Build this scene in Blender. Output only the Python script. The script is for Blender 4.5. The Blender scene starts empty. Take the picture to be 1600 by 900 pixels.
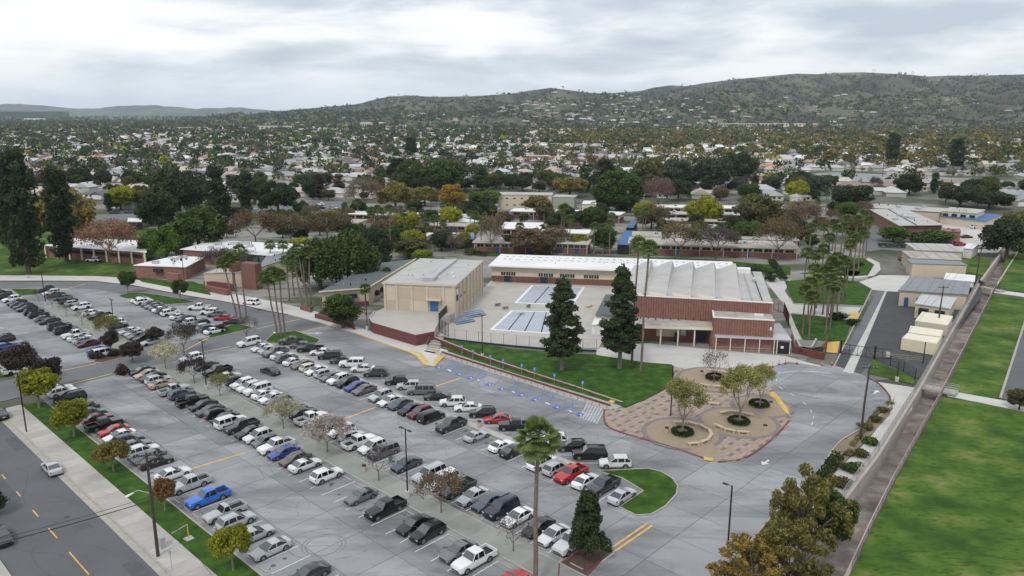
import bpy, bmesh, math, random
import numpy as np
from mathutils import Vector, Matrix
random.seed(7)
S = bpy.context.scene
COL = S.collection
PI = math.pi
# ------------------------------------------------------------------ camera, world, sun, exposure
F = 1187.0; HZ = 176.0; PIT = math.atan((450 - HZ) / F); H = 50.0
CP, SP = math.cos(PIT), math.sin(PIT)
cam = bpy.data.cameras.new("camera"); cam.sensor_width = 36; cam.lens = 36 * F / 1600
cam.clip_start = .5; cam.clip_end = 60000
co = bpy.data.objects.new("camera", cam); COL.objects.link(co)
co.location = (0, 0, H); co.rotation_euler = (PI / 2 - PIT, 0, 0)
S.camera = co
S.view_settings.view_transform = 'Standard'; S.view_settings.look = 'None'
S.view_settings.exposure = 0.0; S.view_settings.gamma = 1
S.cycles.use_denoising = True
S.cycles.max_bounces = 6; S.cycles.transparent_max_bounces = 6; S.cycles.volume_bounces = 1
S.cycles.diffuse_bounces = 3; S.cycles.glossy_bounces = 2
SUN_EL, SUN_AZ = math.radians(52), math.radians(205)      # azimuth clockwise from +Y
sl = bpy.data.lights.new("sun", 'SUN'); sl.energy = 1.5; sl.angle = math.radians(11); sl.color = (1, .96, .9)
so = bpy.data.objects.new("sun", sl); COL.objects.link(so)
sd = Vector((math.sin(SUN_AZ) * math.cos(SUN_EL), math.cos(SUN_AZ) * math.cos(SUN_EL), math.sin(SUN_EL)))
so.rotation_euler = sd.to_track_quat('Z', 'Y').to_euler()
W = bpy.data.worlds.new("World"); S.world = W; W.use_nodes = True
nt = W.node_tree; nt.nodes.clear()
def N(nt, t, **k):
    n = nt.nodes.new(t)
    for a, b in k.items():
        if a.startswith('i_'): n.inputs[a[2:].replace('_', ' ')].default_value = b
        else: setattr(n, a, b)
    return n
def ramp(nt, stops, interp='LINEAR'):
    r = nt.nodes.new('ShaderNodeValToRGB'); r.color_ramp.interpolation = interp
    e = r.color_ramp.elements
    while len(e) > 1: e.remove(e[-1])
    e[0].position = stops[0][0]; e[0].color = (*stops[0][1], 1)
    for p, c in stops[1:]:
        x = e.new(p); x.color = (*c, 1)
    return r
SKYOFF = (2.3, .7, 1.9)
def clouds(nt):
    L = nt.links.new
    sky = N(nt, 'ShaderNodeTexSky', sky_type='NISHITA', sun_disc=False, sun_elevation=SUN_EL, sun_rotation=SUN_AZ, altitude=50, air_density=1.2, dust_density=2.5)
    tc = N(nt, 'ShaderNodeTexCoord'); sep = N(nt, 'ShaderNodeSeparateXYZ'); L(tc.outputs['Generated'], sep.inputs[0])
    zz = N(nt, 'ShaderNodeMath', operation='MAXIMUM'); zz.inputs[1].default_value = 0.0; L(sep.outputs[2], zz.inputs[0])
    mp = N(nt, 'ShaderNodeMapping'); mp.inputs['Scale'].default_value = (1.6, 1.6, 7.5); mp.inputs['Location'].default_value = SKYOFF; L(tc.outputs['Generated'], mp.inputs[0])
    n1 = N(nt, 'ShaderNodeTexNoise'); n1.inputs['Scale'].default_value = 1.35; n1.inputs['Detail'].default_value = 9; n1.inputs['Roughness'].default_value = .5; n1.inputs['Distortion'].default_value = .45; L(mp.outputs[0], n1.inputs['Vector'])
    n2 = N(nt, 'ShaderNodeTexNoise'); n2.inputs['Scale'].default_value = 4.2; n2.inputs['Detail'].default_value = 7; n2.inputs['Distortion'].default_value = .3; L(mp.outputs[0], n2.inputs['Vector'])
    mx = N(nt, 'ShaderNodeMix', data_type='FLOAT'); mx.inputs[0].default_value = .42; L(n1.outputs[0], mx.inputs[2]); L(n2.outputs[0], mx.inputs[3])
    r = ramp(nt, [(.38, (6.0, 6.8, 7.8)), (.445, (7.6, 8.3, 9.0)), (.49, (9.4, 9.9, 10.4)), (.53, (10.9, 11.1, 11.4)), (.6, (12.2, 12.2, 12.2))]); L(mx.outputs[0], r.inputs[0])
    hz = ramp(nt, [(0, (1, 1, 1)), (.07, (0, 0, 0))]); L(zz.outputs[0], hz.inputs[0])
    m2 = N(nt, 'ShaderNodeMix', data_type='RGBA'); L(hz.outputs[0], m2.inputs[0]); L(r.outputs[0], m2.inputs[6]); m2.inputs[7].default_value = (9.4, 10.2, 11.0, 1)
    hf = N(nt, 'ShaderNodeMath', operation='MULTIPLY'); hf.inputs[1].default_value = .8; L(hz.outputs[0], hf.inputs[0]); L(hf.outputs[0], m2.inputs[0])
    m3 = N(nt, 'ShaderNodeMix', data_type='RGBA'); m3.inputs[0].default_value = .12; L(m2.outputs[2], m3.inputs[6]); L(sky.outputs[0], m3.inputs[7])
    bg = N(nt, 'ShaderNodeBackground'); bg.inputs[1].default_value = .1; L(m3.outputs[2], bg.inputs[0])
    out = N(nt, 'ShaderNodeOutputWorld'); L(bg.outputs[0], out.inputs[0])
clouds(nt)
# ------------------------------------------------------------------ survey helpers: photograph point -> place on the ground
def at(x, y, z=0.0):
    r = (x - 800) / F; u = (450 - y) / F
    t = (z - H) / (-SP + CP * u)
    return (r * t, (CP + SP * u) * t)
def ztop(X, Y, y):
    k = (450 - y) / F
    return H + Y * (k * CP - SP) / (CP + k * SP)
UA = math.atan2(1218, -1290); VA = UA - PI / 2
UX, UY = math.cos(UA), math.sin(UA); VX, VY = math.cos(VA), math.sin(VA)
def w(u, v): return (u * UX + v * VX, u * UY + v * VY)
def uv(X, Y): return (X * UX + Y * UY, X * VX + Y * VY)
def uvp(x, y, z=0.0): return uv(*at(x, y, z))
def P(*l): return [at(x, y) for x, y in l]
def depthpx(X, Y, Z=0): return F / (CP * Y - SP * (Z - H))
# ------------------------------------------------------------------ materials
MATS = {}
def mat(name, col, rough=.8, var=.12, scale=.5, metal=0., objcol=False, island=0., rand=0., bump=0., bscale=20., col2=None, coat=0., world=False, stops=None, detail=4, trans=0., attr=None, extra=None, spec=.5, stretch=None):
    if name in MATS: return MATS[name]
    m = bpy.data.materials.new(name); m.use_nodes = True; t = m.node_tree; b = t.nodes['Principled BSDF']; L = t.links.new
    b.inputs['Roughness'].default_value = rough; b.inputs['Metallic'].default_value = metal
    b.inputs['Coat Weight'].default_value = coat; b.inputs['Specular IOR Level'].default_value = spec
    if world:
        g = N(t, 'ShaderNodeNewGeometry'); vec = g.outputs['Position']
    else:
        g = N(t, 'ShaderNodeTexCoord'); vec = g.outputs['Object']
    if stretch:
        mp = N(t, 'ShaderNodeMapping'); mp.inputs['Scale'].default_value = stretch; mp.inputs['Rotation'].default_value = (0, 0, -UA); mp.vector_type = 'TEXTURE'; L(vec, mp.inputs[0]); svec = mp.outputs[0]
    else: svec = vec
    n = N(t, 'ShaderNodeTexNoise'); n.inputs['Scale'].default_value = scale; n.inputs['Detail'].default_value = detail; n.inputs['Roughness'].default_value = .6; L(svec, n.inputs['Vector'])
    if attr:
        c = N(t, 'ShaderNodeAttribute', attribute_name=attr).outputs['Color']
    elif objcol: c = N(t, 'ShaderNodeObjectInfo').outputs['Color']
    elif col2 or stops:
        r = ramp(t, stops or [(.38, col), (.62, col2)]); L(n.outputs[0], r.inputs[0]); c = r.outputs[0]
    else:
        rg = N(t, 'ShaderNodeRGB'); rg.outputs[0].default_value = (*col, 1); c = rg.outputs[0]
    hv = N(t, 'ShaderNodeHueSaturation'); L(c, hv.inputs['Color'])
    mr = N(t, 'ShaderNodeMapRange'); mr.inputs[1].default_value = .3; mr.inputs[2].default_value = .7; mr.inputs[3].default_value = 1 - var; mr.inputs[4].default_value = 1 + var
    L(n.outputs[0], mr.inputs[0]); val = mr.outputs[0]
    def mul(a, bb):
        q = N(t, 'ShaderNodeMath', operation='MULTIPLY'); L(a, q.inputs[0]); L(bb, q.inputs[1]); return q.outputs[0]
    def rng(src, lo, hi):
        q = N(t, 'ShaderNodeMapRange'); q.inputs[3].default_value = lo; q.inputs[4].default_value = hi; L(src, q.inputs[0]); return q.outputs[0]
    if rand: val = mul(val, rng(N(t, 'ShaderNodeObjectInfo').outputs['Random'], 1 - rand, 1 + rand))
    if island: val = mul(val, rng(N(t, 'ShaderNodeNewGeometry').outputs['Random Per Island'], 1 - island, 1 + island))
    L(val, hv.inputs['Value']); colout = hv.outputs[0]
    if extra: colout = extra(t, colout, vec)
    L(colout, b.inputs['Base Color'])
    if bump:
        n2 = N(t, 'ShaderNodeTexNoise'); n2.inputs['Scale'].default_value = bscale; n2.inputs['Detail'].default_value = 3; L(vec, n2.inputs['Vector'])
        bp = N(t, 'ShaderNodeBump'); bp.inputs['Strength'].default_value = bump; bp.inputs['Distance'].default_value = .05; L(n2.outputs[0], bp.inputs['Height']); L(bp.outputs[0], b.inputs['Normal'])
    if trans:
        o = t.nodes['Material Output']; tr = N(t, 'ShaderNodeBsdfTranslucent'); L(colout, tr.inputs[0])
        ms = N(t, 'ShaderNodeMixShader'); ms.inputs[0].default_value = trans; L(b.outputs[0], ms.inputs[1]); L(tr.outputs[0], ms.inputs[2]); L(ms.outputs[0], o.inputs[0])
    MATS[name] = m; return m
def stains(sc1, dark, w1=.5, thr=(.5, .7)):
    def f(t, c, vec):
        L = t.links.new
        mp = N(t, 'ShaderNodeMapping'); mp.inputs['Rotation'].default_value = (0, 0, -UA); mp.inputs['Scale'].default_value = (.35, 1.0, 1); L(vec, mp.inputs[0])
        n = N(t, 'ShaderNodeTexNoise'); n.inputs['Scale'].default_value = sc1; n.inputs['Detail'].default_value = 8; n.inputs['Roughness'].default_value = .68; n.inputs['Distortion'].default_value = .6; L(mp.outputs[0], n.inputs['Vector'])
        r = ramp(t, [(thr[0], (0, 0, 0)), (thr[1], (w1, w1, w1))]); L(n.outputs[0], r.inputs[0])
        m = N(t, 'ShaderNodeMix', data_type='RGBA'); L(r.outputs[0], m.inputs[0]); L(c, m.inputs[6]); m.inputs[7].default_value = (*dark, 1)
        return m.outputs[2]
    return f
M_CONC = mat('lot_concrete', (.268, .275, .285), .85, .14, .08, world=True, rand=.17, bump=.1, bscale=6, extra=stains(.12, (.125, .13, .14), .9, (.45, .64)), detail=6)
M_JOINT = mat('joint', (.14, .14, .145), .9, world=True)
M_ASPH = mat('asphalt', (.105, .108, .115), .9, .12, .15, world=True, bump=.15, bscale=8, extra=stains(.1, (.085, .088, .095), .6), detail=6)
M_ROADGREY = mat('old_asphalt', (.145, .15, .16), .9, .12, .12, world=True, bump=.1, bscale=8, extra=stains(.09, (.11, .115, .12), .6), detail=6)
M_DARKASPH = mat('dark_asphalt', (.06, .063, .068), .9, .15, .3, world=True)
M_WALK = mat('walk_concrete', (.40, .385, .36), .85, .10, .3, world=True, rand=.12, extra=stains(.3, (.26, .25, .235), .5))
M_WALK2 = mat('pale_concrete', (.5, .49, .47), .85, .08, .2, world=True, rand=.06, extra=stains(.2, (.38, .37, .35), .5))
M_STRIP = mat('median_concrete', (.25, .26, .24), .9, .12, .3, world=True, rand=.08, extra=stains(.25, (.16, .17, .155), .6))
M_DECK = mat('deck_concrete', (.42, .395, .36), .85, .08, .2, world=True, extra=stains(.15, (.33, .31, .28), .6))
M_KERB = mat('kerb_concrete', (.36, .335, .3), .85, .15, 1.2, world=True)
M_REDKERB = mat('red_paint', (.17, .05, .05), .75, .25, 1.5, world=True)
M_YELKERB = mat('yellow_paint', (.58, .38, .09), .7, .2, 1.5, world=True)
M_YEL = mat('yellow_line', (.62, .38, .10), .7, .25, 1.2, world=True)
M_WHITE = mat('white_line', (.66, .66, .66), .7, .2, 1.5, world=True)
M_BLUE = mat('blue_line', (.11, .18, .32), .7, .3, 1.5, world=True)
M_BLUESQ = mat('blue_square', (.03, .10, .42), .6, .2, 1.5, world=True)
M_GRASS = mat('grass', (.04, .09, .012), .95, .2, .5, world=True, stops=[(.3, (.022, .060, .008)), (.5, (.034, .084, .010)), (.72, (.058, .112, .016))], detail=9, bump=.5, bscale=3, spec=.2)
M_GRASS2 = mat('field_grass', (.05, .1, .012), .95, .22, .13, world=True, stops=[(.34, (.036, .078, .012)), (.44, (.050, .106, .014)), (.55, (.078, .135, .020)), (.64, (.13, .155, .042)), (.74, (.19, .17, .08))], detail=15, bump=.8, bscale=1.5, extra=stains(1.5, (.022, .058, .010), .7, (.5, .62)), spec=.2)
M_GROUND = mat('suburb_ground', (.1, .1, .09), .95, .2, .03, world=True, stops=[(.3, (.04, .055, .025)), (.47, (.07, .08, .04)), (.56, (.13, .125, .11)), (.7, (.2, .195, .18))], detail=10)
M_DIRT = mat('dry_dirt', (.22, .17, .115), .95, .2, .6, world=True)
M_MULCH = mat('mulch', (.085, .05, .04), .95, .35, 2.5, world=True)
M_TANGRAV = mat('tan_aggregate', (.31, .245, .175), .9, .08, 1.5, world=True)
M_PAVER = mat('paver_light', (.34, .27, .22), .9, .14, 1.5, world=True, island=.1)
M_PAVERD = mat('paver_dark', (.2, .155, .135), .9, .12, 1.5, world=True, island=.2)
M_GREYBAND = mat('grey_band', (.2, .18, .18), .9, .1, 1, world=True)
M_BRICK = mat('brick', (.18, .084, .067), .9, .2, 1.2, bump=.2, bscale=5, stretch=None)
M_BRICKP = mat('pink_brick', (.235, .118, .095), .9, .2, 1.0)
M_BRICKD = mat('dark_brick', (.135, .045, .042), .9, .2, 1.2)
M_TAN = mat('tan_plaster', (.55, .475, .375), .85, .05, .4, extra=stains(.3, (.45, .38, .3), .35))
M_TANLOW = mat('tan_plaster_low', (.47, .39, .3), .85, .05, .4)
M_CREAM = mat('cream_paint', (.66, .6, .44), .7, .05, .4)
M_ROOFW = mat('white_roof', (.72, .72, .72), .7, .05, .12, extra=stains(.2, (.5, .49, .47), .5))
M_ROOFG = mat('grey_roof', (.42, .41, .40), .85, .08, .15, extra=stains(.25, (.30, .285, .27), .6))
M_ROOFS = mat('slate_roof', (.10, .12, .125), .85, .12, .3)
M_ROOFD = mat('dirty_roof', (.40, .37, .34), .9, .2, .4, extra=stains(.5, (.24, .2, .17), .7))
M_METROOF = mat('metal_roof', (.5, .52, .53), .5, .06, .5, metal=.2)
M_METROOFD = mat('grey_metal_roof', (.2, .215, .23), .6, .1, .5)
M_BLUECAN = mat('blue_canopy', (.03, .11, .30), .6, .08, .5)
M_BLUEDOOR = mat('blue_door', (.02, .07, .2), .5, .08, .5)
M_NAVY = mat('navy', (.012, .02, .045), .6, .08, .5)
M_GLASSD = mat('dark_glass', (.02, .025, .03), .12, .1, .5, spec=.8)
M_METAL = mat('grey_metal', (.45, .46, .47), .45, .1, 2, metal=.4)
M_GALV = mat('galvanised', (.38, .39, .40), .5, .1, 2, metal=.3)
M_BLACK = mat('black_metal', (.012, .012, .014), .5, .1, 2)
M_WOODP = mat('pole_wood', (.06, .042, .032), .9, .25, 3)
M_WOODL = mat('bench_stone', (.52, .43, .31), .8, .08, 2)
M_BARK = mat('bark', (.11, .085, .065), .95, .3, 3)
M_BARKG = mat('grey_bark', (.2, .175, .15), .95, .25, 3)
M_PALMBARK = mat('palm_bark', (.17, .13, .1), .95, .3, 2.2)
M_TWIG = mat('twig', (.14, .105, .095), .95, .2, 3)
M_LEAF = mat('leaf', (.05, .08, .02), .7, .3, .25, objcol=True, island=.42, rand=.12, trans=.25, spec=.25)
M_FARLEAF = mat('far_leaf', (.05, .08, .02), .8, .15, .02, attr='Col', island=.35, trans=.15, spec=.2)
M_HEDGE = mat('hedge_leaf', (.03, .05, .012), .8, .3, 1, island=.4, trans=.1, spec=.2)
M_PAINT = mat('car_paint', (.5, .5, .5), .3, .03, 1, objcol=True, coat=.6)
M_WINDSH = mat('windshield_glass', (.03, .038, .044), .1, .1, 1, spec=1., coat=1.)  # base paler than side glass: some sky reflection is put into the colour
M_CARGLASS = mat('car_glass', (.006, .008, .011), .12, .05, 1, spec=.45)
M_TYRE = mat('tyre', (.008, .008, .008), .85, .1, 3)
M_RIM = mat('rim', (.38, .38, .39), .35, .1, 3, metal=.6)
M_TRIM = mat('black_trim', (.011, .011, .012), .6, .1, 3)
M_HEADL = mat('headlamp', (.6, .62, .65), .15, .05, 3, spec=.8)
M_TAILL = mat('taillamp', (.28, .012, .01), .2, .05, 3, spec=.8)
M_PLATE = mat('plate', (.6, .6, .62), .5, .05, 3)
M_SHADE = mat('sunshade', (.6, .68, .7), .35, .05, 3, metal=.3)
M_WALL = mat('house_wall', (.55, .52, .47), .85, .06, .3, rand=.25)
M_HROOF = mat('house_roof', (.3, .28, .27), .9, .12, .5, objcol=True)
M_POOLC = mat('pool_cover', (.36, .40, .46), .45, .06, .4, extra=stains(.3, (.46, .51, .58), .6))
M_COPING = mat('pool_coping', (.72, .73, .73), .6, .05, 1)
M_FENCEM = mat('fence_mesh', (.33, .34, .36), .6, .1, 1)
M_CANAL = mat('canal_floor', (.2, .165, .145), .8, .15, .25, world=True, stops=[(.35, (.125, .10, .088)), (.5, (.20, .168, .15)), (.64, (.30, .265, .24))], detail=10)
M_CWALL = mat('canal_wall', (.40, .355, .315), .9, .15, .3, world=True, extra=stains(.25, (.26, .22, .19), .7))
M_HILL = mat('hill', (.08, .09, .04), .95, .2, .005, world=True, stops=[(.36, (.032, .038, .026)), (.47, (.05, .055, .034)), (.54, (.08, .082, .05)), (.61, (.10, .10, .058)), (.72, (.16, .135, .09))], detail=14)
M_TERRA = mat('orange_tile', (.4, .17, .1), .85, .1, .5)
M_CONE = mat('cone_orange', (.65, .08, .03), .6, .1, 3)
M_SIGNRED = mat('sign_red', (.5, .02, .02), .5, .05, 3)
M_SIGNBLUE = mat('sign_blue', (.03, .16, .5), .5, .05, 3)
# ------------------------------------------------------------------ mesh helpers
class MB:
    def __init__(s): s.v = []; s.f = []; s.m = []; s.mi = 0
    def quad(s, *p):
        n = len(s.v); s.v += [tuple(q) for q in p]; s.f.append(tuple(range(n, n + len(p)))); s.m.append(s.mi); return s
    def box(s, x0, y0, z0, x1, y1, z1):
        n = len(s.v)
        s.v += [(x0, y0, z0), (x1, y0, z0), (x1, y1, z0), (x0, y1, z0), (x0, y0, z1), (x1, y0, z1), (x1, y1, z1), (x0, y1, z1)]
        for a in ((0, 3, 2, 1), (4, 5, 6, 7), (0, 1, 5, 4), (1, 2, 6, 5), (2, 3, 7, 6), (3, 0, 4, 7)):
            s.f.append(tuple(n + i for i in a)); s.m.append(s.mi)
        return s
    def prism(s, pts, z0, z1, slope=None):
        n = len(s.v); k = len(pts)
        area = sum(pts[i][0] * pts[(i + 1) % k][1] - pts[(i + 1) % k][0] * pts[i][1] for i in range(k))
        if area < 0: pts = pts[::-1]
        s.v += [(x, y, z0) for x, y in pts] + [(x, y, (slope(x, y) if slope else z1)) for x, y in pts]
        s.f.append(tuple(n + k + i for i in range(k))); s.m.append(s.mi)
        if z0 != z1 or slope:
            for i in range(k):
                j = (i + 1) % k; s.f.append((n + i, n + j, n + k + j, n + k + i)); s.m.append(s.mi)
        return s
    def tube(s, pts, rs, k=6, cap=True):
        n = len(s.v); m = len(pts); pts = [Vector(p) for p in pts]
        if not hasattr(rs, '__len__'): rs = [rs] * m
        for i, p in enumerate(pts):
            d = (pts[min(i + 1, m - 1)] - pts[max(i - 1, 0)]).normalized()
            a = d.cross(Vector((0, 0, 1)) if abs(d.z) < .95 else Vector((1, 0, 0))).normalized(); b = d.cross(a)
            for j in range(k):
                t = 2 * PI * j / k; s.v.append(tuple(p + (a * math.cos(t) + b * math.sin(t)) * rs[i]))
        for i in range(m - 1):
            for j in range(k):
                q = (j + 1) % k; s.f.append((n + i * k + j, n + i * k + q, n + (i + 1) * k + q, n + (i + 1) * k + j)); s.m.append(s.mi)
        if cap:
            s.f.append(tuple(n + (m - 1) * k + j for j in range(k))); s.m.append(s.mi)
            s.f.append(tuple(n + j for j in reversed(range(k)))); s.m.append(s.mi)
        return s
    def mesh(s, name, mats, smooth=False, ang=40):
        me = bpy.data.meshes.new(name); me.from_pydata(s.v, [], s.f)
        for q in (mats if isinstance(mats, (list, tuple)) else [mats]): me.materials.append(q)
        if any(s.m): me.polygons.foreach_set('material_index', s.m)
        if smooth:
            me.shade_smooth()
            me.set_sharp_from_angle(angle=math.radians(ang))
        me.update(); return me
    def build(s, name, mats, parent=None, smooth=False, **k):
        return link(name, s.mesh(name, mats, smooth), parent, **k)
def link(name, me, parent=None, loc=None, rot=0, label=None, cat=None, group=None, kind=None, color=None):
    o = bpy.data.objects.new(name, me); COL.objects.link(o)
    if parent is not None: o.parent = parent
    if loc is not None: o.location = loc if len(loc) == 3 else (*loc, 0)
    if rot: o.rotation_euler = (0, 0, rot)
    return tag(o, label, cat, group, kind, color)
def tag(o, label=None, cat=None, group=None, kind=None, color=None):
    if label: o['label'] = label
    if cat: o['category'] = cat
    if group: o['group'] = group
    if kind: o['kind'] = kind
    if color: o.color = (*color, 1)
    return o
def empty(name, loc, rot=0, **k): return link(name, None, None, loc if len(loc) == 3 else (*loc, 0), rot, **k)
def sheet(name, pts, z, m, z0=None, **k):
    k.setdefault('kind', 'structure')
    return MB().prism(pts, z0 if z0 is not None else z, z).build(name, m, **k)
def ribbon(mb, pts, wd, z0, z1, closed=False):
    n = len(pts); L_, R_ = [], []
    for i, p in enumerate(pts):
        a = pts[(i - 1) % n] if (closed or i) else p; b = pts[(i + 1) % n] if (closed or i < n - 1) else p
        dx, dy = b[0] - a[0], b[1] - a[1]; l = math.hypot(dx, dy) or 1
        L_.append((p[0] - dy / l * wd / 2, p[1] + dx / l * wd / 2)); R_.append((p[0] + dy / l * wd / 2, p[1] - dx / l * wd / 2))
    for i in range(n if closed else n - 1):
        j = (i + 1) % n
        mb.prism([L_[i], R_[i], R_[j], L_[j]], z0, z1)
    return mb
def smoothpath(pts, n=4, closed=False):
    out = []; k = len(pts)
    for i in range(k if closed else k - 1):
        g = lambda j: Vector(pts[j % k]) if closed else Vector(pts[min(max(j, 0), k - 1)])
        p0, p1, p2, p3 = g(i - 1), g(i), g(i + 1), g(i + 2)
        for j in range(n):
            t = j / n
            q = .5 * ((2 * p1) + (p2 - p0) * t + (2 * p0 - 5 * p1 + 4 * p2 - p3) * t * t + (3 * p1 - p0 - 3 * p2 + p3) * t ** 3)
            out.append(tuple(q))
    if not closed: out.append(tuple(pts[-1]))
    return out
def clip(poly, a, b, c):            # keep a*x+b*y<=c
    out = []
    for i in range(len(poly)):
        p, q = poly[i], poly[(i + 1) % len(poly)]
        dp, dq = a * p[0] + b * p[1] - c, a * q[0] + b * q[1] - c
        if dp <= 0: out.append(p)
        if (dp < 0 < dq) or (dq < 0 < dp):
            t = dp / (dp - dq); out.append((p[0] + (q[0] - p[0]) * t, p[1] + (q[1] - p[1]) * t))
    return out
def parea(p): return abs(sum(p[i][0] * p[(i + 1) % len(p)][1] - p[(i + 1) % len(p)][0] * p[i][1] for i in range(len(p)))) / 2
def slabs(pieces_name, polyuv, du, dv, z0, z1, m, parent, most=290, u0=0, v0=0, gap=.035):
    us = [p[0] for p in polyuv]; vs = [p[1] for p in polyuv]; cells = []
    u = u0 + math.floor((min(us) - u0) / du) * du
    while u < max(us):
        v = v0 + math.floor((min(vs) - v0) / dv) * dv
        while v < max(vs):
            c = clip(clip(clip(clip(polyuv, 1, 0, u + du - gap), -1, 0, -u - gap), 0, 1, v + dv - gap), 0, -1, -v - gap)
            if len(c) > 2 and parea(c) > .6: cells.append(([w(*q) for q in c], u, v))
            v += dv
        u += du
    cells.sort(key=lambda c: c[0][0][1])
    for pts, _, _ in cells[:most]: MB().prism(pts, z0, z1).build(pieces_name, m, parent)
    if len(cells) > most:
        mb = MB()
        for pts, _, _ in cells[most:]: mb.prism(pts, z0, z1)
        mb.build('far_' + pieces_name, m, parent, kind='stuff')
def copy_tree(o, parent=None):
    c = o.copy(); COL.objects.link(c)
    if parent is not None: c.parent = parent
    for ch in o.children: copy_tree(ch, c)
    return c
# ------------------------------------------------------------------ THE SETTING: ground, lot, road, lawns
cl = [(12, 47.4)] + [at(*q) for q in ((1257, 897), (1320, 787), (1368, 723), (1433, 617), (1527, 450), (1590, 362))] + [(300, 440)]
cr = [(17, 47.4)] + [at(*q) for q in ((1325, 897), (1362, 817), (1397, 747), (1468, 620), (1555, 450), (1604, 372))] + [(310, 440)]
G = sheet('ground', [(-16000, -200), (12, -200)] + cl + [(300, 14500), (-16000, 14500)], -.06, M_GROUND)
sheet('ground', [(17, -200), (16000, -200), (16000, 14500), (300, 14500), (300, 440)] + cr[::-1], -.06, M_GROUND)
# the school's own ground: pale walks between the wings
CP_ = sheet('campus_paving', P((225, 330), (560, 318), (1345, 322), (1360, 470), (1240, 580), (960, 600), (690, 560), (560, 520), (350, 462), (230, 438), (60, 430), (60, 380)), 0.0, mat('campus_concrete', (.24, .228, .21), .9, .18, .12, world=True, extra=stains(.06, (.055, .075, .03), .9, (.5, .56)), detail=8))
# parking lot made of poured concrete slabs
rb = [uvp(*q) for q in ((975, 640), (1165, 585), (1230, 568), (1300, 570), (1345, 585), (1372, 600), (1388, 617), (1391, 628), (1385, 642), (1343, 672), (1310, 693), (1278, 737), (1240, 775), (1200, 815), (1170, 852), (1135, 905), (1090, 980))]
lot = [(22, 35.4), (153.0, 35.4), (153.0, 104), (71, 104)] + rb[1:]
LOT = MB().prism([w(*q) for q in lot], 0.0, .02).build('parking_lot', M_JOINT, kind='structure')
slabs('slab', lot, 7.15, 6.35, .02, .06, M_CONC, LOT, 292, 71, 35.4)
GZ = .06
# cross road and far lot
CR = MB().prism([w(153, 28.7), w(165, 28.7), w(165, 101), w(153, 101)], 0, .05).build('cross_road', M_ROADGREY, kind='structure')
farlot = [(165, 35.6), (262, 30), (262, 60), (240, 75), (216, 92), (200, 100), (165, 101)]
FL = MB().prism([w(*q) for q in farlot], 0, .02).build('far_parking_lot', M_JOINT, kind='structure')
slabs('slab', farlot, 8.3, 8.1, .02, .05, M_CONC, FL, 110, 165, 35.6)
sheet('school_road', P((0, 441), (60, 441), (150, 441), (200, 446), (262, 457), (330, 466), (395, 478), (455, 494), (530, 512), (500, 522), (440, 520), (300, 480), (150, 452), (60, 449), (0, 452)), .055, M_ROADGREY)
# street
ST = sheet('street', [w(18, 16.4), w(300, 16.4), w(300, 28.4), w(18, 28.4)], .02, M_ASPH, 0)
MB().prism([w(18, 27.6), w(150, 27.6), w(150, 28.4), w(18, 28.4)], .02, .03).build('gutter', M_KERB, kind='structure')
SWK = MB().prism([w(18, 28.4), w(151, 28.4), w(151, 28.62), w(18, 28.62)], 0, .16).build('sidewalk', M_KERB, kind='structure')
for i in range(52):
    u = 20 + i * 2.52
    if u > 148: break
    MB().prism([w(u, 28.64), w(u + 2.49, 28.64), w(u + 2.49, 31.9), w(u, 31.9)], 0, .15).build('panel', M_WALK, SWK)
sheet('verge_grass', [w(18, 31.92), w(149, 31.92), w(147, 35.2), w(18, 35.2)], .13, M_GRASS, 0)
MB().prism([w(18, 35.2), w(147.5, 35.2), w(147.5, 35.4), w(18, 35.4)], 0, .19).build('lot_kerb', M_KERB, kind='structure')
sheet('corner_grass', [w(168, 32), w(262, 29), w(262, 30), w(168, 35.4)] , .13, M_GRASS, 0)
sheet('left_pavement', [w(18, 12.6), w(140, 12.6), w(140, 16.3), w(18, 16.3)], .15, M_WALK, 0)
sheet('left_verge', [w(18, -40), w(300, -40), w(300, 12.5), w(18, 12.5)], .1, M_GRASS, 0)
def mark(name, mb, m): return mb.build(name, m, kind='structure')
mb = MB()
for a, b in (((10, 425), (25, 445)), ((80, 505), (98, 527)), ((153, 592), (180, 622)), ((228, 677), (268, 722)), ((322, 790), (415, 895))):
    ua, ub = uvp(a[0] / 3, 600 + a[1] / 3)[0], uvp(b[0] / 3, 600 + b[1] / 3)[0]
    mb.prism([w(ua, 22.22), w(ub, 22.22), w(ub, 22.38), w(ua, 22.38)], .028, .032)
mark('street_centre_line', mb, M_YEL)
# median strips with panels
def strip(name, u0, u1, v0, v1, m, z=.17, pl=4.3):
    o = MB().prism([w(u0, v0), w(u1, v0), w(u1, v1), w(u0, v1)], 0, z - .02).build(name, M_KERB, kind='structure')
    k = MB(); ribbon(k, [w(u0, v0 + .08), w(u1, v0 + .08), w(u1, v1 - .08), w(u0, v1 - .08)], .16, z - .02, z + .02, True); k.build('kerb', M_KERB, o)
    n = int((u1 - u0) / pl); pl = (u1 - u0) / n
    for i in range(n):
        a = u0 + i * pl
        MB().prism([w(a + .18 if i == 0 else a + .02, v0 + .18), w(a + pl - (.18 if i == n - 1 else .02), v0 + .18), w(a + pl - (.18 if i == n - 1 else .02), v1 - .18), w(a + .18 if i == 0 else a + .02, v1 - .18)], z - .02, z).build('panel', m, o)
    return o
strip('tree_median', 30, 152, 56.05, 59.85, M_STRIP)
strip('far_tree_median', 166, 224, 56.05, 60.0, M_STRIP)
strip('school_side_median', 62.5, 146, 79.35, 80.95, M_WALK, .12, 6)
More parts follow.
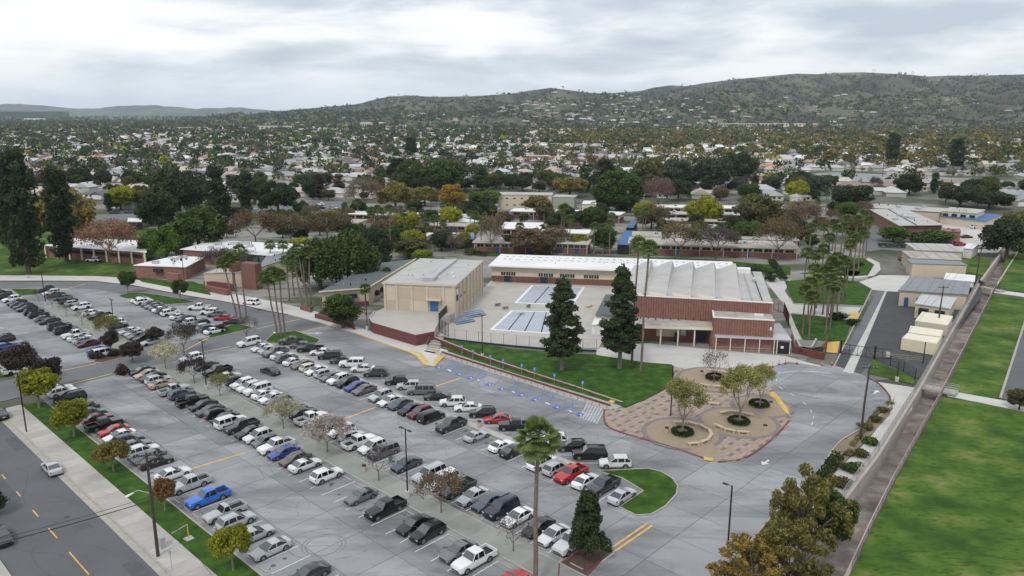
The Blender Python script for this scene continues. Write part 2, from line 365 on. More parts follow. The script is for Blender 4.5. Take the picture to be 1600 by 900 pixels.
def island(name, pts, m, kerb=M_KERB, z=.16, sm=3):
    p = smoothpath(pts, sm, True) if sm else pts
    o = sheet(name, p, z - .03, m, 0)
    k = MB(); ribbon(k, p, .2, 0, z + .02, True); k.build('kerb', kerb, o); return o
island('end_island_lawn', P((935, 737), (973, 735), (1013, 733), (1033, 738), (1050, 748), (1059, 760), (1057, 773), (1040, 792), (1017, 805), (993, 806), (968, 793), (1005, 768), (972, 748)), M_GRASS, M_KERB, sm=0)
island('mulch_island', P((874, 883), (909, 860), (942, 849), (953, 863), (905, 912), (870, 935)), M_MULCH, M_REDKERB, sm=0)
island('upper_oval_lawn', P((186, 464), (194, 460), (213, 458), (233, 459), (268, 464.5), (293, 469.5), (305, 473), (268, 476), (255, 476), (236, 468), (224, 463), (207, 468)), M_GRASS, sm=2)
island('lower_end_lawn', P((325, 527), (344, 515), (368, 506), (395, 512), (385, 516), (331, 529)), M_GRASS, sm=0)
island('palm_island_lawn', P((415, 533), (427, 522), (462, 517.5), (500, 531), (495, 537), (420, 537)), M_GRASS, sm=0)
island('far_corner_lawn', P((16, 452), (58, 452), (62, 457), (55, 461), (31, 463)), M_GRASS, sm=0)
island('small_planting_bed', P((365, 542), (380, 535), (404, 534), (384, 543)), M_MULCH, sm=0)
island('shrub_bed', P((181, 587), (190, 578), (203, 580), (196, 590)), M_MULCH, sm=0)
island('entry_planting_bed', P((145, 566), (160, 556), (195, 552), (230, 548), (190, 560), (158, 568)), M_MULCH, sm=0)
# walks by the school
kerbl = P((0, 439), (60, 439), (150, 439.5), (205, 446), (262, 457), (305, 465), (345, 471), (380, 478), (420, 487), (450, 492), (500, 505), (560, 523), (610, 541), (640, 551), (652, 558), (664, 571), (678, 573.5), (694, 556))
walkin = P((700, 548), (672, 541), (640, 532), (585, 521), (540, 504), (500, 489), (455, 478), (400, 466), (360, 459), (300, 448), (225, 440), (200, 435), (150, 432), (60, 431), (0, 431))
WK = sheet('school_walk', kerbl + walkin, .12, M_WALK2, 0)
mb = MB(); ribbon(mb, kerbl[:14], .22, 0, .2); mb.build('kerb', M_KERB, WK)
mb = MB(); ribbon(mb, kerbl[3:10], .24, 0, .21); mb.build('red_kerb', M_REDKERB, WK)
mb = MB(); ribbon(mb, kerbl[11:14], .24, 0, .215); mb.build('yellow_kerb', M_YELKERB, WK)
mb = MB(); ribbon(mb, [kerbl[13]] + kerbl[13:], .5, .12, .225); mb.build('yellow_ramp_edge', M_YELKERB, WK)
mb = MB(); ribbon(mb, P((643, 549), (656, 553), (668, 567), (678, 569), (690, 553), (676, 548.5)), .75, .12, .135); mb.build('tactile_paving', M_YELKERB, WK)
# lawns
sheet('left_field_lawn', P((-160, 349), (60, 351), (190, 351), (300, 372), (208, 420), (178, 437), (150, 439), (0, 438), (-160, 440)), .05, M_GRASS2, 0)
sheet('office_lawn', P((212, 434), (222, 441), (330, 462), (322, 448), (300, 440), (285, 441)), .15, M_GRASS, 0)
sheet('front_lawn', P((694, 530), (730, 536), (800, 546), (857, 551), (930, 556), (1010, 568), (1050, 571), (1053, 585), (1048, 600), (1030, 615), (1005, 628), (977, 638), (955, 630), (800, 583), (700, 550)), .25, M_GRASS, 0)
for i, q in enumerate((((1226, 440), (1270, 436), (1340, 440), (1362, 452), (1350, 477), (1305, 475), (1240, 473)), ((1235, 491), (1300, 497), (1330, 503), (1320, 534), (1255, 531), (1243, 510)), ((1350, 404), (1366, 414), (1356, 431), (1320, 433), (1310, 405)),
                      ((1005, 402), (1100, 405), (1235, 417), (1235, 430), (1130, 418), (1010, 408)), ((760, 394), (860, 397), (870, 402), (760, 400)), ((1300, 420), (1345, 425), (1340, 431), (1250, 428)),
                      ((1504, 400), (1548, 404), (1543, 432), (1507, 427)), ((1355, 584), (1363, 562), (1428, 592), (1427, 601)), ((655, 440), (606, 462), (620, 472), (656, 452)))):
    sheet('school_lawn', P(*q), .14, M_GRASS if i < 6 else M_GRASS2, 0)
FLD = sheet('playing_field', P((1471, 621), (1545, 631), (1700, 657), (2300, 720), (2300, 1500), (1030, 1500), (1328, 897), (1400, 748)), .06, M_GRASS2, 0)
sheet('canal_side_lawn', P((1551, 460), (1612, 470), (1560, 624), (1474, 612)), .06, M_GRASS2, 0)
sheet('far_field', P((1572, 400), (1640, 380), (1800, 400), (1700, 470), (1560, 452)), .06, M_GRASS2, 0)
sheet('field_path', P((1478, 612), (1487, 612), (1600, 632), (1750, 655), (1750, 668), (1600, 644), (1480, 619)), .09, M_WALK2, 0)
sheet('field_path', P((1548, 452), (1640, 464), (1640, 470), (1548, 457)), .09, M_WALK2, 0)
mb = MB(); ribbon(mb, P((1563, 622), (1612, 470)), .4, 0, .14); mb.build('road_kerb', M_KERB, kind='structure')
sheet('right_road', P((1564, 623), (1613, 470), (1800, 470), (1750, 652)), .03, M_ASPH, 0)
# driveway behind the gate
sheet('service_drive', P((1346, 395), (1378, 390), (1440, 394), (1425, 430), (1372, 452), (1300, 584), (1345, 596), (1436, 590), (1428, 470), (1425, 440), (1470, 395), (1560, 352), (1350, 352)), .03, M_ROADGREY, 0)
sheet('concrete_apron', P((1375, 430), (1423, 431), (1403, 456), (1386, 455), (1362, 453), (1342, 441)), .05, M_WALK2, 0)
sheet('yard_asphalt', P((1385, 456), (1420, 456), (1470, 480), (1530, 440), (1535, 462), (1436, 590), (1430, 592), (1364, 562), (1345, 585), (1329, 584), (1350, 535)), .05, M_DARKASPH, 0)
sheet('drive_apron', P((1312, 545), (1333, 546), (1317, 582), (1300, 578)), .055, M_DARKASPH, 0)
sheet('drive_gutter', P((1383, 455), (1386, 455), (1333, 584), (1317, 581), (1345, 530)), .065, M_WALK2, 0)
sheet('service_kerb', P((1361, 453), (1363, 453), (1302, 578), (1300, 577)), .17, M_KERB, 0)
sheet('curved_walk', P((1357, 403), (1374, 411), (1376, 422), (1366, 431), (1340, 435), (1300, 434), (1300, 431), (1340, 431), (1358, 427), (1364, 416), (1352, 406)), .12, M_WALK2, 0)
sheet('palm_walk', P((1200, 432), (1236, 438), (1226, 455), (1240, 476), (1305, 479), (1345, 481), (1332, 503), (1300, 496), (1236, 489), (1243, 510), (1252, 531), (1242, 531), (1224, 475), (1196, 440)), .10, M_WALK2, 0)
# white concrete forecourt
FC = sheet('forecourt', P((931, 545), (975, 540), (1015, 537), (1120, 548), (1225, 557), (1290, 575), (1232, 566), (1195, 577), (1165, 586), (1190, 600), (1150, 600), (1052, 574), (1005, 569), (932, 559)), .16, M_WALK2, 0)
# right hand walk along the canal
sheet('canal_walk', P((1372, 598), (1430, 607), (1425, 640), (1330, 760), (1262, 850), (1225, 905), (1195, 905), (1240, 840), (1300, 745), (1355, 690), (1395, 640), (1392, 620)), .16, M_WALK2, 0)
sheet('planted_verge', P((1399, 619), (1390, 650), (1352, 690), (1300, 745), (1245, 825), (1195, 905), (1140, 905), (1180, 852), (1240, 778), (1280, 737), (1312, 693), (1345, 673), (1386, 643)), .17, M_DIRT, 0)
mb = MB(); ribbon(mb, smoothpath(P((1358, 592), (1374, 601), (1388, 617), (1391, 628), (1385, 642), (1343, 672), (1310, 693), (1278, 737), (1240, 775), (1200, 815), (1170, 852), (1135, 905)), 3), .22, 0, .2); mb.build('drive_kerb', M_KERB, kind='structure')
mb = MB(); ribbon(mb, smoothpath(P((1358, 592), (1374, 601), (1388, 617), (1391, 628)), 3), .24, 0, .21); mb.build('red_kerb', M_REDKERB, kind='structure')
# ------------------------------------------------------------------ plaza with pavers and benches
pz = smoothpath(P((1050, 572), (1054, 585), (1048, 601), (1025, 618), (977, 639), (944, 641), (945, 660), (960, 673), (1010, 688), (1060, 703), (1100, 717), (1130, 723), (1158, 719), (1185, 704), (1215, 679), (1233, 658), (1233, 640), (1215, 618), (1190, 600), (1150, 600), (1100, 585)), 2, True)
PZ = sheet('plaza', pz, .15, M_PAVER, 0)
mb = MB(); ribbon(mb, smoothpath(P((944, 641), (945, 660), (960, 673), (1010, 688), (1060, 703), (1100, 717)), 3), .26, 0, .2); ribbon(mb, smoothpath(P((1122, 723), (1158, 719), (1185, 704), (1215, 679), (1233, 658)), 3), .26, 0, .2); mb.build('red_kerb', M_REDKERB, PZ)
def inpoly(x, y, p):
    c = False; j = len(p) - 1
    for i in range(len(p)):
        if (p[i][1] > y) != (p[j][1] > y) and x < (p[j][0] - p[i][0]) * (y - p[i][1]) / (p[j][1] - p[i][1]) + p[i][0]: c = not c
        j = i
    return c
circ = [(at(1066, 678), 5.7), (at(1154, 661), 5.9), (at(1117, 594), 6.6), (at(1190, 636), 4.6)]
mb = MB(); mb2 = MB(); us = [uv(*p)[0] for p in pz]; vs = [uv(*p)[1] for p in pz]
u = min(us); i = 0
while u < max(us):
    v = min(vs); j = 0
    while v < max(vs):
        c = w(u + .4, v + .4)
        if inpoly(*c, pz) and not any(math.hypot(c[0] - q[0][0], c[1] - q[0][1]) < q[1] - .3 for q in circ):
            q = [w(u + .015, v + .015), w(u + .605, v + .015), w(u + .605, v + .605), w(u + .015, v + .605)]
            ((mb2 if (i % 3 == 0 and (j + (i // 3) * 2) % 4 < 2) else mb)).prism(q, .15, .17)
        v += .62; j += 1
    u += .62; i += 1
mb.build('paver_field', M_PAVER, PZ, kind='stuff'); mb2.build('dark_paver_field', M_PAVERD, PZ, kind='stuff')
def disc(c, r, n=40, r0=0):
    return [(c[0] + r * math.cos(2 * PI * k / n), c[1] + r * math.sin(2 * PI * k / n)) for k in range(n)]
for k, (c, r) in enumerate(circ):
    MB().prism(disc(c, r + .75), .15, .185 + k * .002).build('grey_band', M_GREYBAND, PZ)
    MB().prism(disc(c, r), .15, .20 + k * .003).build('tan_circle', M_TANGRAV, PZ)
MB().prism(P((1075, 700), (1110, 690), (1130, 716), (1098, 716)), .15, .206).build('tan_apron', M_TANGRAV, PZ)
MB().prism(P((1099, 715.5), (1114, 717.5), (1114, 722), (1100, 720.5)), .15, .215).build('tactile_paving', M_YELKERB, PZ)
MB().prism(P((955, 626.5), (962, 628.5), (957, 632.5), (950, 630)), .15, .3).build('tactile_paving', M_YELKERB, PZ)
MB().prism(P((1206, 613), (1216, 620), (1230, 640), (1234, 650), (1226, 645), (1213, 628), (1202, 618)), .15, .212).build('tactile_paving', M_YELKERB, PZ)
mb = MB(); mb.prism([(-.95, -.27), (.95, -.27), (.95, .27), (-.95, .27)], .36, .46); bme = mb.mesh('slab_seat', M_WOODL)
bleg = MB().box(-.12, -.2, 0, .12, .2, .36).mesh('leg', M_WOODL)
bl = [(1061.5, 664, 0), (1082, 666, 0), (1099, 671.5, 0), (1109, 678.5, 0), (1109.5, 686.5, 0), (1101, 693.5, 0), (1084, 697.5, 0), (1123, 670.5, 1), (1140, 676.5, 1), (1161, 679.5, 1), (1132, 648, 1), (1148, 647, 1), (1168, 651, 1),
      (1102, 605.5, 2), (1122, 607.5, 2), (1139, 608, 2), (1103.5, 628.5, 2), (1115, 634.5, 2), (1116, 583, 2), (1133, 585.5, 2), (1172, 651, 3)]
desc = ['pale stone bench by the front left plaza tree', 'pale stone bench by the front right plaza tree', 'pale stone bench by the rear plaza tree', 'pale stone bench by the right edge of the plaza']
ords = ['', 'second ', 'third ', 'fourth ', 'fifth ', 'sixth ', 'seventh ']; cnt = {}
for x, y, c in bl[:-1]:
    p = at(x, y); q = circ[c][0]; k = cnt.get(c, 0); cnt[c] = k + 1
    e = empty('stone_bench', (*p, .2), math.atan2(p[1] - q[1], p[0] - q[0]) + PI / 2, label='%s, %sclockwise of its arc' % (desc[c], ords[k] or 'first ') , cat='bench', group='stone benches in the plaza')
    link('seat', bme, e); link('leg', bleg, e, (-.68, 0, 0)); link('leg', bleg, e, (.68, 0, 0))
def tuftring(c, r, seed):
    R = np.random.default_rng(seed); n = 1500
    a = R.uniform(0, 2 * PI, n); rr = r * R.uniform(.45, 1, n) ** .6; h = .75 * np.sqrt(np.clip(1 - ((rr / r - .62) / .45) ** 2, .1, 1)) * R.uniform(.6, 1.05, n)
    return np.stack([c[0] + rr * np.cos(a), c[1] + rr * np.sin(a), .2 + h], 1)
def quadsmesh(name, cen, size, seed, m, nrm=None, cols=None, aspect=1.5):
    R = np.random.default_rng(seed); n = len(cen)
    d = R.normal(size=(n, 3)) if nrm is None else nrm + R.normal(size=(n, 3)) * .6
    d /= np.linalg.norm(d, axis=1)[:, None] + 1e-9
    t = R.normal(size=(n, 3)); a = np.cross(d, t); a /= np.linalg.norm(a, axis=1)[:, None] + 1e-9; b = np.cross(d, a)
    sz = (size if hasattr(size, '__len__') else np.full(n, size)) * R.uniform(.6, 1.3, n)
    a = a * (sz * .5)[:, None]; b = b * (sz * .5 * aspect)[:, None]
    V = np.stack([cen - a - b * .2, cen - b, cen + a * .9 + b * .1, cen + b], 1).reshape(-1, 3)
    me = bpy.data.meshes.new(name); me.vertices.add(4 * n); me.vertices.foreach_set('co', V.astype(np.float32).ravel())
    me.loops.add(4 * n); me.loops.foreach_set('vertex_index', np.arange(4 * n, dtype=np.int32))
    me.polygons.add(n); me.polygons.foreach_set('loop_start', np.arange(0, 4 * n, 4, dtype=np.int32))
    me.polygons.foreach_set('loop_total', np.full(n, 4, dtype=np.int32))
    me.materials.append(m)
    if cols is not None:
        at_ = me.color_attributes.new('Col', 'FLOAT_COLOR', 'CORNER')
        cc = np.ones((n, 4, 4), dtype=np.float32); cc[:, :, :3] = cols[:, None, :]; at_.data.foreach_set('color', cc.ravel())
    me.update(); me.validate(); return me
for k, (x, y, lb) in enumerate(((1066, 679, 'round clipped hedge around the front left plaza tree'), (1154, 662, 'round clipped hedge around the front right plaza tree'), (1117, 593, 'round clipped hedge around the bare rear plaza tree'), (1186, 635, 'round clipped hedge at the right edge of the plaza'))):
    c = at(x, y)
    link('ring_hedge', quadsmesh('ring_hedge', tuftring(c, 1.75, k), .26, k, M_HEDGE), label=lb, cat='hedge', group='round hedges in the plaza')
# ------------------------------------------------------------------ accessible bays
mb = MB(); sq = MB(); wh = MB()
lines = [(90.9, 93.2), (89.2, 92.3), (86.1, 89.3), (82.8, 86.6), (80.7, 84.1), (77.5, 81.1), (75.7, 79.6), (94.6, 97.2), (98.4, 101.0), (100.0, 102.6), (103.0, 105.6), (106.4, 109.0), (108.6, 111.2), (112.3, 114.9), (73, 76.6)]
def seg(mbx, a, b, wd, z0, z1):
    d = math.hypot(b[0] - a[0], b[1] - a[1]); nx, ny = -(b[1] - a[1]) / d * wd / 2, (b[0] - a[0]) / d * wd / 2
    mbx.prism([(a[0] + nx, a[1] + ny), (a[0] - nx, a[1] - ny), (b[0] - nx, b[1] - ny), (b[0] + nx, b[1] + ny)], z0, z1)
for a, b in lines: seg(mb, w(a, 94.9), w(b, 100.1), .2, .062, .066)
for a, b in ((90.9, 89.2), (82.8, 80.7), (77.5, 75.7), (100, 98.4), (108.6, 106.4)):
    for k in range(8):
        t = k / 7; u0, u1 = a + 2.9 * t, b + 2.9 * t; seg(mb, w(u0, 95 + 5 * t), w(u1, 95.35 + 4.7 * t), .17, .067, .07)
        if k == 0: seg(wh, w(u0 - .4, 95.9), w(u1 + .5, 95.7), .35, .071, .074)
mb.build('bay_lines', M_BLUE, LOT)
for x, y in ((685, 574.5), (717, 585), (735, 591), (764, 601), (783, 608), (814.5, 618), (835.6, 625), (870, 637), (906, 648.7)):
    c = at(x, y); uu, vv = uv(*c)
    e = MB().prism([w(uu - .55, vv - .7), w(uu + .55, vv - .7), w(uu + .75, vv + .7), w(uu - .35, vv + .7)], .06, .068).build('blue_wheelchair_square', M_BLUESQ, LOT)
    g = MB()      # wheelchair emblem: wheel, back, legs
    for k in range(10):
        a0, a1 = -.2 + k * .42, .22 + k * .42
        if k > 8: break
        seg(g, w(uu - .02 + .3 * math.cos(a0), vv - .1 + .34 * math.sin(a0)), w(uu - .02 + .3 * math.cos(a1), vv - .1 + .34 * math.sin(a1)), .09, .069, .073)
    seg(g, w(uu + .02, vv - .05), w(uu + .1, vv + .45), .12, .069, .074); seg(g, w(uu + .05, vv + .1), w(uu - .28, vv + .1), .1, .069, .075); seg(g, w(uu - .28, vv + .1), w(uu - .38, vv - .25), .1, .069, .0755)
    g.build('wheelchair_emblem', M_WHITE, e)
wh.build('bay_ends', M_WHITE, LOT)
wc = MB()
for k in range(7): seg(wc, w(72.6 - k * .05 + k * .62 - 2.4, 94.6), w(76.4 + k * .62 - 2.8, 101.8), .28, .062, .067)
wc.build('crosswalk_bars', mat('worn_white', (.42, .43, .44), .8, .3, 1.5, world=True), LOT)
wc = MB()
for k in range(9):
    p = at(1092 + k * 15, 722.5 + k * 1.2); q = at(1107 + k * 24, 741 + k * 2.6); seg(wc, p, q, .10, .062, .066)
wc.build('worn_crosswalk', mat('faded_blue', (.2, .24, .3), .8, .3, 1.5, world=True), LOT)
# stall lines and wheel stops
sl_ = MB()
for u0, p, k0, k1, va, vb in ((71.02, 2.79, -14, 28, 36.3, 41.3), (60.0, 2.79, -8, 33, 50.0, 55.4), (79.25, 2.79, -12, 26, 60.5, 65.8), (60.0, 2.785, -3, 31, 74.3, 79.2), (167.5, 2.79, 0, 30, 36.3, 41.3), (170, 2.79, 0, 19, 50, 55.4), (170, 2.79, 0, 19, 60.5, 65.6), (167, 2.79, 0, 16, 74.2, 79.2)):
    for k in range(k0, k1): seg(sl_, w(u0 + k * p, va), w(u0 + k * p, vb), .11, .062, .066)
for k in range(0, 23):
    uu = 63.4 + k * 3.92; X, Y = w(uu, 81.1); seg(sl_, (X, Y), (X + 5.0, Y), .11, .062, .066)
for k in range(0, 5):
    uu = 172 + k * 3.92; X, Y = w(uu, 80.3); seg(sl_, (X, Y), (X + 5.0, Y), .11, .062, .066)
sl_.build('stall_lines', M_WHITE, LOT)
wsm = MB().prism([(-.9, -.075), (.9, -.075), (.9, .075), (-.9, .075)], 0, .13).mesh('wheel_stop', M_KERB)
for u0, p, k0, k1, v, zz in ((71.02, 2.79, -4, 27, 36.0, 0), (60.0, 2.79, -3, 32, 55.2, 0), (79.25, 2.79, -12, 25, 60.6, 0), (60.0, 2.785, -3, 31, 78.6, 0)):
    for k in range(k0, k1): link('wheel_stop', wsm, LOT, (*w(u0 + (k + .5) * p, v), .06), UA)
yl = MB()
for a, b in (((283, 738), (383, 708)), ((535, 656), (587, 637)), ((681, 604), (720, 591))): seg(yl, at(*a), at(*b), .34, .067, .071)
for o in (-.22, .22):
    ua, ub = uvp(955, 862), uvp(1006, 816); seg(yl, w(44.4 * 1.0417 + o * 1.6, ub[1]), w(44.4 * 1.0417 + o * 1.6, ua[1]), .28, .067, .071)
for a, b in (((105, 602), (176, 584)), ((95, 580), (150, 568.5)), ((287, 549), (325, 528.5)), ((308, 552), (361, 542)), ((470, 519), (503, 511)), ((400, 514.5), (468, 499)), ((95, 454), (133, 444))): seg(yl, at(*a), at(*b), .34, .067, .071)
yl.build('yellow_lines', M_YEL, LOT)
wl = MB()
arc = smoothpath(P((1218, 582), (1213, 592), (1218, 605), (1235, 615), (1254, 628), (1266, 641), (1271, 651), (1270, 660), (1263, 672)), 3); 
for i in range(0, len(arc) - 1, 3): seg(wl, arc[i], arc[i + 1], .13, .067, .071)
arc = smoothpath(P((1218, 584), (1235, 581), (1265, 580.5), (1300, 584)), 4)
for i in range(len(arc) - 1): seg(wl, arc[i], arc[i + 1], .13, .067, .071)
def arrow(mbx, x, y, ang, L_=2.4):
    X, Y = at(x, y); c, s_ = math.cos(ang), math.sin(ang)
    f = lambda a, b: (X + a * c - b * s_, Y + a * s_ + b * c)
    mbx.prism([f(-L_ / 2, -.15), f(.1, -.15), f(.1, .15), f(-L_ / 2, .15)], .067, .071); mbx.prism([f(.1, -.6), f(L_ / 2, 0), f(.1, .6)], .067, .072)
arrow(wl, 1196, 723, VA + PI, 2.2); arrow(wl, 1369, 613, VA, 2.4); arrow(wl, 493, 521, 0.1, 3.5); arrow(wl, 432, 521, 2.4, 3.2)
wl.build('white_markings', M_WHITE, LOT)
sk = MB(); R_ = random.Random(3)
oil = MB(); RO = random.Random(12)
M_OIL = mat('oil_spot', (.10, .10, .105), .6, .3, 2, world=True); M_CRACK = mat('crack', (.07, .072, .078), .9, .2, 2, world=True)
for u0, p, k0, k1, vm in ((71.02, 2.79, -12, 27, 38.4), (60.0, 2.79, -6, 32, 52.8), (79.25, 2.79, -12, 25, 63), (60.0, 2.785, -3, 30, 76.8)):
    for k in range(k0, k1):
        for _ in range(RO.randrange(1, 4)):
            c = w(u0 + (k + .5) * p + RO.uniform(-.5, .5), vm + RO.uniform(-2, 2)); r = RO.uniform(.12, .42); oil.prism([(c[0] + r * RO.uniform(.6, 1.2) * math.cos(a * .9), c[1] + r * RO.uniform(.5, 1.1) * math.sin(a * .9)) for a in range(7)], .0602, .0608)
oil.build('oil_spots', M_OIL, LOT, kind='stuff')
def cracks(name, parent, n, ur, vr, z, seed, wd=.05):
    R = random.Random(seed); g = MB()
    for _ in range(n):
        u, v = R.uniform(*ur), R.uniform(*vr); a = R.choice([0, PI / 2, R.uniform(0, PI)]) + R.uniform(-.3, .3)
        for _ in range(R.randrange(4, 14)):
            a += R.uniform(-.5, .5); u2, v2 = u + 1.1 * math.cos(a), v + .9 * math.sin(a)
            if not (vr[0] < v2 < vr[1]): break
            seg(g, w(u, v), w(u2, v2), wd * R.uniform(.6, 1.4), z, z + .001); u, v = u2, v2
    g.build(name, M_CRACK, parent, kind='stuff')
cracks('cracks', ST, 34, (40, 150), (16.8, 27.4), .0205, 5, .06); cracks('cracks', LOT, 18, (40, 150), (42, 49), .0605, 6, .03); cracks('cracks', LOT, 18, (50, 150), (66.5, 74), .0605, 7, .03); cracks('cracks', LOT, 16, (45, 115), (86, 94), .0605, 8, .03)
pt_ = MB()
for u_, v_, lu, lv in ((52, 22, 7, 2.4), (80, 25.5, 5, 1.6), (110, 19.5, 9, 2.6), (96, 24.2, 2, 2), (66, 18.2, 4, 1.8), (128, 25.8, 6, 1.5)): pt_.prism([w(u_, v_), w(u_ + lu, v_), w(u_ + lu, v_ + lv), w(u_, v_ + lv)], .0201, .0203)
pt_.build('asphalt_patches', mat('patch', (.085, .088, .095), .9, .15, .8, world=True), ST)
for u_, v_ in ((75, 20.5), (101, 24.8), (62, 25)): MB().prism(disc(w(u_, v_), .4, 14), .02, .0225).build('manhole_cover', M_CRACK, ST)
M_SKID = mat('skid', (.205, .21, .218), .85, .3, 2, world=True)
for (x, y, r, ex) in ((506, 853, 2.1, 1.0), (506, 853, 2.45, 1.05), (515, 850, 3.4, 1.5), (480, 628, 3.6, 1.1), (470, 622, 5.2, 1.2), (1290, 600, 9, 1.0), (1285, 603, 7, 1.3)):
    c = at(x, y); a0 = R_.uniform(0, 6)
    for k in range(30):
        if R_.random() < .12 and r > 3: continue
        a = a0 + k * 2 * PI / 30 * .92; b = a + .22
        seg(sk, (c[0] + r * ex * math.cos(a), c[1] + r * math.sin(a)), (c[0] + r * ex * math.cos(b), c[1] + r * math.sin(b)), .13, .061, .0635)
for _ in range(30):
    u, v = R_.uniform(45, 150), R_.choice([R_.uniform(42.5, 48.5), R_.uniform(67, 73.5), R_.uniform(87, 95)]); a = R_.gauss(0, .22) + (0 if R_.random() < .8 else .9); cv = R_.gauss(0, .06); ln = R_.randrange(4, 12)
    for o_ in (0, 1.5) if R_.random() < .5 else (0,):
        uu, vv, aa = u, v + o_, a
        for _ in range(ln):
            u2, v2 = uu + 1.0 * math.cos(aa), vv + 1.0 * math.sin(aa); seg(sk, w(uu, vv), w(u2, v2), .16, .0611, .0634); uu, vv = u2, v2; aa += cv
sk.build('tyre_marks', M_SKID, LOT)
# ------------------------------------------------------------------ canal
cl = [(12, 47.4)] + [at(*q) for q in ((1257, 897), (1320, 787), (1368, 723), (1433, 617), (1527, 450), (1590, 362))] + [(300, 440)]
cr = [(17, 47.4)] + [at(*q) for q in ((1325, 897), (1362, 817), (1397, 747), (1468, 620), (1555, 450), (1604, 372))] + [(310, 440)]
def strip2(mb, A, B, za, zb):
    for i in range(len(A) - 1): mb.quad((*A[i], za), (*B[i], zb), (*B[i + 1], zb), (*A[i + 1], za))
A = smoothpath(cl, 1); B = smoothpath(cr, 1)
CAN = MB(); CAN.prism(A + B[::-1], -1.9, -1.9); CN = CAN.build('canal', M_CANAL, kind='structure')
mb = MB(); ribbon(mb, [(p[0] + .1, p[1]) for p in A], .6, -2.0, 1.2); mb.build('canal_wall', M_CWALL, CN)
for i in range(1, 48):   # sloped slabs of the near bank
    t = i / 48.
mb = MB(); ribbon(mb, B, .4, -2.0, .3); mb.build('canal_kerb', M_CWALL, CN)
M_CHAIN = mat('chain_link', (.3, .3, .29), .6, .1, 1)
def fence(name, pts, h, post, m, label, spacing=3.0, rails=(.05, 1.0), z=0, mesh='chain', group=None, pickets=None, thick=.03, pm=None):
    L_ = [0]; 
    for i in range(len(pts) - 1): L_.append(L_[-1] + math.dist(pts[i], pts[i + 1]))
    def pt(d):
        for i in range(len(pts) - 1):
            if d <= L_[i + 1] or i == len(pts) - 2:
                t = (d - L_[i]) / max(L_[i + 1] - L_[i], 1e-6); return (pts[i][0] + (pts[i + 1][0] - pts[i][0]) * t, pts[i][1] + (pts[i + 1][1] - pts[i][1]) * t)
    e = empty(name, (0, 0, 0), label=label, cat='fence', group=group)
    n = max(1, round(L_[-1] / spacing)); pmsh = MB().tube([(0, 0, z), (0, 0, z + h + .05)], post, 5).mesh('post', pm or m)
    for i in range(n + 1): link('post', pmsh, e, (*pt(L_[-1] * i / n), 0))
    r = MB()
    for k in rails:
        for i in range(len(pts) - 1): r.tube([(*pts[i], z + h * k), (*pts[i + 1], z + h * k)], thick, 4)
    r.build('rail', m, e)
    if mesh == 'chain':
        g = MB(); st = .5
        d = 0
        while d < L_[-1] - st:
            a, b = pt(d), pt(d + st)
            g.tube([(*a, z), (*b, z + h)], .011, 3, False); g.tube([(*b, z), (*a, z + h)], .011, 3, False)
            g.tube([(*a, z + h / 2), (*b, z + h)], .007, 3, False); g.tube([(*a, z + h / 2), (*b, z)], .007, 3, False); d += st
        g.build('chain_link', m, e, kind='stuff')
    if mesh == 'picket':
        g = MB(); d = 0
        while d < L_[-1]:
            a = pt(d); g.tube([(*a, z + .05), (*a, z + h)], .014, 3, False); d += pickets or .2
        g.build('pickets', m, e, kind='stuff')
    if mesh == 'screen':
        for i in range(n):
            a, b = pt(L_[-1] * i / n), pt(L_[-1] * (i + 1) / n)
            g = MB(); seg(g, a, b, .015, z + .08, z + h - .05); g.build('screen_panel', pickets, e)
    return e
fence('chain_link_fence', A[1:6], 1.7, .035, M_CHAIN, 'grey chain link fence standing on the concrete canal wall', z=1.1)
fence('chain_link_fence', [(p[0] + .35, p[1]) for p in B[1:6]], 1.5, .03, mat('rust_fence', (.14, .10, .11), .7, .1, 1), 'rusty chain link fence between canal and playing field')
def obx(name, label, cat, p, q, z0, z1, wd, m, group=None, parent=None):
    mb = MB(); seg(mb, p, q, wd, z0, z1); return mb.build(name, m, parent, label=label, cat=cat, group=group)
# footbridge over the canal
e = empty('footbridge', (0, 0, 0), label='concrete footbridge with grey railings crossing the canal', cat='bridge')
p, q = at(1436, 606), at(1495, 618); mb = MB(); seg(mb, p, q, 2.6, .25, .55); mb.build('deck', M_KERB, e)
d = Vector(q) - Vector(p); nn = Vector((-d.y, d.x)).normalized() * 1.25
for s_ in (-1, 1):
    a, b = Vector(p) + nn * s_, Vector(q) + nn * s_; r = MB()
    for zz in (.6, .95, 1.3, 1.65): r.tube([(*a, zz), (*b, zz)], .03, 4)
    r.build('railing', M_GALV, e)
    for k in range(6):
        c = a.lerp(b, k / 5); MB().tube([(*c, .55), (*c, 1.7)], .035, 4).build('post', M_GALV, e)
e = empty('footbridge', (0, 0, 0), label='distant narrow footbridge crossing the canal beside dark shrubs', cat='bridge')
p, q = at(1535, 450), at(1566, 457); mb = MB(); seg(mb, p, q, 2.4, .2, .5); mb.build('deck', M_KERB, e)
r = MB(); d = Vector(q) - Vector(p); nn = Vector((-d.y, d.x)).normalized() * 1.15
for s_ in (-1, 1):
    for zz in (1.0, 1.5): r.tube([(*(Vector(p) + nn * s_), zz), (*(Vector(q) + nn * s_), zz)], .05, 4)
r.build('railing', M_BLACK, e)
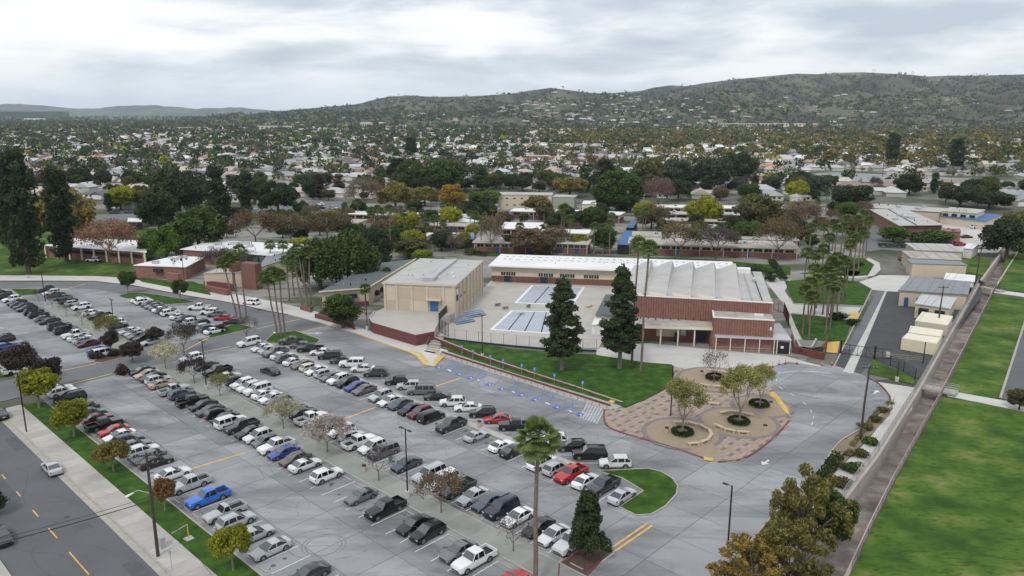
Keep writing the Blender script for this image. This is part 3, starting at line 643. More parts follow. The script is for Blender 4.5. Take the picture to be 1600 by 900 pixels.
# ------------------------------------------------------------------ walls, terrace, steps
TZ = 2.5
tp = [at(578, 497, TZ), at(581, 503, TZ), at(584, 505, TZ), at(650, 524, TZ), at(678, 518.5, TZ), at(686, 500, TZ), at(712, 487, TZ), at(601, 481, TZ), at(586, 487, TZ)]
T = empty('terrace', (0, 0, 0), label='raised concrete terrace behind a red brick retaining wall', cat='terrace')
MB().prism(tp, 0, TZ).build('paving', M_DECK, T)
mb = MB(); ribbon(mb, tp[:5] , .3, 0, TZ + .12); ribbon(mb, [tp[8], tp[0]], .3, 0, TZ + .12); mb.build('brick_wall', M_BRICKD, T)
mb = MB(); ribbon(mb, [tp[8]] + tp[:5], .36, TZ + .12, TZ + .2); mb.build('coping', M_DECK, T)
e = empty('stairs', (0, 0, 0), label='concrete stairs rising beside the terrace brick wall', cat='stairs')
for k in range(7):
    a = at(664 + k * 2.6, 549 - k * 3.2); b = at(684 + k * 1.6, 553 - k * 3.6)
    mb = MB(); seg(mb, a, b, .75, 0, .12 + k * .16); mb.build('step', M_KERB, e)
r = MB(); r.tube([(*at(664, 547), 1.0), (*at(680, 527), 2.1)], .04, 5); r.build('handrail', M_GALV, e)
e = empty('retaining_wall', (0, 0, 0), label='long low brick retaining wall behind the accessible bays', cat='wall')
wp = [at(*q) for q in ((673, 533), (700, 543), (722, 551), (745, 560), (790, 574), (840, 590), (900, 608), (973, 632))]
def lerp(a, b, t): return (a[0] + (b[0] - a[0]) * t, a[1] + (b[1] - a[1]) * t)
for i in range(len(wp) - 1):
    n = max(1, round(math.dist(wp[i], wp[i + 1]) / 3.2))
    for k in range(n):
        a, b = lerp(wp[i], wp[i + 1], k / n + .004), lerp(wp[i], wp[i + 1], (k + 1) / n - .004)
        mb = MB(); hh = 1.3 - .045 * (i * 3 + k) ; seg(mb, a, b, .3, 0, max(.42, hh)); mb.build('brick_section', M_BRICKD, e)
        mb = MB(); seg(mb, a, b, .36, max(.42, hh), max(.42, hh) + .07); mb.build('coping', M_KERB, e)
sheet('bay_walk', [w(118, 100.6), w(71.5, 100.6), w(71.5, 103.7), w(118, 103.7)], .15, M_WALK, 0)
k_ = MB(); seg(k_, w(117, 102.2), w(73, 102.2), .25, .15, .45); k_.build('low_brick_kerb', M_BRICKD, e)
for i in range(28): MB().tube([(*w(116 - i * 1.6, 101.0), .15), (*w(116 - i * 1.6, 101.0), .5)], .07, 5).build('bollard_stub', M_BRICKP, e)
SGN = mat('sign_face', (.05, .2, .55), .5, .05, 3)
for k, (x, y) in enumerate(((722, 556), (739, 563), (766, 572), (786, 578), (815, 586), (835, 592), (866, 602), (910, 614))):
    c = at(x, y); e = empty('accessible_sign', (*c, .15), PI, label='%s blue accessible parking sign along the low brick wall' % ['leftmost', 'second from left', 'third from left', 'fourth from left', 'fourth from right', 'third from right', 'second from right', 'rightmost'][k], cat='sign', group='blue accessible parking signs')
    MB().tube([(0, 0, 0), (0, 0, 1.5)], .035, 5).build('post', M_GALV, e)
    f = MB().box(-.24, .03, 1.5, .24, .06, 2.2).build('sign_plate', SGN, e)
    g = MB(); g.box(-.1, .062, 1.72, .1, .067, 1.8); g.box(-.04, .062, 1.8, .04, .067, 2.08); g.box(-.12, .062, 1.94, .02, .067, 2.0); g.build('wheelchair_emblem', M_WHITE, f)
# stop sign
c = at(507, 496); e = empty('stop_sign', (*c, .12), 0, label='red octagonal STOP sign beside the school walk', cat='sign')
MB().tube([(0, 0, 0), (0, 0, 3.0)], .04, 5).build('post', M_GALV, e)
o8 = [(.45 * math.cos(PI / 8 + k * PI / 4), .45 * math.sin(PI / 8 + k * PI / 4)) for k in range(8)]
mb = MB(); mb.quad(*[(x, -.05, 2.6 + z) for x, z in o8]); mb.quad(*[(x, -.02, 2.6 + z) for x, z in o8[::-1]]); pl = mb.build('sign_plate', M_SIGNRED, e)
def text(s, size, parent, loc, rot, m, name='lettering', sx=1):
    cu = bpy.data.curves.new(name, 'FONT'); cu.body = s; cu.size = size; cu.align_x = 'CENTER'; cu.align_y = 'CENTER'; cu.extrude = .01
    cu.materials.append(m); q_ = bpy.data.objects.new(name, cu); COL.objects.link(q_); me = bpy.data.meshes.new_from_object(q_.evaluated_get(bpy.context.evaluated_depsgraph_get())); bpy.data.objects.remove(q_); o = bpy.data.objects.new(name, me); COL.objects.link(o); o.parent = parent; o.location = loc; o.rotation_euler = rot; o.scale = (sx, 1, 1); return o
text('STOP', .34, pl, (0, -.065, 2.6), (PI / 2, 0, 0), M_WHITE)
# pool deck and pools
sheet('pool_deck', P((712, 495), (769, 438), (965, 444), (985, 446), (935, 546), (857, 548), (760, 538), (700, 529), (683, 522)), .30, M_DECK, 0)
def pool(label, q, lanes, name='swimming_pool'):
    e = empty(name, (0, 0, 0), label=label, cat='pool'); q = P(*q)
    k = MB(); ribbon(k, q, .9, .3, .42, True); k.build('coping', M_COPING, e); MB().prism(q, .3, .33).build('basin', M_TRIM, e)
    for i in range(lanes):
        a, b = lerp(q[0], q[1], i / lanes + .011), lerp(q[0], q[1], (i + 1) / lanes - .011); c, d = lerp(q[3], q[2], (i + 1) / lanes - .011), lerp(q[3], q[2], i / lanes + .011)
        MB().prism([a, b, c, d], .3, .38).build('cover_panel', M_POOLC, e)
    return e
pool('far covered swimming pool with pale blue cover', ((832, 448), (912, 451), (893, 479), (806, 475)), 3)
pool('near covered swimming pool behind the mesh fence', ((800, 488), (872, 490), (872, 524), (768, 517)), 4)
fence('pool_fence', P((694, 529), (708, 531.5), (760, 537.5), (800, 541.5), (857, 546), (932, 549)), 2.4, .04, M_FENCEM, 'dark posted pool fence with grey mesh above the front lawn', 2.9, mesh='chain', pm=M_BLACK, z=.25)
bb_ = MB(); ribbon(bb_, P((694, 530.5), (708, 533), (760, 539), (800, 543), (857, 548), (932, 551)), .25, .2, .55); bb_.build('fence_footing', M_NAVY, kind='structure')
fence('screened_fence', P((686, 517), (712, 487)), 3.9, .06, M_BLACK, 'tall black screened fence along the terrace edge', 2.2, mesh='screen', pickets=mat('black_screen', (.03, .03, .034), .8, .1, 1), z=.3)
fence('pool_gate', P((686, 520), (701, 528)), 3.2, .06, M_BLACK, 'black gate at the corner of the pool fence', 1.6, mesh='picket', pickets=.18, z=.2)
# bleachers
for i, (x, y, lb) in enumerate(((729, 507, 'near blue and silver bleacher beside the pool fence'), (747, 497, 'far blue bleacher without guard rail beside the pools'))):
    e = empty('bleacher', (*at(x, y), .3), math.radians(35), label=lb, cat='bleacher')
    for k in range(4):
        MB().box(-2.6, k * .65, .25 + k * .28, 2.6, k * .65 + .38, .32 + k * .28).build('seat', mat('blue_seat', (.16, .28, .5), .5, .1, 1), e)
        MB().box(-2.6, k * .65 + .4, .05 + k * .28, 2.6, k * .65 + .62, .1 + k * .28).build('footboard', M_GALV, e)
    f = MB()
    for xx in (-2.5, 0, 2.5): f.tube([(xx, 0, 0), (xx, 2.4, 1.1)], .04, 4); f.tube([(xx, 2.4, 0), (xx, 2.4, 2.2 if i == 0 else 1.1)], .04, 4)
    if i == 0: f.tube([(-2.5, 2.4, 2.2), (2.5, 2.4, 2.2)], .04, 4); f.tube([(-2.5, 2.4, 1.7), (2.5, 2.4, 1.7)], .04, 4)
    f.build('frame', M_GALV, e)
# ------------------------------------------------------------------ buildings
class Bld:
    """front line p0 -> p1 (left to right seen from the front), depth going back"""
    def __init__(s, name, label, cat, p0, p1, depth, h, z0=0, perp=True):
        s.L = math.dist(p0, p1); s.a = math.atan2(p1[1] - p0[1], p1[0] - p0[0]); s.D = depth; s.h = h
        s.e = empty(name, (*p0, z0), s.a, label=label, cat=cat)
    def box(s, nm, m, x0, y0, z0, x1, y1, z1, parent=None):
        return MB().box(x0, y0, z0, x1, y1, z1).build(nm, m, parent or s.e)
    def walls(s, m, m2=None, hs=None, name='wall'):
        if m2: s.box('lower_wall', m, 0, 0, 0, s.L, s.D, hs); s.box('upper_wall', m2, .02, .02, hs, s.L - .02, s.D - .02, s.h)
        else: s.box(name, m, 0, 0, 0, s.L, s.D, s.h)
    def roof(s, m, ov=.5, t=.3, fascia=None, ovf=None):
        ovf = ov if ovf is None else ovf
        r = s.box('roof', m, -ov, -ovf, s.h, s.L + ov, s.D + ov, s.h + t)
        if fascia: s.box('fascia', fascia, -ov - .04, -ovf - .04, s.h - .05, s.L + ov + .04, -ovf + .02, s.h + t * .8, r)
        return r
    def windows(s, x0, x1, n, z0, z1, y=-.03, m=None, frac=.86, name='window', side=False, fr=None):
        st = (x1 - x0) / n; me = MB()
        wd = st * frac
        me.mi = 0; me.box(-wd / 2, 0, z0, wd / 2, .05, z1); mm = me.mesh(name, [m or M_GLASSD])
        fm = MB(); fm.box(-wd / 2 - .06, -.02, z0 - .08, wd / 2 + .06, .04, z0); fm.box(-wd / 2 - .06, -.02, z1, wd / 2 + .06, .04, z1 + .07); fm.box(-.03, -.02, z0, .03, -.002, z1); fm = fm.mesh('frame', fr or M_CREAM)
        for i in range(n):
            o = link(name, mm, s.e)
            if side: o.location = (side + .03 if side > 1 else -.03, x0 + st * (i + .5), 0); o.rotation_euler = (0, 0, PI / 2 if side > 1 else -PI / 2)
            else: o.location = (x0 + st * (i + .5), y, 0)
            link('frame', fm, o)
    def door(s, x, wd=1.0, hh=2.1, m=M_BLUEDOOR, y=-.04):
        d = s.box('door', m, x - wd / 2, y, 0, x + wd / 2, y + .06, hh); s.box('handle', M_METAL, x + wd * .33, y - .05, .95, x + wd * .4, y, 1.1, d)
    def ac(s, n, sd=1, big=1.6):
        R = random.Random(sd)
        for _ in range(n):
            x, y = R.uniform(.1, .9) * s.L, R.uniform(.3, .8) * s.D; a = s.box('air_conditioner', M_METAL, x - big / 2, y - .6, s.h + .3, x + big / 2, y + .6, s.h + 1.2)
            s.box('grille', M_TRIM, x - big * .4, y - .62, s.h + .5, x - big * .05, y - .6, s.h + 1.0, a)
    def vents(s, n, sd=2):
        R = random.Random(sd)
        for _ in range(n):
            x, y = R.uniform(.05, .95) * s.L, R.uniform(.2, .9) * s.D; MB().tube([(x, y, s.h + .25), (x, y, s.h + .7)], .16, 6).build('roof_vent', M_METAL, s.e)
    def posts(s, n, y, hh, m, r=.09, x0=0, x1=None):
        x1 = s.L if x1 is None else x1
        for i in range(n): x = x0 + (x1 - x0) * i / max(n - 1, 1); s.box('post', m, x - r, y - r, 0, x + r, y + r, hh)
# tan auxiliary gym
p0, p1 = at(601, 483, TZ), at(711, 488, TZ)
hh = ztop(*p1, 447) - TZ
pb = at(769, 409, TZ + hh); D_ = math.dist(at(711, 447, TZ + hh), pb)
b = Bld('auxiliary_gym', 'tan plaster gym with flat grey roof behind the brick terrace', 'gym', p0, p1, D_, hh, TZ)
b.box('wall', M_TAN, 0, 0, -TZ, b.L, b.D, b.h)
b.box('lower_band', M_TANLOW, .2, -.03, 0, b.L * .36, .01, 2.4)
r = b.roof(M_ROOFG, .35, .22, M_CREAM)
b.box('parapet_trim', M_ROOFG, -.4, -.4, b.h + .22, b.L + .4, -.1, b.h + .3, r)
b.box('monitor', M_METAL, b.L * .55, 4, b.h + .25, b.L * .62, b.D * .95, b.h + .8); b.box('air_handler', M_METAL, b.L * .5, 3.2, b.h + .25, b.L * .66, 7, b.h + 1.1)
for f in (.0, .17, .385, .6, .83, 1.0): b.box('pilaster', M_TAN, b.L * f - (.5 if f == 1 else 0), -.22, 0, b.L * f + (.0 if f == 1 else .5), 0, b.h - .15)
for f in (.17, .385, .6): b.box('recessed_panel', M_TANLOW, b.L * f + .55, -.06, 2.6 if f < .5 else .1, b.L * (f + .215) - .05, -.01, b.h - .9)
n = 8
for i in range(n + 1): b.box('pilaster', M_TAN, b.L, b.D * i / n - (.45 if i == n else 0), -TZ, b.L + .25, b.D * i / n + (0 if i == n else .45), b.h - .15)
for i in range(n):
    y0, y1 = b.D * i / n + .45, b.D * (i + 1) / n
    if i >= 1: b.box('side_panel', M_TANLOW, b.L - .01, y0 + .3, -.9, b.L + .05, y1 - .3, b.h - 1.1)
    b.box('dark_joint', M_TRIM, b.L + .252, y0 - .4, -1.4, b.L + .262, y0 - .33, b.h - .3)
b.box('painted_mural', M_NAVY, b.L + .05, 1.2, b.h - 4.2, b.L + .1, 3.3, b.h - .9); b.box('mural_patch', M_WHITE, b.L + .1, 1.4, b.h - 2.6, b.L + .13, 3.0, b.h - 1.1)
for i in (1, 2):
    y0 = b.D * i / n
    for k, mm in enumerate((M_YEL, M_TANLOW, M_BRICKP)): b.box('banner', mm, b.L + .05, y0 + .9, b.h - 2.4 - k * .9, b.L + .1, y0 + 3.2, b.h - 1.8 - k * .9)
b.door(b.L * .71, 2.1, 2.6, mat('blue_doors', (.03, .13, .3), .5, .08, .5), -.1); b.box('door_canopy', M_TAN, b.L * .71 - 1.9, -1.2, 2.9, b.L * .71 + 1.9, 0, 3.15)
b.box('roof_skylight', M_WHITE, b.L * .78, 12, b.h + .23, b.L * .8, 14, b.h + .5); b.box('roof_skylight', M_WHITE, b.L * .85, 8, b.h + .23, b.L * .88, 9.5, b.h + .5)
b.vents(8, 4)
# long white-roofed locker building
p0, p1 = at(768, 441), at(958, 446); 
b = Bld('locker_building', 'long white roofed locker building with brick base behind the pools', 'building', p0, (p0[0] + (p1[0] - p0[0]) * 1.95, p0[1] + (p1[1] - p0[1]) * 1.95), 17, ztop(*p0, 415))
b.e.rotation_euler.z -= .06
b.walls(M_BRICK, M_TAN, 2.1); b.roof(M_ROOFW, .6, .35, M_ROOFW, 1.4)
for f in (.04, .2, .29, .39): b.windows(b.L * f, b.L * f + 4.6, 3, 2.3, 3.4)
for f in (.07, .225): b.door(b.L * f, 2.2, 2.2, M_NAVY)
for k in range(2):
    for i in range(34): b.box('skylight', M_METAL, 2 + i * 2.1, 9 + k * 4.2 + .3 * (i % 2), b.h + .36, 2.8 + i * 2.1, 9.6 + k * 4.2, b.h + .5)
b.vents(10, 9)
fence('deck_fence', P((772, 443), (950, 447)), 2.0, .04, M_BLACK, 'thin black fence in front of the locker building', 4, mesh='picket', pickets=.4, z=.3)
# main gym with folded plate roof
g0, g1 = at(990, 541), at(1208, 541)
ga = math.radians(-11.7); gx = (math.cos(ga), math.sin(ga)); gy = (-math.sin(ga), math.cos(ga))
corner = at(1087, 542)
hg = 9.6
fl, fr = at(991, 461, hg), at(1207, 473, hg)
b = Bld('main_gym', 'red brick main gym with pale folded plate roof', 'gym', fl, fr, 36, hg)
bl_ = at(1193, 424, hg); b.D = math.dist(fr, bl_) * .98
b.box('wall', M_BRICKP, 0, 0, 0, b.L, b.D, b.h - .15); b.box('coping', M_ROOFW, -.2, -.15, b.h - .15, b.L + .2, .25, b.h + .05)
b.box('flat_roof', M_ROOFG, -3, .25, b.h - .15, b.L, b.D, b.h)
mb = MB()
for k in range(int(b.L / .55)): mb.box(k * .55, -.05, 4.6, k * .55 + .1, 0, b.h - .3)
mb.build('wall_ribs', M_BRICKD, b.e, kind='stuff')
NS = 5; fw = (b.L * .80 + 3) / NS
for k in range(NS):
    x0 = -3 + k * fw; x1 = x0 + fw; hp = 2.1; y0, y1 = 1.2, b.D - 1.0; zb = b.h + .01
    m_ = MB(); xr = x1 - fw * .12
    m_.quad((x0, y0 + 3.2, zb), (xr, y0, zb + .25), (xr, y1, zb + hp), (x0, y1, zb + .3)); m_.quad((xr, y0, zb + .25), (x1, y0 + 1, zb), (x1, y1, zb + .3), (xr, y1, zb + hp)); m_.quad((x1, y1, zb + .3), (x0, y1, zb + .3), (xr, y1, zb + hp)); 
    m_.quad((x0, y1, zb), (x0, y1, zb + .3), (x1, y1, zb + .3), (x1, y1, zb)); m_.quad((x0, y0 + 3.2, zb), (x0, y1, zb), (x0, y1, zb + .3))
    o = m_.build('folded_plate', M_ROOFG, b.e)
    MB().quad((x0 + 1.2, y0 - .5, zb + .01), (xr + .2, y0 - .5, zb + .01), (xr, y0, zb + .27), (x0 + .4, y0 + 3.0, zb + .06)).build('tan_gable_end', M_TAN, o)
    MB().box(xr - .06, y0 + .4, zb, xr + .06, y1, zb + .3).build('ridge_beam', M_ROOFG, o) if False else None
for f in (.86, .93): MB().tube([(b.L * f, 1, b.h + .2), (b.L * f - .4, b.D - 1, b.h + .2)], .12, 5).build('roof_pipe', M_GALV if f < .9 else M_TRIM, b.e)
b.box('roof_equipment', M_ROOFW, b.L * .79, b.D - 4, b.h, b.L * .9, b.D - 1.5, b.h + 1.3); b.box('roof_equipment', M_METAL, b.L * .9, b.D * .6, b.h, b.L * .93, b.D * .68, b.h + .8)
b.box('roof_equipment', M_ROOFW, -2, b.D - 3, b.h, 4, b.D - 1, b.h + 1.0)
# side annexes of the gym
hc = 4.5
c0, c1 = at(975, 508, hc), at(1118, 512, hc); ang = math.atan2(c1[1] - c0[1], c1[0] - c0[0])
b = Bld('entry_wing', 'covered gym entry with grey roof and pale columns', 'building', c0, c1, 9.5, hc)
b.box('roof', M_ROOFD, 0, 0, hc - .35, b.L, b.D, hc); b.box('fascia', M_CREAM, -.05, -.08, hc - .6, b.L + .05, 0, hc - .02)
b.box('back_wall', M_BRICK, .1, 4.2, 0, b.L - .1, b.D, hc - .36)
b.box('tan_panel', M_TAN, b.L * .38, 4.12, 1.0, b.L * .64, 4.2, 3.2)
for f in (.04, .22, .41, .6, .78): b.box('column', M_CREAM, b.L * f - .14, .25, 0, b.L * f + .14, .53, hc - .36)
b.box('brick_pier', M_BRICKP, b.L * .955, -.05, 0, b.L, 4.2, hc - .3)
b.box('double_door', M_NAVY, b.L * .8, 4.05, 0, b.L * .93, 4.12, 3.0); b.box('transom', M_GLASSD, b.L * .8, 4.05, 3.05, b.L * .93, 4.12, 3.9)
b.box('vending_machine', M_TRIM, b.L * .585, 3.2, 0, b.L * .62, 4.0, 2.0); b.box('notice_board', mat('board', (.4, .5, .6), .4, .2, 2), b.L * .65, 4.08, 1.4, b.L * .71, 4.14, 2.8)
b.box('green_wall', mat('teal', (.03, .12, .13), .7, .1, 1), b.L * .0, 4.06, 0, b.L * .16, 4.12, 3.6)
a = b.box('air_handler', M_METAL, b.L * .53, 6.8, hc, b.L * .68, 9.0, hc + 1.4); b.box('duct', M_METAL, b.L * .35, 8, hc, b.L * .53, 9, hc + .6, a)
for i in range(9): MB().tube([(b.L * (.2 + i * .085), 5.8 - .3 * (i % 3), hc), (b.L * (.2 + i * .085), 5.8 - .3 * (i % 3), hc + .4)], .13, 5).build('roof_vent', M_TRIM, b.e)
c0, c1 = at(1115, 495, 7.2), at(1210, 500, 7.2)
b = Bld('ticket_wing', 'brick block with flat grey roof in front of the gym', 'building', c0, c1, 6.0, 7.2)
b.box('wall', M_BRICKP, 0, 0, 0, b.L, b.D, 7.0); b.box('parapet', M_ROOFW, -.1, -.1, 7.0, b.L + .1, .25, 7.2); b.box('parapet', M_ROOFW, -.1, .25, 7.0, .25, b.D, 7.2); b.box('flat_roof', M_ROOFD, .25, .25, 6.95, b.L, b.D, 7.06)
mb = MB()
for k in range(int(b.L / .55)): mb.box(k * .55, -.05, 3.6, k * .55 + .1, 0, 6.9)
mb.build('wall_ribs', M_BRICKD, b.e, kind='stuff')
b.box('security_light', M_WHITE, b.L - .8, -.12, 4.9, b.L - .4, 0, 5.6); b.box('roof_equipment', M_METAL, b.L * .36, 2.5, 7.06, b.L * .43, 3.3, 7.6); b.box('roof_equipment', M_ROOFW, b.L * .7, 3, 7.06, b.L * .85, 4, 7.4)
c0, c1 = at(1118, 526, 3.3), at(1237, 531, 3.3)
b = Bld('ticket_canopy', 'long grey canopy on slim posts below the brick block', 'canopy', c0, c1, 6.5, 3.3)
b.box('roof', M_METROOF, 0, 0, 3.1, b.L, 4.5, 3.3); b.box('side_roof', M_METROOF, b.L * .79, 4.5, 3.1, b.L, 13, 3.28)
for i in range(22): b.box('roof_rib', M_GALV, b.L * .8 + i * .0, 4.6 + i * .38, 3.28, b.L - .05, 4.66 + i * .38, 3.32)
b.posts(5, .15, 3.1, M_CREAM, .09, .2, b.L * .78); b.posts(2, .15, 3.1, M_CREAM, .09, b.L * .82, b.L - .2)
b.box('brick_wall', M_BRICKD, .2, 4.4, 0, b.L * .8, 4.5, 3.05); b.box('dark_gate', M_BLACK, b.L * .83, .4, 0, b.L - .1, .5, 2.6)
b.box('notice', M_WHITE, b.L * .31, 1.6, 1.0, b.L * .35, 1.64, 1.5); b.box('notice', M_WHITE, b.L * .87, .34, 1.2, b.L * .91, .4, 1.7)
f_ = MB()
for zz in (.5, 1.0): f_.tube([(.3, .3, zz), (b.L * .78, .3, zz)], .03, 4)
f_.build('railing', M_GALV, b.e)
for k in range(4): b.box('red_equipment', M_SIGNRED if k % 2 else M_TRIM, b.L * (.3 + k * .04), 3, 0, b.L * (.33 + k * .04), 3.6, 1.2 + .2 * k)
fence('black_fence', P((1208, 484), (1224, 490), (1232, 510)), 3.0, .06, mat('maroon_screen', (.06, .018, .02), .7, .1, 1), 'dark maroon fence beside the gym', 2, mesh='picket', pickets=.13)
# entrance planter and ramp walls right of the canopy
e = empty('planter_wall', (0, 0, 0), label='dark brick planter wall with stepped top at the gate', cat='wall')
for a, bb2, h_ in (((1238, 551), (1286, 562), 1.5), ((1286, 562), (1292, 533), 1.4), ((1240, 550), (1237, 532), 1.5)):
    mb = MB(); seg(mb, at(*a), at(*bb2), .35, 0, h_); mb.build('brick_section', M_BRICKD, e)
for a, bb2, h_ in (((1244, 536), (1250, 548), 1.0), ((1250, 548), (1267, 549), 1.0), ((1267, 549), (1275, 535), 1.0)):
    mb = MB(); seg(mb, at(*a), at(*bb2), .4, 0, h_); mb.build('seat_wall', M_WALK, e)
sheet('yellow_ramp', P((1293, 536), (1312, 534), (1308, 553), (1291, 551)), .18, M_YELKERB, .1)
sheet('yellow_ramp', P((1326, 490), (1343, 489), (1337, 502), (1328, 500)), .16, M_YELKERB, .1)
# sliding gate
e = empty('sliding_gate', (0, 0, 0), label='long black sliding gate across the service drive', cat='gate')
a, bq = at(1313, 553), at(1366, 561); c2 = at(1391, 562)
def bars(e, p, q, z0, z1, n, m, r=.07, diag=True):
    for zz in (z0, z1): MB().tube([(*p, zz), (*q, zz)], r, 4).build('rail', m, e)
    for i in range(n + 1):
        c = lerp(p, q, i / n); MB().tube([(*c, z0), (*c, z1)], r * .8, 4).build('upright', m, e)
        if diag and i < n:
            d = lerp(p, q, (i + 1) / n); MB().tube([(*c, z0), (*d, z1)] if i % 2 == 0 else [(*c, z1), (*d, z0)], r * .5, 4).build('brace', m, e)
bars(e, a, bq, .25, 2.3, 4, M_BLACK); bars(e, bq, c2, .25, 2.3, 2, M_BLACK, .07, False)
for p in (a, bq): MB().tube([(*p, 0), (*p, 2.9)], .2, 6).build('gate_post', M_BLACK, e)
mb = MB(); d_ = lerp(bq, c2, .7); seg(mb, d_, lerp(bq, c2, .95), .04, .6, 1.7); sg = mb.build('warning_sign', M_WHITE, e)
fence('drive_fence', P((1366, 563), (1400, 575), (1430, 592)), 2.1, .07, M_BLACK, 'black picket fence beside the small triangular lawn', 4, mesh='picket', pickets=.16)
fence('yard_fence', P((1368, 561), (1442, 568)), 1.5, .05, M_YELKERB if False else mat('tan_rail', (.35, .3, .17), .7, .1, 1), 'tan railed fence behind the sliding gate', 3, mesh=None, rails=(.45, .7, .95))
p = at(1442, 568); MB().tube([(*p, 0), (*p, 4.6)], .1, 6).build('camera_post', M_BLACK, label='slim black post at the end of the yard fence', cat='post')
# containers
def container(label, q, h, m, mt):
    q = [at(x, y, h) for x, y in q]; e = empty('storage_container', (0, 0, 0), label=label, cat='container', group='cream storage containers in the yard')
    MB().prism(q, .1, h - .05).build('box', m, e); MB().prism(q, h - .05, h + .03).build('roof', mt, e)
    f = MB(); n = 16
    for i in range(n):
        for (s0, s1) in ((q[3], q[2]), (q[2], q[1])):
            a, b_ = lerp(s0, s1, (i + .25) / n), lerp(s0, s1, (i + .75) / n); seg(f, a, b_, .06, .2, h - .1)
    f.build('ribs', m, e, kind='stuff')
M_CROOF = mat('container_roof', (.7, .66, .54), .7, .05, .5)
container('rearmost cream storage container beside the canal fence', ((1441, 487), (1489, 494), (1481, 508), (1430, 501)), 2.7, M_TAN, M_CROOF)
container('middle cream storage container with dark streaked roof', ((1423, 509), (1474, 516), (1470, 526), (1419, 519)), 2.7, M_CREAM, M_CROOF)
container('nearest large cream storage container in the asphalt yard', ((1417, 520.5), (1470, 528), (1464, 537), (1409, 528)), 2.7, M_CREAM, M_CROOF)
# sheds and yard buildings (roof corners traced, walls below)
def shed(name, label, q, h, mw, mr, drop=.4, ribs=0, eq=0, hb=None, cat='shed', t=.18, sd=1, posts=False):
    hb = hb if hb is not None else h
    q = [at(x, y, hb if k < 2 else h) for k, (x, y) in enumerate(q)]     # order: back-left, back-right, front-right, front-left
    e = empty(name, (0, 0, 0), label=label, cat=cat)
    c = (sum(p[0] for p in q) / 4, sum(p[1] for p in q) / 4); qi = [lerp(p, c, .05) for p in q]
    m_ = MB(); z = [hb, hb, h, h]; n = len(m_.v)
    m_.v += [(*p, 0) for p in qi] + [(*p, zz - .03) for p, zz in zip(qi, z)]
    m_.f = [(0, 1, 2, 3), (4, 5, 6, 7), (0, 1, 5, 4), (1, 2, 6, 5), (2, 3, 7, 6), (3, 0, 4, 7)]; m_.m = [0] * 6
    m_.build('wall', mw, e)
    m_ = MB(); m_.v += [(*p, zz - .02) for p, zz in zip(q, z)] + [(*p, zz + t) for p, zz in zip(q, z)]
    m_.f = [(0, 1, 2, 3), (4, 5, 6, 7), (0, 1, 5, 4), (1, 2, 6, 5), (2, 3, 7, 6), (3, 0, 4, 7)]; m_.m = [0] * 6
    r = m_.build('roof', mr, e)
    for i in range(ribs):
        a, b_ = lerp(q[0], q[1], (i + .5) / ribs), lerp(q[3], q[2], (i + .5) / ribs)
        MB().tube([(*a, hb + t + .03), (*b_, h + t + .03)], .07, 4).build('roof_rib', M_METROOF if mr == M_METROOF else M_METROOFD, r)
    R = random.Random(sd)
    for i in range(eq):
        a = lerp(lerp(q[0], q[1], R.uniform(.1, .9)), lerp(q[3], q[2], R.uniform(.1, .9)), R.uniform(.2, .8)); s_ = R.uniform(.6, 1.4)
        MB().box(a[0] - s_, a[1] - .6, h + t, a[0] + s_, a[1] + .6, h + t + .9).build('air_conditioner', M_METAL, e)
    if cat == 'building':
        for i in range(7):
            a = lerp(lerp(q[0], q[1], R.uniform(.05, .95)), lerp(q[3], q[2], R.uniform(.05, .95)), R.uniform(.1, .9)); MB().tube([(*a, h + t), (*a, h + t + R.uniform(.4, .8))], R.uniform(.12, .3), 6).build('roof_vent', M_METAL if i % 2 else M_TRIM, e)
    return e, q, h
def facade(e, a, b_, h, n, z0, z1, m=M_GLASSD, nm='window', out=.06, frac=.6):
    for i in range(n):
        c, d = lerp(a, b_, (i + .5 - frac / 2) / n), lerp(a, b_, (i + .5 + frac / 2) / n); g = MB()
        seg(g, c, d, out * 2, z0, z1); o = g.build(nm, m, e)
e, q, h = shed('corrugated_shed', 'shed with pale corrugated metal roof behind the containers', ((1440, 460), (1495, 466), (1485, 483), (1429, 475)), 3.6, M_TAN, M_METROOF, ribs=10)
facade(e, lerp(q[3], q[2], .05), lerp(q[3], q[2], .95), h, 2, 1.2, 2.8, M_TRIM, 'window', .4)
e, q, h = shed('maintenance_shop', 'wide grey roofed maintenance shop beside the service drive', ((1425, 432), (1517, 441), (1513, 461), (1403, 454)), 4.2, M_TAN, M_METROOFD, ribs=6)
facade(e, lerp(q[3], q[2], .05), lerp(q[3], q[2], .4), h, 2, 0.1, 2.4, M_BLUEDOOR, 'door', .45, .3)
shed('storage_building', 'tan storage building with stepped grey roof, nearest of its row', ((1415, 405), (1500, 409), (1513, 415), (1424, 412)), 4.2, M_TAN, M_METROOFD, ribs=0)
shed('storage_building', 'tan storage building with brown grey roof, middle of its row', ((1408, 392), (1488, 396), (1504, 407), (1424, 404)), 4.2, M_TAN, M_ROOFD, ribs=4)
shed('storage_building', 'storage building with pale striped roof, rearmost of its row', ((1414, 380), (1486, 382), (1506, 394), (1430, 391)), 4.2, M_TAN, M_ROOFG, ribs=4)
shed('pump_house', 'grey roofed pump house at the left side of the main gym', ((946, 461), (968, 461), (962, 494), (930, 493)), 3.4, M_TAN, M_ROOFS)
shed('white_trailer', 'small white box beside the left lawn pine by the courts', ((930, 497), (948, 497), (944, 508), (924, 508)), 2.6, M_WHITE, M_ROOFW)
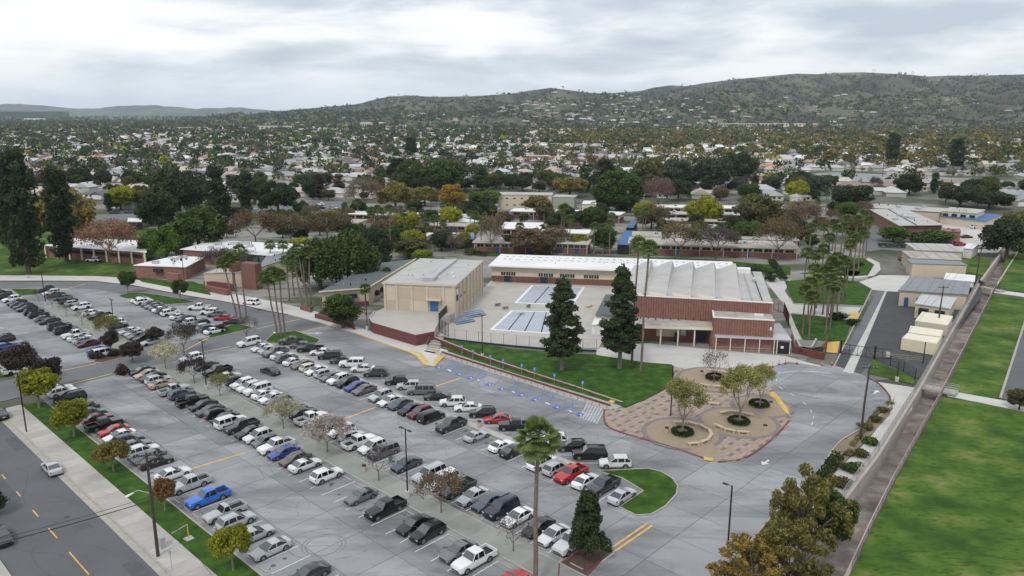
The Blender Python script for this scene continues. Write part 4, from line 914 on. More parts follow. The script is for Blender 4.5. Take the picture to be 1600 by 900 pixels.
for k, (x, y, lb) in enumerate(((815, 492, 'stack of pale pool chairs left of the far pool'), (790, 483, 'dark folded shade frame on the pool deck'), (778, 478, 'second dark folded frame beside the gym wall'), (920, 480, 'tan bench box right of the far pool'), (826, 480, 'small dark lifeguard box between the pools'))):
    c = at(x, y, .3); e = empty('deck_equipment', (*c, .3), .3 * k, label=lb, cat='pool equipment'); f = MB()
    if k == 3: MB().box(-1.2, -.4, 0, 1.2, .4, .5).build('box', M_TANLOW, e); continue
    for j in range(4): f.tube([(-.9 + .45 * j, -.5, 0), (-.6 + .45 * j, .5, .55)], .04, 4); f.tube([(-.9 + .45 * j, .5, 0), (-.7 + .45 * j, -.4, .6)], .04, 4)
    f.build('frame', M_TRIM if k else M_METAL, e); MB().box(-.8, -.3, .5, .8, .3, .6).build('top', M_TRIM if k else M_METAL, e)
shed('white_container', 'white box container beside a lattice cage behind the shop', ((1478, 427), (1524, 431), (1523, 441), (1474, 438)), 2.7, M_WHITE, M_ROOFW)
shed('white_trailer', 'white cargo trailer near the admin parking', ((1512, 380), (1530, 382), (1519, 390), (1505, 388)), 3.4, M_WHITE, M_ROOFW, ribs=0)
e, q, h = shed('admin_building', 'large red brick building with broad pale roof at right', ((1357, 327), (1418, 328), (1475, 352), (1405, 353)), 5.5, M_BRICKP, M_ROOFG, eq=4, cat='building')
g = MB(); g.tube([(*lerp(q[0], q[1], .5), h + .3), (*lerp(q[3], q[2], .38), h + .3)], .2, 4); g.build('expansion_joint', M_TRIM, e)
facade(e, q[3], q[2], h, 4, 1.2, 3.0, M_GLASSD, 'window', .5, .3)
shed('brick_annex', 'low red brick annex beside the admin building', ((1474, 357), (1500, 358), (1502, 363), (1476, 362)), 4.2, M_BRICKP, M_BRICKP, cat='building')
e, q, h = shed('classroom_block', 'long pale roofed block behind the brick admin building', ((1360, 318), (1480, 326), (1471, 332), (1362, 325)), 4.5, M_TAN, M_ROOFG, eq=4, cat='building', sd=5)
e, q, h = shed('gallery_block', 'raised pale block with clerestory above a blue canopy', ((1485, 324), (1540, 328), (1527, 334), (1471, 330)), 6.0, M_CREAM, M_ROOFG, cat='building')
facade(e, q[3], q[2], h, 4, 4, 5.2, M_GLASSD, 'window', .3)
e, q, h = shed('blue_carport', 'blue roofed carport at the right end of the block', ((1523, 334), (1565, 336), (1541, 346), (1466, 337)), 3.8, M_TAN, M_BLUECAN, cat='carport')
# classrooms and offices on the left
e, q, h = shed('left_classroom', 'long brick classroom with white roof beyond the left field', ((120, 372), (232, 377), (229, 395), (67, 384)), 4.2, M_BRICKP, M_ROOFW, eq=3, cat='building')
a, b_ = lerp(q[3], q[2], .02), lerp(q[3], q[2], .98)
for i in range(9):
    c = lerp(a, b_, i / 8); g = MB(); seg(g, (c[0] - .25, c[1]), (c[0] + .25, c[1]), .5, 0, 4.1); g.build('column', M_CREAM, e)
facade(e, lerp(a, b_, .02), lerp(a, b_, .98), h, 8, 2.4, 3.4, M_TRIM, 'window', .15, .7)
e, q, h = shed('front_office', 'front office of pink brick with bright white roof', ((272, 401), (322, 402), (290, 418), (208, 415)), 3.9, M_BRICKP, M_ROOFW, eq=3, cat='building', sd=3)
facade(e, lerp(q[3], q[2], .35), lerp(q[3], q[2], .6), h, 1, 2.2, 3.2, M_GLASSD, 'window', .7)
g = MB(); seg(g, at(263, 441), at(281, 443), .8, 0, 3.0); g.build('screen_wall', M_BRICKP, e); g = MB(); seg(g, at(183, 436), at(226, 431), .4, 0, 1.9); g.build('garden_wall', M_BRICK, e)
e, q, h = shed('library_building', 'wide white roofed building behind the front office', ((335, 376), (490, 383), (425, 400), (281, 390)), 4.6, M_BRICKP, M_ROOFW, eq=6, cat='building', sd=8)
facade(e, lerp(q[3], q[2], .45), lerp(q[3], q[2], .98), h, 5, 2.4, 3.8, mat('teal_glass', (.06, .11, .1), .2, .1, 1), 'window', .9, .8)
e, q, h = shed('entry_hall', 'tan and brick entry hall with glass doors behind palms', ((345, 419), (385, 418), (379, 426), (317, 428)), 4.3, M_TAN, M_ROOFD, cat='building')
for a, b_, z0, z1, m_, nm in (((323, 455), (358, 462), 0, 1.7, M_BRICK, 'lower_wall'), ((321, 449), (368, 455), 0, 2.0, M_BRICKD, 'planter_wall'), ((366, 446), (372, 448), 0, 7.3, M_BRICK, 'brick_tower'), ((384, 449), (406, 452), 0, 7.6, M_BRICK, 'brick_tower'), ((372, 446), (388, 447.5), 0, 4.2, M_GLASSD, 'glass_entry'), ((366, 437), (398, 439), 4.6, 5.0, M_CREAM, 'door_canopy')):
    g = MB(); seg(g, at(*a), at(*b_), 1.0 if nm != 'brick_tower' else 2.6, z0, z1); g.build(nm, m_, e)
e, q, h = shed('grey_roof_hall', 'hall with pitched slate grey roof behind the palm cluster', ((420, 396), (470, 392), (455, 403), (402, 420)), 4.5, M_TAN, M_METROOFD, cat='building')
e, q, h = shed('drama_building', 'tan building with long dark slate roof beside the gym', ((583, 413), (650, 405), (575, 451), (498, 457)), 4.6, M_TAN, M_ROOFS, cat='building')
facade(e, lerp(q[3], q[2], .45), lerp(q[3], q[2], .8), h, 1, 2.4, 3.4, M_TRIM, 'window', .5, .8); facade(e, lerp(q[2], q[1], .1), lerp(q[2], q[1], .5), h, 4, 1.4, 2.6, M_TRIM, 'window', .6, .35)
g = MB(); ribbon(g, [q[3], q[2], q[1]], .3, h + .02, h + .3); g.build('white_fascia', M_CREAM, e)
g = MB(); seg(g, lerp(q[3], q[2], .2), q[2], .9, 0, 1.2); g.build('brick_base', M_BRICKD, e)
e = empty('raised_planter', (0, 0, 0), label='dark brick raised planter in front of the drama building', cat='planter')
mb = MB(); ribbon(mb, P((493, 497), (551, 513), (554, 516)), .4, .1, 1.1); mb.build('brick_wall', M_BRICKD, e); MB().prism(P((493, 497), (553, 513), (552, 500), (505, 488)), .1, .8).build('soil', M_MULCH, e)
e = empty('palm_planter', (0, 0, 0), label='small brick planter around the palm trunks by the walk', cat='planter')
mb = MB(); ribbon(mb, P((470, 484), (486, 489), (488, 484)), .4, .1, 1.2); mb.build('brick_wall', M_BRICK, e)
# classroom wings
def wing(label, x0, y0, x1, y1, h, depth, wall=M_BRICK, roof=M_ROOFG, n=8, sd=1, ground=None, blue=0):
    p0, p1 = at(x0, y0, h), at(x1, y1, h)
    b = Bld('classroom_wing', label, 'classroom', p0, p1, depth, h - .3)
    b.walls(wall, M_TAN, h * .48); b.roof(roof, .7, .32, M_CREAM, 1.3); b.ac(max(1, int(b.L / 18)), sd)
    b.windows(.5, b.L - .5, n, h * .5, h - .9, frac=.8)
    b.door(b.L * .3, 1.4, 2.2); b.door(b.L * .72, 1.4, 2.2); b.posts(max(3, n // 2), -1.1, b.h, M_TAN, .1); b.vents(max(3, int(b.L / 7)), sd + 3)
    return b
wing('nearest long brick classroom wing right of the blue canopy', 984, 379, 1245, 387, 4.0, 13, roof=M_ROOFD, n=16)
wing('second long classroom wing right of the blue canopy', 990, 367, 1245, 374, 4.0, 9, roof=M_ROOFD, n=14, sd=2)
wing('short classroom wing between the flame coloured tree and green tree', 1030, 354, 1130, 355.5, 4.0, 8, n=8, sd=3)
wing('classroom wing one row behind the spreading olive tree', 1125, 347, 1235, 350, 4.0, 8, n=8, sd=4, roof=M_ROOFD)
wing('classroom wing with narrow roof seen through bare branches', 1034, 343.5, 1240, 346.5, 4.0, 7, n=10, sd=5)
wing('classroom wing behind the green tree centre right', 1036, 333, 1230, 336, 4.0, 7, n=10, sd=6)
wing('rearmost right classroom wing under the dark trees', 1000, 322.5, 1160, 325, 4.2, 9, roof=M_ROOFW, n=12, sd=7)
wing('white roofed wing beside the far palm group', 1205, 325, 1262, 328, 4.0, 8, roof=M_ROOFW, n=5, sd=8)
wing('brick wing with grey roof just left of the blue canopy', 858, 378, 918, 380, 4.0, 11, n=6, sd=9)
wing('brick wing behind the brown autumn tree', 742, 377, 862, 379.5, 4.0, 10, roof=M_ROOFD, n=9, sd=10)
wing('long white roofed wing with vents left of the palms', 815, 361, 918, 364, 4.0, 8, roof=M_ROOFW, n=8, sd=11)
wing('hall with large sloped white roof in mid campus', 783, 356, 842, 357, 5.0, 16, roof=M_ROOFW, n=4, sd=12)
wing('white roofed wing in front of the round ficus', 905, 332, 968, 335, 4.0, 9, roof=M_ROOFW, n=6, sd=13)
wing('brick wing with white roof under the yellow tree', 800, 329, 905, 332, 4.0, 9, roof=M_ROOFW, n=8, sd=14)
wing('brick wing left of the blue gable canopy', 694, 371, 718, 371.5, 4.0, 12, roof=M_ROOFW, n=3, sd=15)
wing('green trimmed wing behind the big weeping trees', 600, 367, 664, 369, 4.0, 8, roof=M_ROOFW, n=6, sd=16)
wing('brick wing behind the palm cluster in mid campus', 655, 350, 728, 352, 4.0, 8, roof=M_ROOFD, n=6, sd=17)
wing('sloping white roofed wing near the mid campus palms', 684, 341, 726, 348, 4.0, 8, roof=M_ROOFW, n=4, sd=18)
wing('long white roofed wing behind the bare trees', 528, 333, 738, 339, 4.0, 9, roof=M_ROOFW, n=16, sd=19)
wing('low brown wing behind the bare trees at left', 440, 343, 560, 347, 4.0, 8, roof=M_ROOFD, n=8, sd=20)
wing('dark roofed wing in front of the auditorium', 720, 327, 775, 328, 4.2, 8, n=5, sd=21)
b = Bld('auditorium', 'large windowless tan auditorium behind the classroom wings', 'auditorium', at(778, 327), at(862, 328), 12, ztop(*at(778, 327), 304.5)); b.walls(M_TAN); b.roof(M_ROOFG, .2, .3)
b.windows(b.L * .1, b.L * .8, 5, 5.5, 6.2, frac=.3); b.windows(b.L * .1, b.L * .8, 5, 2.0, 2.7, frac=.3)
b = Bld('green_hall', 'pale green walled hall joined to the auditorium', 'building', at(863, 328), at(897, 329), 10, ztop(*at(778, 327), 307)); b.walls(mat('sage', (.3, .34, .27), .8, .1, 1)); b.roof(M_ROOFG, .2, .3)
e, q, h = shed('covered_walk', 'bright blue covered walkway in mid campus', ((976, 361), (991, 361), (983, 383), (964, 383)), 3.6, M_TRIM, M_BLUECAN, cat='canopy', ribs=0)
shed('covered_walk', 'faded blue covered walkway behind the bright blue one', ((988, 343), (996, 346), (990, 356), (978, 356)), 3.4, M_TRIM, mat('faded_blue_canopy', (.06, .13, .25), .6, .1, 1), cat='canopy')
shed('gable_canopy', 'slate blue gable canopy over a campus entrance', ((722, 364), (742, 364), (740, 374), (713, 374)), 3.8, M_TRIM, mat('dull_blue', (.1, .2, .36), .6, .1, 1), cat='canopy')
shed('shade_canopy', 'blue shade roof left of the auditorium', ((785, 331), (800, 331), (797, 339), (781, 341)), 3.4, M_TRIM, M_BLUECAN, cat='canopy')
e, q, h = shed('lookout_tower', 'small tower with white roof behind the mid campus wings', ((912, 314), (930, 314), (932, 319), (909, 319)), 9.0, M_CREAM, M_ROOFW, cat='tower')
shed('blue_bus', 'blue roofed shelter behind the tall left pines', ((344, 331), (375, 331), (375, 344), (350, 345)), 3.4, M_CREAM, mat('dull_blue', (.1, .2, .36)), cat='shelter')
shed('bus_shelter', 'white roofed shelter left of the dark oaks', ((200, 341), (222, 342), (223, 347), (199, 347)), 3.4, M_TRIM, M_ROOFW, cat='shelter')
for x, y, lb in ((1066, 0, ''),): pass
# ------------------------------------------------------------------ cars
def loft(mb, st, z0b=.2):
    """stations: (x, halfwidth, z0, zshoulder, ztop)"""
    n = len(mb.v); k = 13
    for x, wd, z0, zs, zt in st:
        ring = [(-.55, z0), (-.9, z0 + .02), (-.985, z0 + .16), (-1, (z0 + zs) / 2), (-.985, zs), (-.9, zt - .01), (-.5, zt + .02), (.5, zt + .02), (.9, zt - .01), (.985, zs), (1, (z0 + zs) / 2), (.985, z0 + .16), (.9, z0 + .02)]
        mb.v += [(x, y * wd, z) for y, z in ring]
    for i in range(len(st) - 1):
        for j in range(k):
            q = (j + 1) % k; mb.f.append((n + i * k + j, n + i * k + q, n + (i + 1) * k + q, n + (i + 1) * k + j)); mb.m.append(mb.mi)
    mb.f.append(tuple(n + j for j in range(k))); mb.m.append(mb.mi)
    mb.f.append(tuple(n + (len(st) - 1) * k + j for j in reversed(range(k)))); mb.m.append(mb.mi)
SPEC = {
 'sedan': dict(L=4.8, W=1.83, hood=.82, belt=.93, rear=1.0, H=1.44, gb=(1.1, -1.85), gt=(.1, -.95), rails=0),
 'coupe': dict(L=4.55, W=1.82, hood=.80, belt=.90, rear=.93, H=1.33, gb=(.8, -1.75), gt=(.05, -.85), rails=0),
 'hatchback': dict(L=4.2, W=1.76, hood=.88, belt=.95, rear=1.0, H=1.5, gb=(1.1, -1.98), gt=(.4, -1.5), rails=0),
 'SUV': dict(L=4.7, W=1.88, hood=.97, belt=1.05, rear=1.1, H=1.66, gb=(1.1, -2.2), gt=(.15, -1.7), rails=1),
 'large SUV': dict(L=5.2, W=2.0, hood=1.12, belt=1.16, rear=1.18, H=1.84, gb=(1.2, -2.5), gt=(.45, -2.25), rails=1),
 'minivan': dict(L=5.0, W=1.97, hood=.98, belt=1.05, rear=1.08, H=1.75, gb=(1.5, -2.35), gt=(.75, -2.1), rails=0),
 'pickup': dict(L=5.6, W=1.97, hood=1.1, belt=1.14, rear=1.1, H=1.85, gb=(1.0, -.95), gt=(.42, -.85), rails=0, bed=1),
 'classic truck': dict(L=5.3, W=1.85, hood=.98, belt=1.02, rear=1.0, H=1.7, gb=(.7, -.45), gt=(.25, -.38), rails=0, bed=1),
}
def car_meshes(ty):
    s = SPEC[ty]; L_ = s['L'] / 2; Wd = s['W'] / 2; hd, bt, rr, Hh = s['hood'], s['belt'], s['rear'], s['H']; g0, g1 = s['gb']; t0, t1 = s['gt']
    bed = s.get('bed'); lo = .26 if (bed or 'SUV' in ty) else .19
    m = {}
    b = MB(); zr = .72 if bed else rr
    st = [(L_, Wd * .72, lo + .16, .5, .62), (L_ - .08, Wd * .86, lo + .06, .6, hd - .13), (L_ - .4, Wd * .96, lo, .64, hd - .06), (L_ - .95, Wd, lo, .68, hd), (g0 + .25, Wd, lo, .72, hd + .03), (g0 - .1, Wd, lo, .74, bt), (g1 + .5, Wd, lo, .76, (bt + (bt if bed else rr)) / 2)]
    if bed: st += [(g1 - .06, Wd, lo, .76, bt), (g1 - .07, Wd, lo, .62, .72), (-L_ + .1, Wd * .98, lo + .08, .62, .72), (-L_, Wd * .96, lo + .2, .6, .7)]
    else: st += [(g1, Wd, lo, .78, rr), (-L_ + .35, Wd * .97, lo, .76, rr - .01), (-L_ + .1, Wd * .9, lo + .08, .72, rr - .07), (-L_, Wd * .8, lo + .2, .66, rr - .22)]
    loft(b, st)
    if bed:
        b.box(-L_ + .02, -Wd * .985, .6, g1 - .06, -Wd * .985 + .1, 1.12); b.box(-L_ + .02, Wd * .985 - .1, .6, g1 - .06, Wd * .985, 1.12)
        b.box(-L_ + .0, -Wd * .95, .6, -L_ + .09, Wd * .95, 1.1); b.box(g1 - .16, -Wd * .95, .6, g1 - .06, Wd * .95, 1.12)
    # cabin: body coloured frustum, roof and pillars
    wb, wt = Wd * .93, Wd * .76; zt = Hh - .04; zb = bt - .03; ym = (g0 + g1) / 2
    n = len(b.v)
    b.v += [(g0, -wb, zb), (g0, wb, zb), (g1, wb, zb), (g1, -wb, zb), (t0, -wt, zt), (t0, wt, zt), (t1, wt, zt), (t1, -wt, zt), (t0 - .12, -wt * .86, Hh), (t0 - .12, wt * .86, Hh), (t1 + .1, wt * .86, Hh), (t1 + .1, -wt * .86, Hh)]
    for f in ((0, 1, 5, 4), (1, 2, 6, 5), (2, 3, 7, 6), (3, 0, 4, 7), (4, 5, 9, 8), (5, 6, 10, 9), (6, 7, 11, 10), (7, 4, 8, 11), (8, 9, 10, 11)): b.f.append(tuple(n + i for i in f)); b.m.append(0)
    if s['rails']:
        for sg_ in (-1, 1): b.box(t1 + .15, sg_ * wt * .8 - .02, Hh, t0 - .2, sg_ * wt * .8 + .02, Hh + .06)
    m['body'] = b
    def pane(a, b_, c, d, inset=.06, off=.012):
        a, b_, c, d = map(Vector, (a, b_, c, d)); cen = (a + b_ + c + d) / 4; nn = (b_ - a).cross(d - a).normalized()
        if nn.dot(cen - Vector((ym, 0, .9))) < 0: nn = -nn
        f = lambda p: p + (cen - p).normalized() * inset * 1.6 + nn * off
        return MB().quad(f(a), f(b_), f(c), f(d))
    m['windshield'] = pane((g0, -wb, zb + .04), (g0, wb, zb + .04), (t0, wt, zt), (t0, -wt, zt), .045)
    m['rear_window'] = pane((g1, -wb, zb + .06), (g1, wb, zb + .06), (t1, wt, zt), (t1, -wt, zt), .06)
    m['side_window'] = []
    def sidept(x, top, sg_):  # x position along belt or roof
        return (x, sg_ * (wt if top else wb), zt - .01 if top else zb + .04)
    xs_b = [g0 - .06, (g0 + g1) / 2 + .09, (g0 + g1) / 2 + .04, g1 + .1]; xs_t = [t0 - .02, (g0 + g1) / 2 + .05, (g0 + g1) / 2 - .03, t1 + .02]
    cuts = [(0, 1), (2, 3)] if not (ty in ('large SUV', 'SUV', 'minivan')) else None
    if cuts is None:
        a = g0 - .12; z = g1 + .06; sp = [a, a + (z - a) * .38, a + (z - a) * .4, a + (z - a) * .71, a + (z - a) * .73, z]
        ta = t0 - .03; tz = t1 + .03; tpx = [ta, sp[1] - .04, sp[2] - .04, sp[3], sp[4], tz]
        prs = [(sp[0], sp[1], tpx[0], tpx[1]), (sp[2], sp[3], tpx[2], tpx[3]), (sp[4], sp[5], tpx[4], tpx[5])]
    elif ty == 'classic truck': prs = [(g0 - .12, g1 + .08, t0 - .03, t1 + .05)]
    else: prs = [(xs_b[0], xs_b[1], xs_t[0], xs_t[1]), (xs_b[2], xs_b[3], xs_t[2], xs_t[3])]
    for sg_ in (-1, 1):
        for a, c, ta, tc in prs:
            m['side_window'].append(pane(sidept(a, 0, sg_), sidept(c, 0, sg_), sidept(tc, 1, sg_), sidept(ta, 1, sg_), .022))
    r = .34 if not bed and 'SUV' not in ty else .385
    xw = (L_ - .92, -L_ + (1.25 if bed else .98)); m['wheel'] = []
    for x in xw:
        for sg_ in (-1, 1): m['wheel'].append((x, sg_ * (Wd - .1), r))
    ar = MB()
    for x in xw:
        for sg_ in (-1, 1):
            y = sg_ * (Wd + .004); pts = [(x + (r + .07) * math.cos(a), y, r + (r + .07) * math.sin(a)) for a in [PI * k / 8 for k in range(9)]] + [(x - r - .07, y, lo + .03), (x + r + .07, y, lo + .03)]
            pts = [p for p in pts if True]; ar.quad(*pts)
    ar.box(-L_ + .1, -Wd * .9, lo - .04, L_ - .15, Wd * .9, lo + .03)
    ar.box(L_ - .10, -Wd * .55, .48, L_ + .015, Wd * .55, .64)
    m['arches'] = ar
    if bed:
        m['truck_bed'] = MB().box(-L_ + .1, -Wd * .87, .73, g1 - .17, Wd * .87, .76)
    hy = Wd * .66
    m['headlight'] = [MB().box(L_ - .24, sg_ * hy - .2, hd - .32, L_ - .045, sg_ * hy + .16 * (1 if sg_ > 0 else 1), hd - .18) for sg_ in (-1, 1)]
    zt_ = (1.0 if bed else rr - .08); m['taillight'] = [MB().box(-L_ - .01 + (.0 if bed else .04), sg_ * Wd * (.93 if bed else .78) - .1, zt_ - .26, -L_ + (.04 if bed else .18), sg_ * Wd * (.93 if bed else .78) + .08, zt_ - .05) for sg_ in (-1, 1)]
    m['plate'] = MB().box(-L_ - .02, -.2, .55, -L_ + .02, .2, .68)
    m['mirror'] = [MB().box(g0 - .42, sg_ * (Wd + .08) - .09, bt - .02, g0 - .26, sg_ * (Wd + .08) + .09, bt + .12) for sg_ in (-1, 1)]
    return m
def ydisc(r, wd, k=14, inner=0):
    mb = MB(); n = len(mb.v)
    for y, rr in ((-wd, r * .92), (-wd * .8, r), (wd * .8, r), (wd, r * .92)):
        mb.v += [(rr * math.cos(2 * PI * j / k), y, rr * math.sin(2 * PI * j / k)) for j in range(k)]
    for i in range(3):
        for j in range(k): q = (j + 1) % k; mb.f.append((i * k + j, (i + 1) * k + j, (i + 1) * k + q, i * k + q)); mb.m.append(0)
    mb.f.append(tuple(range(k))); mb.f.append(tuple(3 * k + j for j in reversed(range(k)))); mb.m += [0, 0]
    return mb
TY_M = {r: ydisc(r, .11).mesh('tyre', M_TYRE, True) for r in (.34, .385)}
RIM_M = {}
for r in (.34, .385):
    mb = MB(); k = 14; q = r * .64
    for s_ in (-1, 1):
        y = s_ * .113
        mb.quad(*[(q * .3 * math.cos(2 * PI * j / 7), y * 1.02, q * .3 * math.sin(2 * PI * j / 7)) for j in range(7)])
        for j in range(5):
            a = 2 * PI * j / 5; c1, s1 = math.cos(a), math.sin(a); px_, pz_ = -s1 * q * .2, c1 * q * .2
            mb.quad((px_ , y, pz_), (-px_, y, -pz_), (q * c1 - px_ * .8, y, q * s1 - pz_ * .8), (q * c1 + px_ * .8, y, q * s1 + pz_ * .8))
        for j in range(k):
            a, c_ = 2 * PI * j / k, 2 * PI * (j + 1) / k; f = lambda t, rad: (rad * math.cos(t), y, rad * math.sin(t)); mb.quad(f(a, q * .86), f(a, q * 1.06), f(c_, q * 1.06), f(c_, q * .86))
    RIM_M[r] = mb.mesh('rim', M_RIM)
PROTO = {}; FARP = {}
def proto(ty):
    if ty in PROTO: return PROTO[ty]
    m = car_meshes(ty); out = [('body', m['body'].mesh('body', M_PAINT, True, 28), (0, 0, 0), [('lower_trim', m['arches'].mesh('lower_trim', M_TRIM))])]
    for k in ('windshield', 'rear_window'): out.append((k, m[k].mesh(k, M_WINDSH), (0, 0, 0), []))
    for q in m['side_window']: out.append(('side_window', q.mesh('side_window', M_CARGLASS), (0, 0, 0), []))
    for x, y, r in m['wheel']: out.append(('wheel', TY_M[r], (x, y, r), [('rim', RIM_M[r])]))
    for q in m['headlight']: out.append(('headlight', q.mesh('headlight', M_HEADL), (0, 0, 0), []))
    for q in m['taillight']: out.append(('taillight', q.mesh('taillight', M_TAILL), (0, 0, 0), []))
    for q in m['mirror']: out.append(('mirror', q.mesh('mirror', M_PAINT), (0, 0, 0), []))
    out.append(('licence_plate', m['plate'].mesh('licence_plate', M_PLATE), (0, 0, 0), []))
    if 'truck_bed' in m: out.append(('bed_liner', m['truck_bed'].mesh('bed_liner', M_TRIM), (0, 0, 0), []))
    PROTO[ty] = out; return out
def farproto(ty):
    if ty in FARP: return FARP[ty]
    m = car_meshes(ty); b = MB()
    def addm(q, mi):
        n = len(b.v); b.v += q.v; b.f += [tuple(i + n for i in f) for f in q.f]; b.m += [mi] * len(q.f)
    addm(m['body'], 0); addm(m['arches'], 2)
    if 'truck_bed' in m: addm(m['truck_bed'], 2)
    for q in m['headlight']: addm(q, 3)
    for q in m['taillight']: addm(q, 4)
    for x, y, r in m['wheel']:
        q = ydisc(r, .11, 8); q.v = [(vx + x, vy + y, vz + r) for vx, vy, vz in q.v]; addm(q, 2)
    g = MB()
    for q in [m['windshield'], m['rear_window']] + m['side_window']:
        n = len(g.v); g.v += q.v; g.f += [tuple(i + n for i in f) for f in q.f]; g.m += [0] * len(q.f)
    FARP[ty] = (b.mesh('body', [M_PAINT, M_CARGLASS, M_TRIM, M_HEADL, M_TAILL], True, 28), g.mesh('windows', M_CARGLASS)); return FARP[ty]
CC = {'white': (.72, .73, .74), 'silver': (.42, .43, .45), 'black': (.005, .005, .006), 'dark grey': (.035, .037, .043), 'grey': (.13, .135, .145), 'slate blue': (.05, .07, .10), 'blue': (.02, .05, .26), 'bright blue': (.02, .14, .55), 'navy': (.012, .018, .04),
      'red': (.38, .012, .015), 'maroon': (.10, .01, .018), 'beige': (.42, .36, .27), 'tan': (.36, .28, .19), 'mauve': (.17, .13, .13), 'olive': (.045, .05, .04), 'cream': (.6, .57, .47), 'light blue': (.28, .36, .44), 'brown grey': (.12, .10, .09)}
NAME = {'s': 'sedan', 'c': 'coupe', 'h': 'hatchback', 'u': 'SUV', 'U': 'large SUV', 'v': 'minivan', 'p': 'pickup', 'P': 'classic truck'}
ABB = {'w': 'white', 's': 'silver', 'k': 'black', 'd': 'dark grey', 'g': 'grey', 'l': 'slate blue', 'b': 'blue', 'B': 'bright blue', 'n': 'navy', 'r': 'red', 'm': 'maroon', 'e': 'beige', 't': 'tan', 'v': 'mauve', 'o': 'olive', 'c': 'cream', 'L': 'light blue', 'G': 'brown grey'}
USED = {}
def car(ty, colr, loc, rot, label, group, far=False, rail=True):
    e = empty({'pickup': 'pickup_truck', 'classic truck': 'pickup_truck', 'SUV': 'parked_suv', 'large SUV': 'parked_suv', 'minivan': 'minivan'}.get(ty, 'parked_car'), (*loc, .06), rot, label=label, cat={'pickup': 'pickup truck', 'classic truck': 'pickup truck'}.get(ty, 'car'), group=group)
    R = random.Random(hash((round(loc[0], 1), round(loc[1], 1))) & 0xffff); j_ = R.uniform(.85, 1.12); c = tuple(min(.8, q * j_) for q in CC[colr])
    if far:
        bm_, gm = farproto(ty); link('body', bm_, e, color=c); link('windows', gm, e); return e
    for nm, me, l_, sub in proto(ty):
        o = link(nm, me, e, l_, color=c)
        for sn, sm in sub: link(sn, sm, o)
    return e
def row(desc, group, v, data, far=False, mind=2.5, ang=None, side=1):
    it = []
    for s_ in data.split(';'):
        f = s_.split()
        if not f: continue
        u_, v_ = uvp(float(f[0]), float(f[1]), .7); it.append([u_, v_, f[2], f[3], f[4]])
    it.sort(key=lambda q: q[0])
    for _ in range(30):
        for i in range(len(it) - 1):
            g_ = mind + (.15 if 'p' in it[i][2] + it[i + 1][2] else 0) - (it[i + 1][0] - it[i][0])
            if g_ > 0: it[i][0] -= g_ / 2; it[i + 1][0] += g_ / 2
    names = [ABB[q[3]] + ' ' + NAME[q[2]] for q in it]
    R = random.Random(len(data))
    for i, q in enumerate(it):
        nm = names[i]
        cands = []
        if names.count(nm) == 1: cands.append('only %s in %s' % (nm, desc))
        near = names[i - 1] if i > 0 else None; farn = names[i + 1] if i < len(it) - 1 else None
        if near and farn: cands.append('%s between %s and %s, %s' % (nm, farn, near, desc))
        if not near: cands.insert(0, '%s at the near end of %s' % (nm, desc))
        if not farn: cands.insert(0, '%s at the far end of %s' % (nm, desc))
        k = names[:i].count(nm); o_ = ['first', 'second', 'third', 'fourth', 'fifth', 'sixth', 'seventh', 'eighth', 'ninth', 'tenth']
        cands.append('%s %s from the near end, %s' % (o_[min(k, 9)], nm, desc))
        lb = next((c for c in cands if c not in USED and len(c.split()) <= 16), cands[-1]); USED[lb] = 1
        a = (VA if q[4] == 'i' else VA + PI) if ang is None else ang
        vv = v if v is not None else q[1]
        if q[2] == 'p' and ang is None: vv += .15 * (1 if q[4] == 'o' else -1)
        car(NAME[q[2]], ABB[q[3]], w(q[0], vv + R.uniform(-.2, .2)), a + R.uniform(-.025, .025), lb, group, far)
row('row along the street grass', 'cars in the row along the street grass', 38.5,
 '88 607 s w i;98.5 612 u w i;108.5 623 U k o;122 631 s d i;132 637 s d o;145 645 u l i;155 652 s m i;166 662 p k i;174 672.5 c r o;184 681 s w o;198 688 u l i;207 696 s g i;217 706 u w i;228 714 s g o;237 722.5 s k i;263.5 742 s w i;300 755 p s o;320.6 779 p B o;349 801 P s o;366 815 u s i;402 832 s s i;423 856 s s o;483 896 s d o')
row('street side of the tree median', 'cars on the street side of the tree median', 53,
 '213 581 s k o;220 587 s e o;234.6 590 s k o;240 595 u s i;249 600 s t i;268 610 p s i;279 617 u l i;293 628.5 p k i;309 635 s k o;320 643 s d o;335 648 u k i;345.4 654 s k o;360 660 U w i;373 667 p d o;385 677 s k o;403 681 u w o;412 690 h g o;427.7 698 p w o;438 708 s b o;455.3 718 s G o;472.7 727 s w i;501 745.7 u w i;561.7 775 c g o;599 795.7 p k o;640 822.3 s k o;666.7 832 u k o;708 867 s g o;737.7 873 p w o;800 905 c r i')
row('school side of the tree median', 'cars on the school side of the tree median', 63.1,
 '292 561 u w o;327 570 s k o;340.7 579 p k o;354 588 s c i;369.5 596.4 u d i;377.7 600.5 u w o;384 605.5 u w o;394.6 610.5 U w o;410 617 s w i;418 623 s w o;429 629.5 u g o;458 639 s k i;470 645 s k i;485.5 654 p w i;497 662 s w i;514 669 u d i;532 673.5 u w o;546 682 h s i;562 690 p w i;578 699.5 u w o;594 707.5 v g o;630.5 726.3 s l o;670 742 U s o;690 752 U w o;721.6 759 p d o;738 775 s s o;759 786.6 s l o;783.8 793 U n o;812.6 805 s w o;838 825 s k o;861.6 838 s w o;883 852 p w o')
